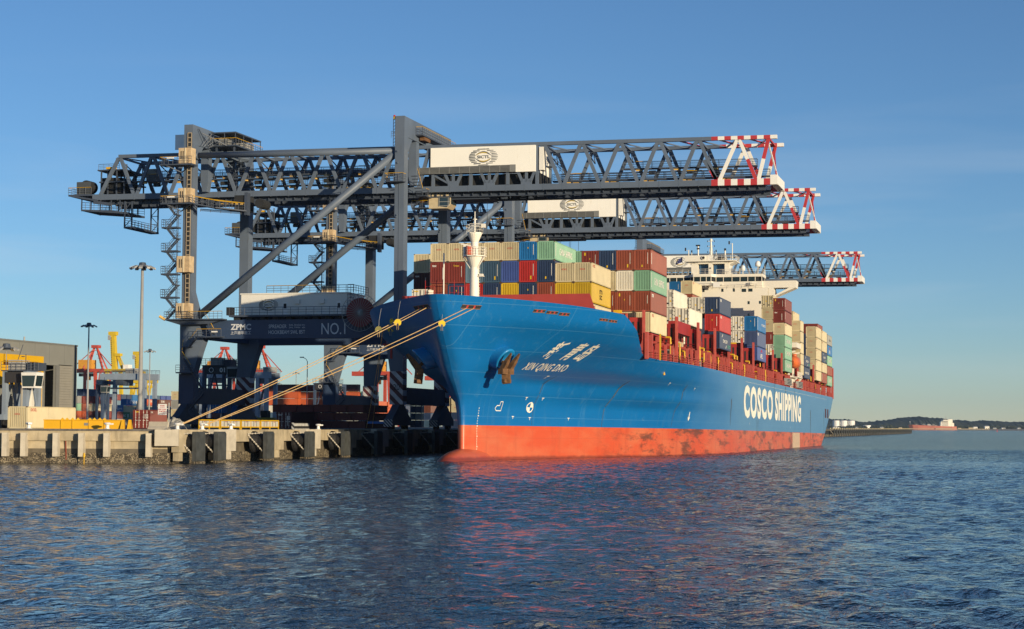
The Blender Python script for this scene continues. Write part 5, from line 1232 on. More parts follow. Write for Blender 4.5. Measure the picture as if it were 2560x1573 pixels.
def rat_guard(pts, f, label, colour, c_=None):
    k = int(f * (len(pts) - 1)); p = Vector(pts[k]); d = Vector((0.3, -0.95, 0.0)).normalized()
    mb = MB(tuple(p)); ref = Vector((0, 0, 1)); a_ = d.cross(ref).normalized(); b_ = a_.cross(d); vs = []; n = 18
    for h_ in (-0.03, 0.03):
        vs.append(tuple(p + d * h_ + b_ * 0.08))
        for i in range(n + 1):
            q = R(-90 + 28) + R(360 - 56) * i / n; vs.append(tuple(p + d * h_ + a_ * (0.42 * math.cos(q)) + b_ * (0.42 * math.sin(q) + 0.05)))
    m_ = n + 2; fs = [(0, i, i + 1) for i in range(1, n + 1)] + [(m_, m_ + i + 1, m_ + i) for i in range(1, n + 1)] + [(i, i + 1, m_ + i + 1, m_ + i) for i in range(1, n + 1)]
    mb.add(vs, fs); 
    for s2 in (-.1, .1): mb.tube(tuple(p + a_ * s2), tuple(p + a_ * s2 - Vector((0, 0, 0.8))), 0.02, n=4, mi=1)
    tag(mb.build('rat_guard', [colour, ropem], loc=tuple(p)), label, 'rat guard', 'rat guards on the mooring ropes')
    mb = MB(tuple(p)); e = p + Vector((0.2, 0.3, 2.6)); mb.tube(tuple(p), tuple(p.lerp(e, .5) + Vector((-.1, 0, -.1))), 0.018, n=4); mb.tube(tuple(p.lerp(e, .5) + Vector((-.1, 0, -.1))), tuple(e), 0.018, n=4)
    tag(mb.build('lanyard', galv, loc=tuple(p)), 'thin cord holding the ' + label.split(',')[0].replace(' hanging at the dark bow shoulder', '') + (' lower' if 'lower' in label else ''), 'cord', 'lanyards from the bow rail')
gy = mat('guard_yellow', (0.7, 0.5, 0.02), 0.5)
rat_guard(rp[1], 0.13, 'yellow rat guard on the second rope, the left one of the lit pair', gy)
rat_guard(rp[3], 0.13, 'yellow rat guard on the lowest rope, right of the other lit one', gy)
rat_guard(rp[0], 0.19, 'olive rat guard seen edge-on on the topmost rope', mat('guard_olive', (0.2, 0.18, 0.05), 0.6))
pp = [tuple(W(221.5, 16.4, -1, 0.1)), tuple(W(221.5, 16.4, -1, 2.0) - Vector((0, 0.6, 0.8)))] * 2
rat_guard(pp[:2] + pp[:2], 0.0, 'shaded yellow rat guard hanging at the dark bow shoulder, lower one', gy)
pq = [tuple(W(218.5, 17.2, -1, 0.1)), tuple(W(218.5, 17.2, -1, 2.0) - Vector((0, 0.6, 0.8)))]
rat_guard(pq + pq, 0.0, 'shaded yellow rat guard hanging at the dark bow shoulder, upper one', gy)
# ================================================================ CONTAINERS
PAL = {
 'cream': ((0.56, 0.48, 0.30), 'cream'), 'white': ((0.66, 0.62, 0.52), 'white'), 'maroon': ((0.20, 0.038, 0.028), 'maroon'), 'rust': ((0.26, 0.065, 0.035), 'rust red'),
 'navy': ((0.025, 0.045, 0.10), 'navy blue'), 'slate': ((0.05, 0.10, 0.16), 'slate blue'), 'royal': ((0.05, 0.085, 0.26), 'royal blue'), 'blue': ((0.015, 0.14, 0.36), 'bright blue'),
 'red': ((0.42, 0.03, 0.025), 'bright red'), 'orange': ((0.5, 0.10, 0.03), 'orange red'), 'green': ((0.21, 0.40, 0.27), 'pale green'), 'dgreen': ((0.04, 0.16, 0.06), 'dark green'),
 'yellow': ((0.55, 0.36, 0.02), 'yellow'), 'grey': ((0.3, 0.3, 0.28), 'grey'), 'lblue': ((0.13, 0.21, 0.27), 'light blue'), 'brown': ((0.14, 0.05, 0.03), 'brown'), 'pblue': ((0.06, 0.09, 0.2), 'dusk blue'),
 'dmaroon': ((0.075, 0.02, 0.022), 'dark maroon')}
CM = {k: mat('container_' + k, v[0], 0.5, var=0.10, scale=0.5, dirt=0.42 if k in ('cream', 'white') else 0.3, dcol=(0.22, 0.11, 0.05) if k in ('cream', 'white') else tuple(c * 0.45 + 0.012 for c in v[0]), stretch=(1, 1, 0.25), rnd=0.10) for k, v in PAL.items()}
frame_d = mat('corner_rust', (0.10, 0.06, 0.04), 0.8, var=0.3, scale=2)
pale_l = mat('decal_white', (0.75, 0.73, 0.66), 0.6); red_l = mat('decal_red', (0.5, 0.03, 0.03), 0.6); blk_l = mat('decal_black', (0.012, 0.012, 0.012), 0.6); yel_l = mat('decal_yellow', (0.65, 0.42, 0.02), 0.6); grn_l = mat('decal_green', (0.05, 0.4, 0.2), 0.6)
CACHE = {}
def container_mesh(col, L, H, end, flogo, slogo, left=False):
    key = (col, L, H, end, flogo, slogo, left)
    if key in CACHE: return CACHE[key]
    mb = MB(); hw = 1.219
    # frame
    for sx in (-1, 1):
        for y0, y1 in ((0, 0.16), (L - 0.16, L)): mb.box(sx * hw - (0.16 if sx > 0 else 0), sx * hw + (0 if sx > 0 else 0.16), y0, y1, 0.0, H, 0)
        mb.box(sx * hw - (0.10 if sx > 0 else 0), sx * hw + (0 if sx > 0 else 0.10), 0.16, L - 0.16, H - 0.12, H - 0.01, 0)
        mb.box(sx * hw - (0.10 if sx > 0 else 0), sx * hw + (0 if sx > 0 else 0.10), 0.16, L - 0.16, 0.06, 0.22, 0)
        for y0, y1 in ((-0.01, 0.18), (L - 0.18, L + 0.01)):
            for z0, z1 in ((-0.005, 0.12), (H - 0.12, H + 0.005)): mb.box(sx * (hw + 0.006) - (0.17 if sx > 0 else 0), sx * (hw + 0.006) + (0 if sx > 0 else 0.17), y0, y1, z0, z1, 1)
    mb.box(-hw + .16, hw - .16, 0.01, 0.14, H - 0.14, H - 0.01, 0); mb.box(-hw + .16, hw - .16, 0.01, 0.14, 0.04, 0.2, 0)
    mb.box(-hw + .05, hw - .05, 0.1, L - .1, H - 0.05, H - 0.03, 0); mb.box(-hw + .05, hw - .05, 0.1, L - .1, 0.14, 0.17, 2)
    mb.box(-hw + .16, hw - .16, L - 0.12, L - 0.02, 0.06, H - 0.03, 0)
    # corrugated sides
    def corr(n, a0, a1, P, dep, flip, fr=0.28):
        w = (a1 - a0) / n; st = []
        for i in range(n):
            s0 = a0 + i * w; st += [(s0, 0), (s0 + w * 0.56, 0), (s0 + w * 0.64, dep), (s0 + w * 0.90, dep)]
        st.append((a1, 0)); vs = []; fs = []
        for a, d in st: vs += [P(a, d, 0.2), P(a, d, H - 0.12)]
        for i in range(len(st) - 1):
            q = (2 * i, 2 * i + 2, 2 * i + 3, 2 * i + 1); fs.append(q if not flip else tuple(reversed(q)))
        mb.add(vs, fs, 0)
    ns = int(L / 0.29)
    corr(ns, 0.16, L - 0.16, lambda a, d, z: (hw - 0.015 - d, a, z), 0.04, False)
    corr(ns, 0.16, L - 0.16, lambda a, d, z: (-hw + 0.015 + d, a, z), 0.034, True)
    if end == 'corr':
        corr(9, -hw + .16, hw - .16, lambda a, d, z: (a, 0.02 + d, z), 0.13, False, 0.3)
    elif end == 'door':
        mb.box(-hw + .16, -0.015, 0.03, 0.08, 0.2, H - 0.14, 0); mb.box(0.015, hw - .16, 0.03, 0.08, 0.2, H - 0.14, 0); mb.box(-.015, .015, 0.06, 0.08, .2, H - .14, 2)
        for x in (-0.82, -0.32, 0.32, 0.82):
            mb.tube((x, 0.01, 0.12), (x, 0.01, H - 0.08), 0.025, n=6, mi=3); mb.box(x - .08, x + .25, -0.01, 0.02, 1.1, 1.16, 3)
            for z in (0.5, 1.5, 2.2): mb.box(x - .06, x + .06, 0.0, 0.03, z, z + .08, 3)
        for k in range(4): mb.box(0.45, 1.0, 0.022, 0.03, 1.9 - k * .16, 1.98 - k * .16, 3)
    else:   # refrigerated unit: smooth door end with dark gaskets, bars and stickers
        mb.box(-hw + .16, hw - .16, 0.04, 0.1, 0.2, H - 0.14, 0)
        for x in (-0.98, -0.50, -0.06, 0.06, 0.50, 0.98): mb.box(x - 0.022, x + 0.022, 0.0, 0.04, 0.15, H - 0.1, 2)
        for x in (-1.1, 1.1):
            for z in (0.5, 0.95, 1.5, 2.1): mb.box(x - .1, x + .08, 0.0, 0.035, z, z + .1, 2)
        for k in range(5): mb.box(0.58, 0.92, 0.032, 0.04, 2.25 - k * .14, 2.32 - k * .14, 2)
        mb.box(-0.36, -0.16, 0.032, 0.04, 1.3, 1.55, 6); mb.box(0.62, 0.85, 0.032, 0.04, 0.85, 1.1, 6); mb.box(-0.85, -0.62, 0.032, 0.04, 0.6, 0.85, 2); mb.box(0.15, 0.42, 0.032, 0.04, 0.5, 0.75, 2)
    m_ = {'w': 3, 'r': 4, 'k': 5, 'y': 6, 'g': 7}
    if flogo:
        for (body, x0, x1, z0, z1, c) in flogo:
            mb.text(body, (x0, 0.008, z0 * H), (x1 - x0, 0, 0), (0, 0, (z1 - z0) * H), m_[c], 0.015) if body not in ('#', '|') else mb.box(x0, x1, 0.0, 0.012, z0 * H, z1 * H, m_[c])
    if slogo:
        for (body, a0, a1, z0, z1, c) in slogo:
            for sg in ((1,) if not left else (1, -1)):
                x = sg * (hw - 0.006)
                if body == '#': mb.box(x - .004, x + .004, a0 * L, a1 * L, z0 * H, z1 * H, m_[c])
                elif sg > 0: mb.text(body, (x, a0 * L, z0 * H), (0, (a1 - a0) * L, 0), (0, 0, (z1 - z0) * H), m_[c], 0.02)
    me = bpy.data.meshes.new('container'); me.from_pydata(mb.v, [], mb.f)
    for q in (CM[col], frame_d, dark, pale_l, red_l, blk_l, yel_l, grn_l): me.materials.append(q)
    me.polygons.foreach_set('material_index', mb.m); me.update()
    CACHE[key] = me
    return me
# front and side markings, by kind
FL = {None: None,
 'oo': (('OOCL', -.35, .35, .62, .70, 'r'),), 'tex': (('tex', -.95, -.35, .78, .88, 'w'), ('#', .55, .62, .2, .75, 'w')), 'tri': (('Triton', -.45, .35, .78, .86, 'y'), ('#', .68, .73, .3, .8, 'w')),
 'yb': (('#', .32, .5, .14, .30, 'y'), ('#', .72, .77, .3, .85, 'w')), 'yt': (('#', -.05, .05, .62, .7, 'y'), ('#', .72, .78, .3, .85, 'w')), 'yl': (('#', -.12, .05, .15, .26, 'y'), ('#', .74, .79, .3, .85, 'w')), 'yc': (('#', -.85, -.65, .75, .9, 'y'), ('#', -.1, .0, .55, .62, 'y'), ('#', .72, .76, .3, .8, 'w')),
 'ul': (('#', -.9, -.3, .86, .91, 'y'),), 'yw': (('#', .7, .75, .4, .8, 'w'),)}
SL = {None: None,
 'oo': (('OOCL', .07, .19, .78, .92, 'r'),), 'msc': (('m', .42, .56, .56, .78, 'k'), ('sc', .42, .55, .28, .52, 'k')), 'cs': (('CHINA', .22, .46, .36, .72, 'w'), ('SHIPPING', .5, .82, .36, .72, 'w'), ('#', .035, .05, .2, .9, 'w')),
 'cma': (('CMA CGM', .3, .68, .42, .62, 'w'), ('/', .2, .3, .72, .9, 'w'), ('/', .52, .62, .12, .3, 'w'), ('#', .7, .95, .3, .33, 'g'), ('#', .7, .95, .2, .23, 'g')), 'apl': (('APL', .35, .62, .22, .56, 'w'), ('^', .38, .6, .66, .86, 'r')),
 'r1': (('a', .08, .2, .78, .92, 'w'),), 'r2': (('#', .07, .17, .74, .88, 'w'), ('#', .09, .13, .77, .82, 'k')), 'dots': (('#', .04, .06, .3, .85, 'w'),), 'uasc': (('UASC', .3, .72, .3, .62, 'w'), ('#', .84, .9, .2, .7, 'w')),
 'cos': (('COSCO', .3, .66, .42, .58, 'w'), ('(', .24, .32, .28, .75, 'w'), (')', .66, .74, .28, .75, 'w'), ('#', .35, .62, .68, .72, 'w'), ('#', .35, .62, .28, .32, 'w'), ('#', .04, .06, .25, .8, 'w')),
 'cosf': (('COSCO', .3, .7, .42, .6, 'k'),), 'nv': (('DAL', .06, .2, .82, .92, 'w'),), 'ham': (('HAMBURG SUD', .14, .8, .42, .6, 'w'),), 'ma': (('MAERSK', .2, .7, .4, .6, 'w'),), 'cc': (('CGM', .4, .9, .3, .6, 'w'),), 'de': (('DE', .15, .4, .55, .85, 'w'),),
 'blu': (('COSCO', .5, .95, .45, .6, 'w'), ('#', .06, .075, .1, .9, 'w'))}
def put(col, x, y, z, L=12.19, H=2.59, end='corr', f=None, s=None, label='', group='', rot=0.0, tilt=True, ctr=True, left=False):
    """x = centre of the end (or its right edge with ctr False), y = front end, z = bottom"""
    o = inst('shipping_container', container_mesh(col, L, round(H, 2), end, FL[f], SL[s], left))
    o.location = (x if ctr else x - 1.219, y, z)
    o.rotation_euler = (-TRIM if tilt else 0, 0, rot)
    return tag(o, label, 'container', group)
NUM = ['first', 'second', 'third', 'fourth', 'fifth', 'sixth', 'seventh', 'eighth', 'ninth', 'tenth', 'eleventh', 'twelfth', 'thirteenth', 'fourteenth', 'fifteenth', 'sixteenth']
TN = {0: 'bottom', 1: 'second-lowest'}
def tname(i, n):
    if n == 1: return 'alone'
    if i == n - 1: return 'topmost'
    if i == 0: return 'lowest'
    return {1: 'second from bottom', 2: 'third from bottom', 3: 'fourth from bottom', 4: 'fifth from bottom'}.get(i)
DESC = {'oo': ' lettered red', 'tex': ' lettered white', 'tri': ' lettered yellow', 'yb': ' tagged yellow', 'yt': ' tagged yellow', 'yl': ' tagged yellow', 'yc': ' tagged yellow', 'ul': '', 'yw': '', None: ''}
EN_ = {'corr': '', 'door': ' with door bars', 'reef': ' refrigerated'}
def stack(bay, pos, xr, y, ztop, tiers, L=12.19, ctr=False, group='containers on the blue ship', x_is_edge=True):
    """tiers from the top down: (colour, height, end, front mark, side mark)"""
    z = ztop; n = len(tiers)
    for i, (c, h, e, f, s) in enumerate(tiers):
        z -= h
        put(c, xr - 1.219, y, z + 0.012, L, h - 0.03, e, f, s, '%s%s container%s, %s, %s' % (PAL[c][1], EN_[e] if e == 'reef' else '', DESC[f], tname(n - 1 - i, n) + (' in' if n > 1 else ' in') + ' ' + pos, bay), group)
C_, RF, DR = 'corr', 'reef', 'door'
# bay 1: nine stacks, front ends in a row at y = 238
P = 2.505; x0 = -76.72
T1 = [  # (top tier 2.56, tier 2.95, tier 2.9, hidden foot)
 ('cream', 'oo', 'maroon', 'tex', 'rust', 'yw'), ('cream', 'oo', 'maroon', 'tri', 'navy', 'yt'), ('cream', 'oo', 'lblue', 'yw', 'red', 'yw'), ('cream', 'oo', 'slate', 'yb', 'navy', 'yw'),
 ('cream', 'oo', 'royal', None, 'yellow', None), ('blue', 'yt', 'red', 'yb', 'navy', 'yt'), ('green', None, 'navy', 'yl', 'rust', 'yw'), (None, None, 'cream', 'oo', 'yellow', None), (None, None, 'cream', 'oo', 'yellow', None)]
for k, (a, fa, b_, fb, c_, fc) in enumerate(T1):
    xr = x0 + P * (k + 1) - 0.03
    hi = a is not None
    ti = []
    if hi: ti.append((a, 2.58, C_, fa, 'cs' if a == 'green' else ('oo' if a == 'cream' else 'dots')))
    ti.append((b_, 2.96 if hi else 2.66, C_, fb, 'oo' if b_ == 'cream' else 'dots'))
    ti.append((c_, 2.88 if hi else 2.78, C_, fc, 'msc' if c_ == 'yellow' else 'dots'))
    stack('foremost bay', '%s stack from left' % NUM[k], xr, 238.0, 29.1 if hi else 26.15, ti)
put('white', -76.2 - 1.219, 236.0, 20.15, 6.06, 2.55, RF, 'ul', None, 'white refrigerated container peeking over the left end of the red breakwater', 'containers on the blue ship')
put('cream', -54.15 - 1.219, 238.0, 17.9, 12.19, 2.75, C_, None, 'oo', 'cream container below the yellow one at the right end of the foremost bay', 'containers on the blue ship')
# bay 2: fourteen stacks; the two left and the four right ones show past bay 1
x0 = -83.92
B2_ = {0: [('cream', 2.8, C_, 'oo', 'oo'), ('dmaroon', 2.6, C_, 'tex', None), ('dmaroon', 2.9, C_, None, None)],
       9: [('green', 2.9, C_, None, None)], 10: [('maroon', 2.9, C_, 'yc', 'dots')],
       11: [('navy', 2.92, C_, 'yl', None), ('cream', 2.9, C_, None, None), ('rust', 2.9, C_, 'yc', None), ('cream', 2.9, C_, None, 'oo')],
       12: [('rust', 2.92, C_, 'yb', None), ('white', 2.9, C_, 'yw', None), ('rust', 2.9, C_, 'yc', None), ('cream', 2.9, C_, 'oo', 'oo')],
       13: [('rust', 2.92, C_, 'yl', 'dots'), ('green', 2.92, C_, None, 'cs'), ('rust', 2.92, C_, 'yw', 'r2'), ('cream', 2.9, C_, 'oo', 'oo')]}
for k, ti in B2_.items():
    stack('second bay', {0: 'leftmost stack', 9: 'fifth stack from right', 10: 'fourth stack from right', 11: 'third stack from right', 12: 'second stack from right', 13: 'rightmost stack'}[k], x0 + 2.497 * (k + 1) - 0.02, 252.5, 29.12, ti)
# later bays along the port side
def side(bay, k, y, ztop, ti, L=12.19): stack(bay, 'outermost stack' if k == 0 else ('second outer stack' if k == 1 else 'third outer stack'), -46.05 - 2.44 * k, y, ztop, ti, L)
side('fourth bay', 2, 281, 25.6, [('white', 2.8, RF, None, None), ('white', 2.7, RF, None, None), ('white', 2.6, RF, None, None)])
side('fourth bay', 1, 281, 22.72, [('white', 2.7, RF, None, None)])
side('fifth bay', 1, 295.7, 25.43, [('white', 2.75, RF, None, None)]); side('fifth bay', 2, 295.7, 25.43, [('white', 2.75, RF, None, None)])
side('fifth bay', 0, 295.7, 25.43, [('navy', 2.78, C_, 'yl', 'r2'), ('red', 2.86, C_, 'yt', 'r1'), ('navy', 2.82, C_, None, 'cma')])
side('eighth bay', 0, 340.8, 24.97, [('blue', 2.78, C_, 'yt', 'blu'), ('pblue', 2.88, C_, None, 'r2'), ('royal', 2.62, C_, None, 'apl')])
side('eighth bay', 1, 340.8, 24.97, [('white', 2.7, RF, None, None), ('white', 2.3, RF, None, None)])
side('bay before the bridge', 1, 383.5, 31.85, [('cream', 2.66, RF, None, None), ('cream', 2.48, C_, 'oo', None), ('cream', 2.55, C_, 'oo', None), ('maroon', 2.52, C_, 'yw', None), ('white', 2.5, RF, None, None)])
side('bay before the bridge', 0, 383.5, 31.28, [('maroon', 2.62, C_, 'yc', 'dots'), ('maroon', 2.58, C_, 'tex', 'dots'), ('cream', 2.5, C_, 'oo', 'oo'), ('green', 2.54, C_, None, 'cs'), ('green', 2.54, C_, None, 'cs'), ('green', 2.54, C_, None, 'cs')])
stack('bay before the bridge', 'right centre stack', -65.5, 383.5, 35.2, [('cream', 2.85, C_, 'oo', 'oo'), ('rust', 2.8, C_, None, None)])
stack('bay before the bridge', 'left centre stack', -68.0, 383.5, 35.05, [('blue', 2.8, C_, 'yw', None)])
side('first bay behind the bridge', 0, 412.4, 28.25, [('cream', 2.44, C_, 'oo', None), ('cream', 2.48, C_, 'oo', None), ('cream', 2.48, C_, 'oo', None), ('cream', 2.48, C_, 'oo', None), ('cream', 2.3, C_, 'oo', None)], 6.06)
side('low bay behind the bridge', 0, 419.6, 20.85, [('navy', 2.7, C_, None, 'cma'), ('navy', 2.66, C_, None, 'ham')])
stack('low bay behind the bridge', 'second outer stack', -48.5, 419.6, 30.8, [('cream', 2.6, C_, None, 'oo')])
side('third bay behind the bridge', 0, 445.6, 28.68, [('cream', 2.62, C_, 'oo', 'oo'), ('cream', 2.66, C_, 'oo', 'oo'), ('cream', 2.72, C_, 'oo', 'oo'), ('cream', 2.62, C_, 'oo', 'oo'), ('cream', 2.4, C_, 'oo', 'oo')])
side('second last bay', 0, 459.6, 28.48, [('cream', 2.62, C_, 'oo', 'oo'), ('cream', 2.66, C_, 'oo', 'oo'), ('navy', 2.7, C_, None, 'cma'), ('cream', 2.5, C_, None, 'oo'), ('rust', 2.6, C_, None, 'dots')])
side('last bay', 0, 473.2, 28.13, [('grey', 2.7, C_, None, 'cosf'), ('blue', 2.66, C_, None, 'apl'), ('green', 2.64, C_, None, 'cs'), ('rust', 2.5, C_, None, 'dots'), ('green', 2.6, C_, None, 'cs')])
side('last bay', 1, 473.2, 30.9, [('maroon', 2.7, C_, None, 'dots')]); side('last bay', 2, 473.2, 30.9, [('maroon', 2.7, C_, None, None)])
stack('third bay behind the bridge', 'second outer stack', -48.5, 445.6, 27.0, [('navy', 2.6, C_, None, None), ('navy', 2.6, C_, None, None), ('navy', 2.6, C_, None, None)])
# ================================================================ YARD
def yx(px, Y): return Y * math.tan(math.atan((px - 1280) / 4600.0) - YAW)      # bearing of the photo column px at depth Y
shed = mat('shed_sheeting', (0.21, 0.215, 0.20), 0.55, var=0.06, scale=0.5)
shed_dk = mat('shed_trim', (0.16, 0.165, 0.16), 0.6)
syel = mat('portal_yellow', (0.62, 0.36, 0.012), 0.45, var=0.06)
t = thing('warehouse', 'grey sheet-metal warehouse with yellow projecting frame and tall open doorway', 'warehouse', (-138, 225, QZ))
O = (-138, 225, QZ)
mb = MB(O)
for (a, b_, z0, z1) in ((190, 243.5, QZ, 16), (246.6, 247.6, QZ, 16), (252, 253, QZ, 16), (243.5, 246.6, 12.95, 16), (247.6, 252, 13.1, 16)): mb.box(-138.3, -138, a, b_, z0, z1)
mb.box(-176, -138.3, 252.7, 253, QZ, 16); mb.box(-176, -138.3, 190, 190.3, QZ, 16); mb.box(-176, -175.7, 190.3, 252.7, QZ, 16)
mb.build('wall', shed, t)
mb = MB(O); mb.prism([(-176.2, 16), (-137.9, 16), (-137.9, 16.25), (-157, 17.2), (-176.2, 16.25)], 'y', 189.8, 253.2); r_ = mb.build('roof', shed_dk, t)
mb = MB(O); mb.tube((-140, 241, 16.2), (-140, 241, 17.0), 0.12, n=6); mb.build('vent', galv, r_)
for y_ in (236.2, 240.6, 244.8, 249.2): mb = MB(O); mb.box(-138, -137.985, y_, y_ + 0.06, 13.2, 16); mb.build('panel_joint', shed_dk, t)
mb = MB(O)
mb.box(-138, -137.9, 243.2, 243.5, QZ, 13.0); mb.build('trim', shed_dk, t)
mb = MB(O); mb.box(-138, -137.8, 246.6, 247.6, QZ, 13.0); mb.build('trim', shed_dk, t)
mb = MB(O); mb.box(-138, -137.9, 252.2, 253, QZ, 15.9); mb.build('corner_trim', shed_dk, t)
mb = MB(O); mb.box(-150, -149.8, 240, 250, QZ, 14); mb.box(-149.8, -138.3, 243.2, 243.3, QZ, 13); mb.build('doorway', dark, t)
mb = MB(O)
for k in range(24): mb.box(-138.16 + 0.02 * (k % 2), -138.1 + 0.02 * (k % 2), 247.6, 252, QZ + 0.39 * k, QZ + 0.39 * (k + 1) - .02)
mb.build('roller_door', mat('roller_grey', (0.26, 0.25, 0.22), 0.5, var=0.06), t)
mb = MB(O); mb.box(-138, -134.6, 195, 237.2, 13.0, 13.9); mb.box(-138, -134.6, 236.5, 237.2, 9.7, 13.0); mb.box(-138, -134.6, 195, 237.2, 9.7, 10.6); mb.box(-137.95, -137.85, 195, 236.5, 10.6, 13.0); mb.box(-138, -134.6, 195, 226.3, 10.6, 13.0); mb.build('frame', syel, t)
mb = MB(O); mb.box(-137.84, -137.8, 227, 231, 10.7, 12.9); mb.build('window', dark, t)
for y_ in (225, 230.6, 236.4): mb = MB(O); mb.box(-135.2, -134.7, y_, y_ + 0.5, QZ, 9.7); mb.build('column', galv, t)
t = thing('silo', 'pale cylindrical silo with yellow caged ladder beside the warehouse', 'silo', (-132, 228.6, QZ)); O = (-132, 228.6, QZ)
mb = MB(O); mb.lathe([(1.4, 0), (1.4, 5.2), (0.5, 6)], (-132, 228.6, QZ), 18); mb.build('tank', mat('silo_pale', (0.5, 0.48, 0.42), 0.5, var=0.1, dirt=0.3), t)
mb = MB(O); mb.rail([(-130.5, 228.6, 5.2), (-130.5, 229.6, 5.2)], 4.0, 0.3, 0.05, rows=4); mb.bar((-130.4, 229.1, QZ), (-130.4, 229.1, 9.0), 0.08); mb.build('ladder_cage', yel, t)
# ---- lamp masts
def lamp_mast(x, y, h, label, n=8, r=0.24):
    t = thing('floodlight_mast', label, 'floodlight mast', (x, y, QZ), 0, 'floodlight masts in the yard'); O = (x, y, QZ)
    mb = MB(O); mb.lathe([(r * 1.3, 0), (r * 1.3, 1.0), (r, 1.1), (r * 0.6, h - QZ - 0.4)], (x, y, QZ), 12); mb.build('pole', galv, t, smooth=True)
    mb = MB(O); mb.lathe([(0.5, -0.1), (0.6, 0.2), (0.45, 0.75), (0.1, 0.8)], (x, y, h - 0.5), 10); mb.ring((x, y, h - 0.35), 1.25, 0.06, 20, axis='z')
    for i in range(n):
        a = 2 * math.pi * i / n; mb.bar((x, y, h - 0.3), (x + 1.25 * math.cos(a), y + 1.25 * math.sin(a), h - 0.35), 0.07)
    hd = mb.build('head', steel_dk, t)
    for i in range(n):
        a = 2 * math.pi * i / n; c_, s_ = math.cos(a), math.sin(a)
        mb = MB(O); mb.add([(x + 1.2 * c_ - .25 * s_, y + 1.2 * s_ + .25 * c_, h - .45), (x + 1.2 * c_ + .25 * s_, y + 1.2 * s_ - .25 * c_, h - .45), (x + 1.85 * c_ + .25 * s_, y + 1.85 * s_ - .25 * c_, h - .75), (x + 1.85 * c_ - .25 * s_, y + 1.85 * s_ + .25 * c_, h - .75),
                            (x + 1.2 * c_ - .25 * s_, y + 1.2 * s_ + .25 * c_, h - .2), (x + 1.2 * c_ + .25 * s_, y + 1.2 * s_ - .25 * c_, h - .2), (x + 1.85 * c_ + .25 * s_, y + 1.85 * s_ - .25 * c_, h - .5), (x + 1.85 * c_ - .25 * s_, y + 1.85 * s_ + .25 * c_, h - .5)],
                           [(0, 3, 2, 1), (4, 5, 6, 7), (0, 1, 5, 4), (1, 2, 6, 5), (2, 3, 7, 6), (3, 0, 4, 7)]); mb.build('lamp', galv, hd)
lamp_mast(-120.7, 240, 27.2, 'tallest floodlight mast, standing alone left of the nearest crane', 10, 0.33)
lamp_mast(-201.6, 375, 26.8, 'second tallest floodlight mast, in front of the red crane')
lamp_mast(-251, 505, 26.6, 'shorter floodlight mast just right of the tallest one')
lamp_mast(-339, 840, 29.8, 'tiny floodlight mast above the red container wall, right one', 6); lamp_mast(-463, 1118, 31.4, 'tiniest floodlight mast above the red container wall, left one', 6)
lamp_mast(-134.0, 226, 15.0, 'small added lamp mast standing in for a lamp shadow on the warehouse wall', 4, 0.1)  # mast added in place of a lamp's cast shadow on the wall
t = thing('street_lamp', 'slender grey gooseneck street lamp behind the mooring ropes', 'street lamp', (yx(769, 350), 350, QZ)); x = yx(769, 350); O = (x, 350, QZ)
mb = MB(O); mb.lathe([(0.16, 0), (0.08, 13.6)], (x, 350, QZ), 8); mb.path([(x, 350, 17.2), (x - .3, 350, 17.7), (x - .9, 350, 18.0)], 0.06); mb.build('pole', galv, t); mb = MB(O); mb.box(x - 1.6, x - .8, 349.8, 350.2, 17.95, 18.15); mb.build('lamp_head', galv, t)
# ---- quay-side gear
put('cream', -110.83, 189.6, QZ + .02, 12.19, 2.59, C_, 'oo', 'oo', 'long cream container with red lettering on the quay before the warehouse', 'containers on the quay', rot=R(2), tilt=False)
put('maroon', yx(356, 230), 230, QZ + .02, 6.06, 2.59, DR, 'ul', 'nv', 'maroon container with door bars beside the white warning sign', 'containers on the quay', rot=R(3), tilt=False)
t = thing('lifting_beam', 'long yellow lifting beam lying on the quay edge', 'lifting beam', (-101, 186.2, QZ)); O = (-101, 186.2, QZ)
pa, pb = Vector(kp(14.9, -2.6, 0)), Vector(kp(5.1, -2.6, 0)); ux = (pb - pa).normalized(); uy = Vector((-ux.y, ux.x, 0)); L_ = (pb - pa).length
def lb(a, o, z): p = pa + ux * a + uy * o; return (p.x, p.y, z)
mb = MB(O); 
def lbox(a0, a1, o0, o1, z0, z1, mi=0): mb.add([lb(a0, o0, z0), lb(a1, o0, z0), lb(a1, o1, z0), lb(a0, o1, z0), lb(a0, o0, z1), lb(a1, o0, z1), lb(a1, o1, z1), lb(a0, o1, z1)], [(0, 3, 2, 1), (4, 5, 6, 7), (0, 1, 5, 4), (1, 2, 6, 5), (2, 3, 7, 6), (3, 0, 4, 7)], mi)
lbox(0, L_ - 1.2, 0.1, 0.5, QZ + .08, QZ + 1.02); lbox(-.05, L_ - 1.0, -.05, .6, QZ + 1.02, QZ + 1.1); lbox(-.05, L_ - 1.0, -.05, .6, QZ + .02, QZ + .08)
for a in (0, 1.85, 3.1, 4.9, 6.6): lbox(a, a + .08, 0, .55, QZ + .08, QZ + 1.02)
for a in (L_ - 1.15, L_ - .4): mb.add([lb(a - .25, -.3, QZ + .02), lb(a + .25, -.3, QZ + .02), lb(a + .25, .8, QZ + .02), lb(a - .25, .8, QZ + .02), lb(a - .12, 0, QZ + 1.12), lb(a + .12, 0, QZ + 1.12), lb(a + .12, .5, QZ + 1.12), lb(a - .12, .5, QZ + 1.12)], [(0, 3, 2, 1), (4, 5, 6, 7), (0, 1, 5, 4), (1, 2, 6, 5), (2, 3, 7, 6), (3, 0, 4, 7)])
mb.build('beam', mat('beam_yellow', (0.66, 0.36, 0.01), 0.45, var=0.06, dirt=0.15), t)
mb = MB(O)
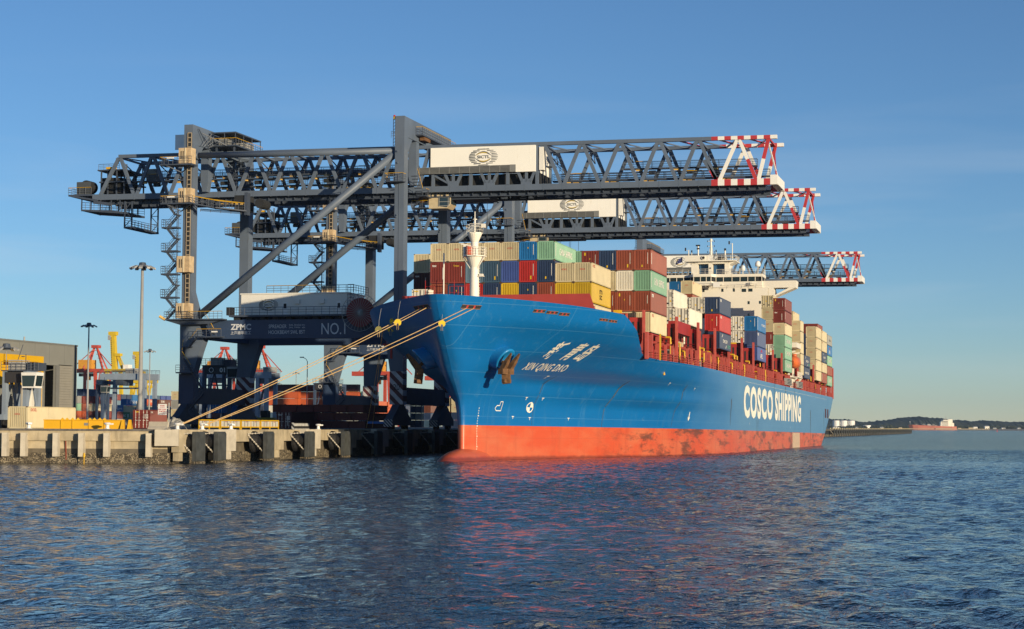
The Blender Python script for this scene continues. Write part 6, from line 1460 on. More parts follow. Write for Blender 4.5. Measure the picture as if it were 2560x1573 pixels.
for a in (2.0, 2.5, 3.1, 3.7, 5.0, 5.5, 6.1, 6.6): mb.add([lb(a - .22, .2, QZ + 1.1), lb(a + .22, .2, QZ + 1.1), lb(a, .2, QZ + 1.32), lb(a - .22, .3, QZ + 1.1), lb(a + .22, .3, QZ + 1.1), lb(a, .3, QZ + 1.32)], [(0, 1, 2), (5, 4, 3), (0, 3, 4, 1), (1, 4, 5, 2), (2, 5, 3, 0)])
mb.build('lifting_lug', yel, t); mb = MB(O); lbox(4.4, 5.0, .07, .099, QZ + .45, QZ + .75); mb.build('rating_plate', grey_sl, t)
t = thing('warning_sign', 'white warning sign with red lettering on a grey post at the quay corner', 'sign', (-99.4, 205, QZ)); O = (-99.4, 205, QZ)
mb = MB(O); mb.tube((-99.25, 205, QZ), (-99.25, 205, 6.9), 0.09, n=8); mb.build('post', galv, t)
mb = MB(O); mb.box(-100.65, -99.5, 204.9, 204.94, 5.42, 6.75); mb.bar((-99.5, 204.95, 6.2), (-99.2, 204.98, 6.2), .06)
sb = mb.build('board', white2, t)
mb = MB(O); yy = 204.89
for s_, z0, h_, x0, x1 in (('WARNING', 6.45, .16, -100.4, -99.75), ('SHIPS BERTHING', 6.28, .07, -100.4, -99.75), ('KEEP CLEAR', 6.0, .17, -100.58, -99.58), ('50 METRES', 5.76, .17, -100.5, -99.66), ('ALL VESSELS', 5.55, .06, -100.5, -99.66)): mb.text(s_, (x0, yy, z0), (x1 - x0, 0, 0), (0, 0, h_), 0, .02)
mb.build('lettering', red_l, sb)
def barrier(x, y, rz, label):
    mb = MB(); mb.prism([(-.42, 0), (.42, 0), (.36, .2), (.14, .42), (.1, .95), (-.1, .95), (-.14, .42), (-.36, .2)], 'x', -1.3, 1.3); o = mb.build('concrete_barrier', concrete_pale, loc=(x, y, QZ)); o.rotation_euler = (0, 0, rz); tag(o, label, 'barrier', 'concrete barriers on the quay')
barrier(yx(400, 203), 203, R(-4), 'pale concrete barrier left of the sign post'); barrier(yx(437, 212), 212, R(20), 'concrete barrier under the grey tarpaulin heap')
mb = MB(); rs = random.Random(3); n = 10; vs = []; fs = []
for i in range(n + 1):
    for j in range(n + 1):
        u, v = i / n, j / n; h = 1.5 * math.sin(math.pi * u) ** .7 * math.sin(math.pi * v) ** .6 * (0.75 + rs.random() * .35); vs.append(((u - .5) * 2.6, (v - .5) * 2.4, h))
for i in range(n):
    for j in range(n): a = i * (n + 1) + j; fs.append((a, a + n + 1, a + n + 2, a + 1))
mb.add(vs, fs); tag(mb.build('tarpaulin', mat('grey_tarp', (0.3, 0.29, 0.26), 0.7, var=0.2, scale=2), loc=(yx(440, 208), 208, QZ)), 'grey tarpaulin heap between the sign post and the yellow barrier', 'tarpaulin')
def bin_row(y0, label):
    t = thing('work_barrier', label, 'barrier', (-93.4, y0, QZ), 0, 'yellow framed barriers on the quay'); O = (-93.4, 0, QZ)
    mb = MB(O)
    for y_ in (0, 2.9, 5.8): mb.box(-93.45, -93.35, y_, y_ + .12, QZ, QZ + 1.2)
    for z in (QZ + .28, QZ + 1.1): mb.box(-93.45, -93.35, 0, 5.9, z, z + .14)
    mb.build('frame', yel, t)
    for k in range(6):
        mb = MB(O); mb.box(-93.42, -93.38, .2 + k * .95, .95 + k * .95, QZ + .42, QZ + 1.06); 
        if k in (1, 4): mb.box(-93.38, -93.36, .4 + k * .95, .75 + k * .95, QZ + .95, QZ + 1.02, 1)
        mb.build('panel', [mat('panel_pale', (0.5, 0.48, 0.42), 0.6, var=0.15), redp], t)
    return t
bb = bin_row(201, 'yellow framed barrier nearest the quay corner')
dup(bb, (-93.4, 207.2, QZ), label='yellow framed barrier, middle one'); dup(bb, (-93.4, 213.4, QZ), label='yellow framed barrier next to the third bollard'); dup(bb, (-93.4, 219.6, QZ), label='yellow framed barrier farthest from the quay corner')
hz = stripes('hazard_black_white', (0.5, 0.5, 0.48), (0.03, 0.03, 0.03), 0.7)
mb = MB(); mb.box(-.2, .2, 0, 5.5, 0, .95); tag(mb.build('hazard_barrier', hz, loc=(-94, 232, QZ)), 'black and white striped barrier in the shade before the hatch covers', 'barrier')
for k, (dx, l) in enumerate(((0, 'dark maroon hatch cover, bottom of the pile under the crane'), (.4, 'dark maroon hatch cover, middle of the pile under the crane'), (-.3, 'dark maroon hatch cover, top of the pile under the crane'))):
    mb = MB((-106, 277, QZ)); z = QZ + .15 + k * 1.27; mb.box(-113.2 + dx, -98 + dx, 271.5, 283, z, z + 1.0); mb.box(-113.3 + dx, -97.9 + dx, 271.4, 283.1, z + 1.0, z + 1.15)
    for x in np.arange(-112, -98, 2.8): mb.box(x + dx, x + .1 + dx, 271.3, 271.5, z, z + 1.0); mb.box(x + .9 + dx, x + 1.1 + dx, 271.3, 271.4, z + 1.15, z + 1.26)
    tag(mb.build('hatch_cover', maroon, loc=(-106, 277, QZ)), l, 'hatch cover', 'ship hatch covers piled on the quay')
put('dmaroon', yx(712, 262), 262, QZ + .02, 12.19, 2.6, DR, 'tex', None, 'dark maroon container in the crane shade left of the hatch covers', 'containers on the quay', tilt=False)
mb = MB(); mb.box(-1.6, 1.6, 0, .5, 0, .35); tag(mb.build('spreader_beam', mat('beam_blue', (0.03, 0.15, 0.45), 0.5), loc=(yx(945, 268), 268, QZ + .9)), 'bright blue beam leaning by the hatch covers in the shade', 'beam')
# ---- straddle carriers
sc_blue = mat('straddle_blue', (0.05, 0.075, 0.13), 0.55, var=0.15)
sc_pale = mat('straddle_pale', (0.22, 0.27, 0.34), 0.55, var=0.12)
def straddle(x, y, label, num, m_, Wd=4.8, Ln=9.0, H=11.0, cab_r=True):
    t = thing('straddle_carrier', label, 'straddle carrier', (x, y, QZ), 0, 'straddle carriers in the yard'); O = (0, 0, 0)
    mb = MB(O)
    for sx in (-1, 1):
        mb.box(sx * Wd / 2 - .35, sx * Wd / 2 + .35, -.6, Ln + .6, 1.1, 1.8)
        mb.box(sx * Wd / 2 - .3, sx * Wd / 2 + .3, 0, Ln, H - .8, H)
        mb.bar((sx * Wd / 2, .4, 2), (sx * Wd / 2, Ln / 2, H - 1), .22); mb.bar((sx * Wd / 2, Ln - .4, 2), (sx * Wd / 2, Ln / 2, H - 1), .22)
    for y_ in (.3, Ln - .3): mb.box(-Wd / 2 + .3, Wd / 2 - .3, y_ - .3, y_ + .3, H - 1.3, H - .2)
    mb.box(-Wd / 2 + .3, Wd / 2 - .3, Ln / 2 - .8, Ln / 2 + .8, H - .6, H)
    mb.build('frame', m_, t)
    for sx in (-1, 1):
        for y_ in (.3, Ln - .3):
            mb = MB(O); mb.box(sx * Wd / 2 - .28, sx * Wd / 2 + .28, y_ - .33, y_ + .33, 1.8, H - .8); mb.build('leg', m_, t)
        for k in range(4):
            mb = MB(O); mb.lathe([(.5, -.22), (.62, -.15), (.62, .15), (.5, .22)], (sx * Wd / 2, .3 + k * (Ln - .6) / 3, .64), 14, axis='x'); mb.build('wheel', black, t)
    mb = MB(O); mb.box(-Wd / 2 + .2, Wd / 2 - .2, -.15, .0, H - 1.5, H - .1, 0)
    if num: mb.text(num, (.7, -.17, H - 1.15), (1.0, 0, 0), (0, 0, .8), 1, .02); mb.ring((-.9, -.17, H - .75), .4, .05, 14, 1)
    mb.build('front_panel', [mat('straddle_panel', (0.035, 0.035, 0.04), 0.6), white2], t)
    mb = MB(O); mb.box(-Wd / 2 - .4, Wd / 2 + .4, -.2, Ln * .7, H + .02, H + .14); mb.rail([(-Wd / 2 - .4, -.2, H + .14), (Wd / 2 + .4, -.2, H + .14), (Wd / 2 + .4, Ln * .7, H + .14)], 1.1, .8, .04, 0, 1)
    mb.box(-1.6, .2, 1, 3.4, H + .14, H + 1.5, 2); mb.box(.6, 1.7, 2, 5, H + .14, H + 1.2, 0); mb.tube((1.2, .6, H + .1), (1.2, .6, H + 2.2), .05, n=5); mb.build('engine_deck', [steel_dk, yel, galv], t)
    cx = (Wd / 2 + .2) if cab_r else (-Wd / 2 - 1.9)
    mb = MB(O); mb.prism([(cx, H - 2.2), (cx + 1.8, H - 2.2), (cx + 2.05, H - .2), (cx - .15, H - .2)], 'y', -1.1, .8, 0); cab = mb.build('cab', white2 if m_ is sc_pale else galv, t)
    mb = MB(O); mb.add([(cx + .12, -1.14, H - 2.0), (cx + 1.7, -1.14, H - 2.0), (cx + 1.9, -1.14, H - .6), (cx, -1.14, H - .6)], [(0, 1, 2, 3)]); mb.add([(cx + 1.86, -1.0, H - 1.95), (cx + 1.86, .6, H - 1.95), (cx + 2.06, .6, H - .6), (cx + 2.06, -1.0, H - .6)], [(0, 1, 2, 3)]); mb.build('window', glass, cab)
    mb = MB(O)
    for k in range(10): mb.box(-Wd / 2 - .6, -Wd / 2 - .3, .6 + k * .5, 1.0 + k * .5, 1.8 + k * .85, 1.9 + k * .85)
    mb.bar((-Wd / 2 - .65, .6, 2.6), (-Wd / 2 - .65, 5.6, 11.1), .06); mb.build('ladder', steel_dk, t)
    return t
straddle(-125.0, 213, 'pale blue straddle carrier with white cab in front of the yellow frame', None, sc_pale, 3.0, 3.6, 7.4)
straddle(-136.2, 300, 'dark straddle carrier marked 01 holding a blue container', '01', sc_blue)
straddle(-166.6, 431, 'dark straddle carrier marked 02 between the crane legs', '02', sc_blue)
straddle(yx(250, 470), 470, 'tall navy straddle carrier between the two taller lamp masts', None, sc_blue, 1.7, 4, 11.6)
put('blue', -136.2, 300.6, QZ + 2.6, 6.06, 3.1, DR, None, None, 'blue container with door bars hanging inside the straddle carrier 01', 'containers on the quay', tilt=False)
t = thing('wheel_loader', 'olive yellow machine in the shade behind the striped barrier', 'loader', (yx(662, 300), 300, QZ)); x = yx(662, 300); O = (x, 300, QZ)
mb = MB(O); mb.box(x - 1.8, x + 1.9, 299, 301, QZ + .8, QZ + 1.9); mb.prism([(x - 1.9, QZ + 1.2), (x - 3, QZ + 2.4), (x - 2.6, QZ + 2.6), (x - 1.2, QZ + 1.9)], 'y', 299.3, 300.7); mb.build('body', mat('olive_yellow', (0.3, 0.25, 0.03), 0.6, var=0.2), t)
mb = MB(O); mb.box(x - .3, x + .9, 299.2, 300.8, QZ + 1.9, QZ + 3.1); mb.build('cab', dark, t)
for dx in (-1.1, 1.2):
    mb = MB(O); mb.lathe([(.6, -.3), (.75, -.2), (.75, .2), (.6, .3)], (x + dx, 298.9, QZ + .75), 14, axis='y'); mb.build('wheel', black, t)
# ---- stacks of containers in the yard
def ystack(px, Y, cols, where, L=12.19, H=2.6, along='y', marks=None, end=C_, z0=QZ):
    n = len(cols); marks = marks or {}
    for i, c in enumerate(cols):
        if c is None: continue
        o = put(c, yx(px, Y) + 1.22, Y, z0 + i * H + .01, L, H - .03, DR if end == DR else C_, 'oo' if c == 'cream' else None, marks.get(i, 'oo' if c == 'cream' else None), '%s container, %s in %s' % (PAL[c][1], tname(i, n), where), 'containers stacked in the yard', tilt=False)
        if along == 'x': o.rotation_euler = (0, 0, R(90)); o.location = (yx(px, Y) + 12.2, Y, z0 + i * H + .01)
YD = 'yard stack '
ystack(180, 585, ['orange', 'orange', 'green', 'grey'], YD + 'at the right edge of the warehouse'); ystack(194, 588, ['orange', 'orange', 'rust', 'maroon', 'navy'], YD + 'just right of the warehouse'); ystack(209, 591, ['orange', 'rust', 'cream', 'maroon', 'navy'], YD + 'behind the second tallest lamp mast')
ystack(226, 595, ['maroon', 'maroon', 'cream', 'maroon'], YD + 'left of the navy straddle carrier'); ystack(258, 622, ['grey', 'maroon', 'blue'], YD + 'right of the navy straddle carrier', marks={2: 'cc'}); ystack(276, 634, ['grey', 'dgreen'], YD + 'holding the green UASC one', marks={1: 'uasc'})
ystack(304, 652, ['grey', 'grey', 'cream', 'blue'], YD + 'holding the globe-marked blue one', marks={3: 'cos'}); ystack(327, 650, ['grey', 'cream'], YD + 'left of the tallest lamp mast'); ystack(340, 664, ['grey', 'cream', 'grey'], YD + 'behind the tallest lamp mast')
ystack(356, 660, ['grey', 'cream', 'cream', 'orange'], YD + 'holding the orange DE one', marks={3: 'de'}); ystack(386, 668, ['cream', 'cream', 'grey', 'brown'], YD + 'third left of the crane foot', marks={3: 'de'}); ystack(404, 676, ['cream', 'maroon', 'royal', 'royal'], YD + 'second left of the crane foot')
back = [('navy', 'maroon'), ('maroon', 'slate'), ('white', 'navy'), ('lblue', 'maroon'), ('lblue', 'navy'), ('maroon', 'navy'), ('slate', 'blue'), ('navy', 'slate'), ('blue', 'navy'), ('blue', 'blue'), ('green', 'slate'), ('maroon', 'royal'), ('royal', 'royal'), ('royal', 'royal')]
for k, (c3, c4) in enumerate(back): ystack(236 + 14.2 * k, 735 + 5 * k, ['maroon', 'navy', 'rust', c3, c4], 'the %s stack of the tall back row' % NUM[k], H=2.8)
ystack(372, 410, ['cream'], YD + 'behind the maroon container by the sign'); ystack(404, 418, ['cream'], YD + 'beside the crane foot, low one')
ystack(430, 500, ['grey', 'cream', 'grey', 'cream'], YD + 'behind the crane foot'); ystack(545, 640, ['orange', 'rust', 'maroon', 'orange', 'rust'], YD + 'seen through the straddle carrier 01'); ystack(600, 680, ['navy', 'maroon', 'slate', 'navy'], YD + 'right of the straddle carrier 01'); ystack(640, 690, ['navy', 'slate', 'navy', 'pblue'], YD + 'left of the red container wall')
for px_, nm in ((668, 'left'), (742, 'middle'), (815, 'right')): ystack(px_, 590 if nm != 'middle' else 596, ['grey', 'slate', 'white', 'orange', 'orange', 'dmaroon'], 'the long red container wall, %s part' % nm, along='x', H=2.42)
ystack(790, 640, ['white', 'maroon', 'cream', 'cream', 'dmaroon', 'dmaroon'], YD + 'right of the red container wall')
for px_, cc, nm in ((455, ['navy', 'cream', 'maroon', 'cream'], 'at the crane foot, left one'), (470, ['slate', 'maroon', 'navy', 'grey'], 'at the crane foot, right one'), (520, ['navy', 'maroon', 'orange', 'rust', 'maroon'], 'just left of the straddle carrier 01'), (566, ['maroon', 'rust', 'orange', 'orange', 'grey'], 'inside the frame of straddle carrier 01'), (618, ['slate', 'navy', 'navy', 'slate', 'pblue'], 'two left of the red wall'), (872, ['navy', 'slate', 'rust', 'navy', 'dgreen'], 'behind the striped crane foot'), (905, ['slate', 'grey', 'navy', 'brown', 'slate'], 'right of the left striped foot'), (1000, ['navy', 'slate', 'navy', 'navy', 'slate'], 'below the starboard anchor, left one'), (1062, ['slate', 'navy', 'brown', 'navy', 'navy'], 'below the starboard anchor, right one')):
    ystack(px_, 630, cc, YD + nm)
ystack(815, 620, ['slate', 'grey', 'rust', 'dgreen'], YD + 'seen through the straddle carrier 02'); ystack(850, 640, ['grey', 'slate', 'maroon', 'dgreen'], YD + 'right of the straddle carrier 02'); ystack(930, 700, ['grey', 'lblue', 'orange', 'orange'], YD + 'between the striped crane feet')
ystack(958, 720, ['grey', 'navy', 'orange', 'orange'], YD + 'beside the striped crane foot'); ystack(1108, 600, ['navy', 'navy', 'cream', 'cream'], YD + 'visible just left of the ship stem', marks={1: 'cc'}); ystack(1130, 600, ['navy', 'navy', 'cream', 'cream'], YD + 'touching the ship stem in view'); ystack(1040, 640, ['navy', 'grey', 'navy', 'dmaroon'], YD + 'below the starboard anchor')
# ---- rail mounted stacking gantries
def gantry(x0, y0, Wd, H, label):
    t = thing('stacking_gantry', label, 'gantry crane', (x0, y0, QZ), 0, 'blue stacking gantries in the yard')
    for y_ in (0, 7): 
        mb = MB(); mb.box(-.8, Wd + .8, y_, y_ + 1.1, H - 1.9, H); mb.build('girder', sc_pale, t)
        for x in (0, Wd - 1.1):
            mb = MB(); mb.box(x, x + 1.1, y_, y_ + 1.1, 0, H - 1.9); mb.build('leg', sc_pale, t)
    mb = MB(); mb.box(Wd * .3, Wd * .3 + 2.4, .5, 7.5, H - 3.6, H - .4); mb.box(Wd * .5, Wd * .5 + 3, 1, 5, H, H + 1.6, 1); mb.rail([(-.8, 0, H), (Wd + .8, 0, H)], 1.1, 1.3, .06); mb.rail([(-.8, 8.1, H), (Wd + .8, 8.1, H)], 1.1, 1.3, .06)
    mb.bar((Wd - .6, .5, H - 2), (Wd - 4, .5, 2), .5); mb.bar((0, .5, H - 4.5), (Wd, .5, H - 4.5), .5)
    mb.build('trolley', [steel_dk, galv], t); return t
gantry(yx(256, 510), 510, 14.6, 16.0, 'blue stacking gantry in front of the yellow raised-boom crane'); gantry(yx(640, 525), 525, 4.0, 16.8, 'blue stacking gantry right of the crane portal legs'); gantry(yx(500, 600), 600, 12, 19, 'pale gantry top showing behind the straddle carrier 01')
# ---- distant cranes
fred = mat('far_crane_red', (0.42, 0.06, 0.035), 0.6, var=0.12); forg = mat('far_house_orange', (0.6, 0.28, 0.03), 0.6); fyel = mat('far_crane_yellow', (0.6, 0.42, 0.02), 0.6, var=0.1)
t = thing('harbour_crane', 'far red A-frame crane with orange house right of the warehouse', 'crane', (yx(226, 1355), 1355, QZ), 0, 'far red harbour cranes'); O = (0, 0, QZ)
mb = MB(O)
for y_ in (0, 18):
    for xa, xb in ((-4.5, -4.5), (6.5, 4.5)): mb.bar((xa - (6 if xa > 0 else 0) * 0, y_, QZ), (xb, y_, 47), 2.0)
    mb.bar((-3.5, y_, QZ), (-4.5, y_, 46), .8); mb.bar((9.5, y_, 47), (4.0, y_, QZ), 1.4)
mb.build('leg', fred, t)
mb = MB(O); mb.box(-26, 9.8, 6, 12, 46, 49.2); mb.box(-4, 9.8, 0, 18, 46.4, 48.6); mb.box(-14, 0, 7, 11, 43, 45.6, 1); mb.build('girder', [fred, dark], t)
mb = MB(O)
for y_ in (5, 13):
    mb.bar((8.8, y_, 48.6), (1.0, 9, 67), 1.3); mb.bar((-9, y_, 48.6), (-1.2, 9, 67), 1.3)
mb.bar((-1, 9, 66), (-22, 9, 49), .5); mb.bar((1.5, 9, 65), (19, 9, 47), .6); mb.box(-2.6, 3.2, 6, 12, 66.2, 68.6)
for k in range(5): mb.box(1.6 + k * 1.4, 4.6 + k * 1.4, 4, 5, 64 - k * 3.2, 64.4 - k * 3.2)
mb.build('a_frame', fred, t); mb = MB(O); mb.box(-13.5, -1.5, 5, 13, 49.2, 56.5); mb.build('machinery_house', forg, t); mb = MB(O); mb.box(-9, -5, 7, 11, 40, 44); mb.build('operator_cab', forg, t)
dup(t, (yx(550, 1400), 1400, QZ), label='far red A-frame crane seen through the portal of the nearest crane'); dup(t, (yx(640, 1380), 1380, QZ), label='far red crane legs behind the right portal leg'); dup(t, (yx(958, 1250), 1250, QZ - 6), label='red crane tower behind the starboard anchor'); dup(t, (yx(1140, 1300), 1300, QZ - 8), label='red crane lattice seen just left of the ship stem')
t = thing('raised_boom_crane', 'far yellow crane with tall raised boom behind the blue gantry', 'crane', (yx(284, 1180), 1180, QZ), 0, 'far yellow cranes'); O = (0, 0, QZ)
mb = MB(O); mb.bar((1.2, 0, 43), (-.6, 0, 67.5), 3.4, 3.4); mb.box(-3.4, 2.4, -2, 2, 66.8, 69.4); mb.box(-3.6, -1.4, -2.2, 2.2, 63.5, 66.5, 1)
for k in range(14): mb.box(-.5 - k * .06, 0.0 - k * .06, -2.0, -1.75, 45 + k * 1.5, 45.7 + k * 1.5, 2)
mb.build('boom', [fyel, galv, dark], t)
mb = MB(O); mb.bar((3, 0, 53), (7.5, 0, 42.5), 1.5); mb.box(1.5, 6, -2, 2, 52, 54); mb.bar((5, 0, 52), (9.5, 0, 42.5), .5); mb.box(-5, 12, -4, 4, 41.2, 43); mb.box(9, 13, -3, 3, 43, 46, 1); mb.build('strut', [fyel, white2], t)
mb = MB(O)
for x in (-6.5, 8): mb.bar((x, 0, QZ), (x * .7, 0, 41.5), 2.2)
for k in range(4): mb.bar((14 + k * 4, 0, 34), (16 + k * 4, 0, 22), .8); mb.bar((18 + k * 4, 0, 34), (16 + k * 4, 0, 22), .8)
mb.box(12, 34, -2, 2, 33, 35); mb.box(10, 36, -2, 2, 20, 24); mb.build('portal', fyel, t)
dup(t, (yx(345, 1300), 1300, QZ - 9), label='far orange-yellow crane boom right of the tallest lamp mast')
# ================================================================ FAR SHORE
def fs(px, d): return (px - 1280) * d / 4600.0
tree_m = mat('shore_bush', (0.035, 0.045, 0.025), 0.95, var=0.5, scale=0.05)
rs = np.random.RandomState(11); mb = MB(); vs = []; fc = []
for k in range(2600):
    lat = rs.uniform(780, 1500); d = rs.uniform(4790, 5050); h = rs.uniform(2, 9) * (0.6 + .5 * math.sin(lat * .03) ** 2); p = f0 * d + r0 * lat; z0 = 4
    w = rs.uniform(2.5, 6); n = len(vs); a = rs.rand() * 3
    for i in range(5): vs.append((p.x + w * math.cos(a + i * 1.257) * rs.uniform(.6, 1.1), p.y + w * math.sin(a + i * 1.257), z0 + h * rs.uniform(.2, .7)))
    vs.append((p.x, p.y, z0 + h)); vs.append((p.x, p.y, z0 - 1))
    for i in range(5): fc.append((n + i, n + (i + 1) % 5, n + 5)); fc.append((n + (i + 1) % 5, n + i, n + 6))
mb.add(vs, fc); struct(mb.build('treeline', tree_m), 'stuff')
D = 4830
for (pa_, pb_, l) in ((2082, 2098.5, 'left one of three white storage tanks on the far shore'), (2099.5, 2118, 'middle one of three white storage tanks on the far shore'), (2119, 2137, 'right one of three white storage tanks on the far shore'), (2158, 2177, 'low white tank among trees right of the storage tanks')):
    c = f0 * D + r0 * fs((pa_ + pb_) / 2, D); r_ = (pb_ - pa_) / 2 * D / 4600; low = l.startswith('low'); h = 11.5 if low else 23.5
    mb = MB((c.x, c.y, 4)); mb.lathe([(r_, 4), (r_, h), (r_ * .3, h + .6)], (c.x, c.y, 0), 28)
    for a in np.linspace(0, 6.28, 14): mb.bar((c.x + r_ * math.cos(a), c.y + r_ * math.sin(a), 4), (c.x + r_ * math.cos(a), c.y + r_ * math.sin(a), h), .4)
    tag(mb.build('storage_tank', white2, loc=(c.x, c.y, 4)), l, 'tank', 'storage tanks on the far shore')
D = 4560; c0 = f0 * D + r0 * fs(2271, D)
t = thing('tanker', 'salmon red tanker with white deckhouse moored across the bay', 'ship', (c0.x, c0.y, 0)); O = (c0.x, c0.y, 0)
def tk(a, o, z): p = c0 + r0 * a + f0 * o; return (p.x, p.y, z)
salmon = mat('tanker_red', (0.45, 0.14, 0.09), 0.6, var=0.15, scale=0.05)
L_ = 119 * D / 4600; mb = MB(O)
pl = [(0, 0), (8, -7), (22, -9.5), (L_ - 12, -9.5), (L_, -6), (L_, 6), (L_ - 12, 9.5), (22, 9.5), (8, 7)]
for i in range(9):
    (a0, o0), (a1, o1) = pl[i], pl[(i + 1) % 9]; z0, z1 = (13 if a0 < 20 else 9.5), (13 if a1 < 20 else 9.5); mb.poly([tk(a0 + (4 if a0 < 9 else 0), o0 * .9, -1), tk(a1 + (4 if a1 < 9 else 0), o1 * .9, -1), tk(a1, o1, z1), tk(a0, o0, z0)])
mb.poly([tk(a, o, 13 if a < 20 else 9.5) for a, o in pl]); mb.build('hull', salmon, t)
def tbox(mb, a0, a1, o0, o1, z0, z1, mi=0): mb.add([tk(a0, o0, z0), tk(a1, o0, z0), tk(a1, o1, z0), tk(a0, o1, z0), tk(a0, o0, z1), tk(a1, o0, z1), tk(a1, o1, z1), tk(a0, o1, z1)], [(0, 3, 2, 1), (4, 5, 6, 7), (0, 1, 5, 4), (1, 2, 6, 5), (2, 3, 7, 6), (3, 0, 4, 7)], mi)
mb = MB(O); tbox(mb, 78, 99, -8, 8, 9.5, 20.5); tbox(mb, 80, 97, -7, 8, 20.5, 23); tbox(mb, 84, 100, -10, 9, 23, 25.5); tbox(mb, 97, 108, -5, 5, 9.5, 27); tbox(mb, 106, 112, -4, 4, 9.5, 18); dh = mb.build('deckhouse', hwhite, t)
mb = MB(O)
for z in (12, 15, 18, 21): tbox(mb, 80, 96, -8.05, -8.0, z, z + 1.2)
mb.build('window', dark, dh)
mb = MB(O); mb.bar(tk(92, 0, 25), tk(92, 0, 36), .8); tbox(mb, 88, 96, -.4, .4, 30, 30.8); mb.bar(tk(4, 0, 13), tk(4, 0, 22), .7); tbox(mb, 2, 6, -.3, .3, 20, 21)
for a in (20, 38, 50, 62): mb.bar(tk(a, -2, 9.5), tk(a, -2, 15.5 if a != 38 else 17.5), .6); tbox(mb, a - 4, a + 4, -2.3, -1.7, 14, 14.5)
tbox(mb, 10, 76, -1, 1, 11, 12); tbox(mb, 46, 54, -4, 4, 9.5, 15); tbox(mb, 76, 79, -8, 8, 9.5, 13); tbox(mb, 84, 97, -10.5, -9.8, 25.5, 26.2); mb.bar(tk(86, 0, 25), tk(86, 0, 30), .5); mb.bar(tk(103, 0, 27), tk(103, 0, 31), 1.2)
for a in range(12, 76, 8): mb.bar(tk(a, -6, 9.5), tk(a, -6, 11.5), .5); mb.bar(tk(a, -8, 9.6), tk(a + 7, -8, 10.6), .25)
mb.bar(tk(30, 0, 16), tk(46, 0, 11), .3); mb.bar(tk(62, 0, 16), tk(54, 0, 12), .3); mb.build('deck_gear', galv, t)
D = 4500; t = thing('jetty', 'long low piled jetty in front of the salmon red tanker', 'jetty', tuple(f0 * D + r0 * fs(2240, D)), 0); pb0 = f0 * D + r0 * fs(2240, D); O = tuple(pb0)
def jt(a, o, z): p = pb0 + r0 * a + f0 * o; return (p.x, p.y, z)
L_ = 232 * D / 4600
def jbox(mb, a0, a1, o0, o1, z0, z1, mi=0): mb.add([jt(a0, o0, z0), jt(a1, o0, z0), jt(a1, o1, z0), jt(a0, o1, z0), jt(a0, o0, z1), jt(a1, o0, z1), jt(a1, o1, z1), jt(a0, o1, z1)], [(0, 3, 2, 1), (4, 5, 6, 7), (0, 1, 5, 4), (1, 2, 6, 5), (2, 3, 7, 6), (3, 0, 4, 7)], mi)
mb = MB(O); jbox(mb, 0, L_, -3, 3, 2.6, 4.0); jbox(mb, 95, 135, -6, 4, 2, 5); jbox(mb, 6, 14, -4, 3, 2, 6.5); jbox(mb, 150, 158, -4, 3, 4, 6); jbox(mb, 176, 188, -4, 3, 4, 7); mb.build('deck', concrete, t)
mb = MB(O)
for a in np.arange(0, L_, 4.0): jbox(mb, a, a + .9, -2.8, -1.6, -1, 2.6)
mb.build('pile', wetc, t)
D = 4700
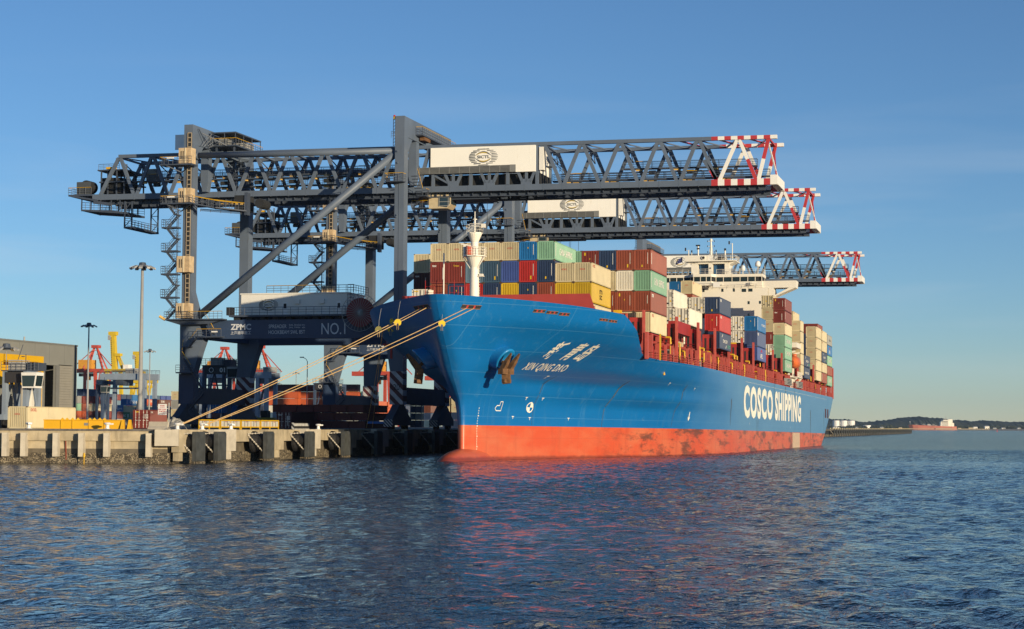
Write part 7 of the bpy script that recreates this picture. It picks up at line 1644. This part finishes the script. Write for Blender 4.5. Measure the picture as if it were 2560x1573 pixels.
for (px, w, h, l) in ((2204, 7, 9.5, 'small white shed on the far shore near the end of the berth row'), (2437, 9, 12.5, 'pale house on the far shore right of the tanker'), (2486, 7, 9, 'white boathouse at the water right of the pale house'), (2507, 8, 9.5, 'pale low building beside the pink buoy'), (2546, 7, 9.5, 'white gabled house at the far right of the shore'), (2466, 10, 15, 'white block on posts above the jetty end'), (2090, 14, 9, 'long pale shed below the left storage tank'), (2142, 6, 9, 'small pale house right of the storage tanks')):
    c = f0 * D + r0 * fs(px, D); mb = MB((c.x, c.y, 4)); w *= .55; h = 4 + (h - 4) * .75; a = r0 * w; b_ = f0 * 6; z1 = h - 2
    q = [c - a - b_, c + a - b_, c + a + b_, c - a + b_]
    mb.add([(p.x, p.y, 3) for p in q] + [(p.x, p.y, z1) for p in q], [(0, 1, 5, 4), (1, 2, 6, 5), (2, 3, 7, 6), (3, 0, 4, 7)], 0)
    e0, e1 = c - a, c + a; mb.add([(p.x, p.y, z1) for p in q] + [(e0.x, e0.y, h), (e1.x, e1.y, h)], [(0, 1, 5, 4), (2, 3, 4, 5), (0, 4, 3), (1, 2, 5)], 1)
    for k in (-.5, .3): p = c + a * k - b_ * 1.01; mb.add([(p.x, p.y, 4), (p.x + r0.x * 2, p.y + r0.y * 2, 4), (p.x + r0.x * 2, p.y + r0.y * 2, 6), (p.x, p.y, 6)], [(0, 1, 2, 3)], 2)
    tag(mb.build('house', [hwhite, galv, dark], loc=(c.x, c.y, 4)), l, 'house', 'buildings on the far shore')
c = f0 * 2600 + r0 * fs(2492, 2600)
t = thing('buoy', 'pink channel buoy floating at the far right', 'buoy', (c.x, c.y, 0)); O = (c.x, c.y, 0); pink = mat('buoy_pink', (0.5, 0.05, 0.08), 0.5)
mb = MB(O); mb.lathe([(.9, -.3), (1.1, .3), (.9, .7)], (c.x, c.y, 0), 14); mb.build('float', pink, t); mb = MB(O); mb.lathe([(.55, .7), (.3, 2.6), (.5, 2.7), (.5, 3.4), (.1, 3.6)], (c.x, c.y, 0), 10); mb.build('topmark', pink, t)
for (px, d_, l) in ((2232, 4300, 'small white boat near the end of the distant berth row'), (2254, 4200, 'small white boat just left of the salmon tanker')):
    c = f0 * d_ + r0 * fs(px, d_); t = thing('motor_boat', l, 'boat', (c.x, c.y, 0), YAW, 'small boats off the far shore')
    mb = MB(); mb.prism([(-5, .2), (-4.6, 1.6), (5.4, 1.9), (4.2, .1)], 'y', -1.4, 1.4); mb.build('hull', white2, t); mb = MB(); mb.prism([(-2.4, 1.6), (-2.2, 3.4), (.8, 3.4), (1.6, 1.7)], 'y', -1.1, 1.1); mb.build('cabin', hwhite, t)
# ================================================================ AIR
def haze():
    m = bpy.data.materials.new('haze_air'); m.use_nodes = True; t = m.node_tree
    for n in list(t.nodes):
        if n.type != 'OUTPUT_MATERIAL': t.nodes.remove(n)
    v = t.nodes.new('ShaderNodeVolumePrincipled'); v.inputs['Color'].default_value = (0.62, 0.8, 1.0, 1); v.inputs['Density'].default_value = HAZE; v.inputs['Anisotropy'].default_value = 0.2
    t.links.new(v.outputs[0], t.nodes['Material Output'].inputs['Volume'])
    mb = MB(); mb.box(-7100, 7100, -400, 7100, -5, 110); return struct(mb.build('haze', m), 'stuff')
HAZE = 3.5e-5
haze()
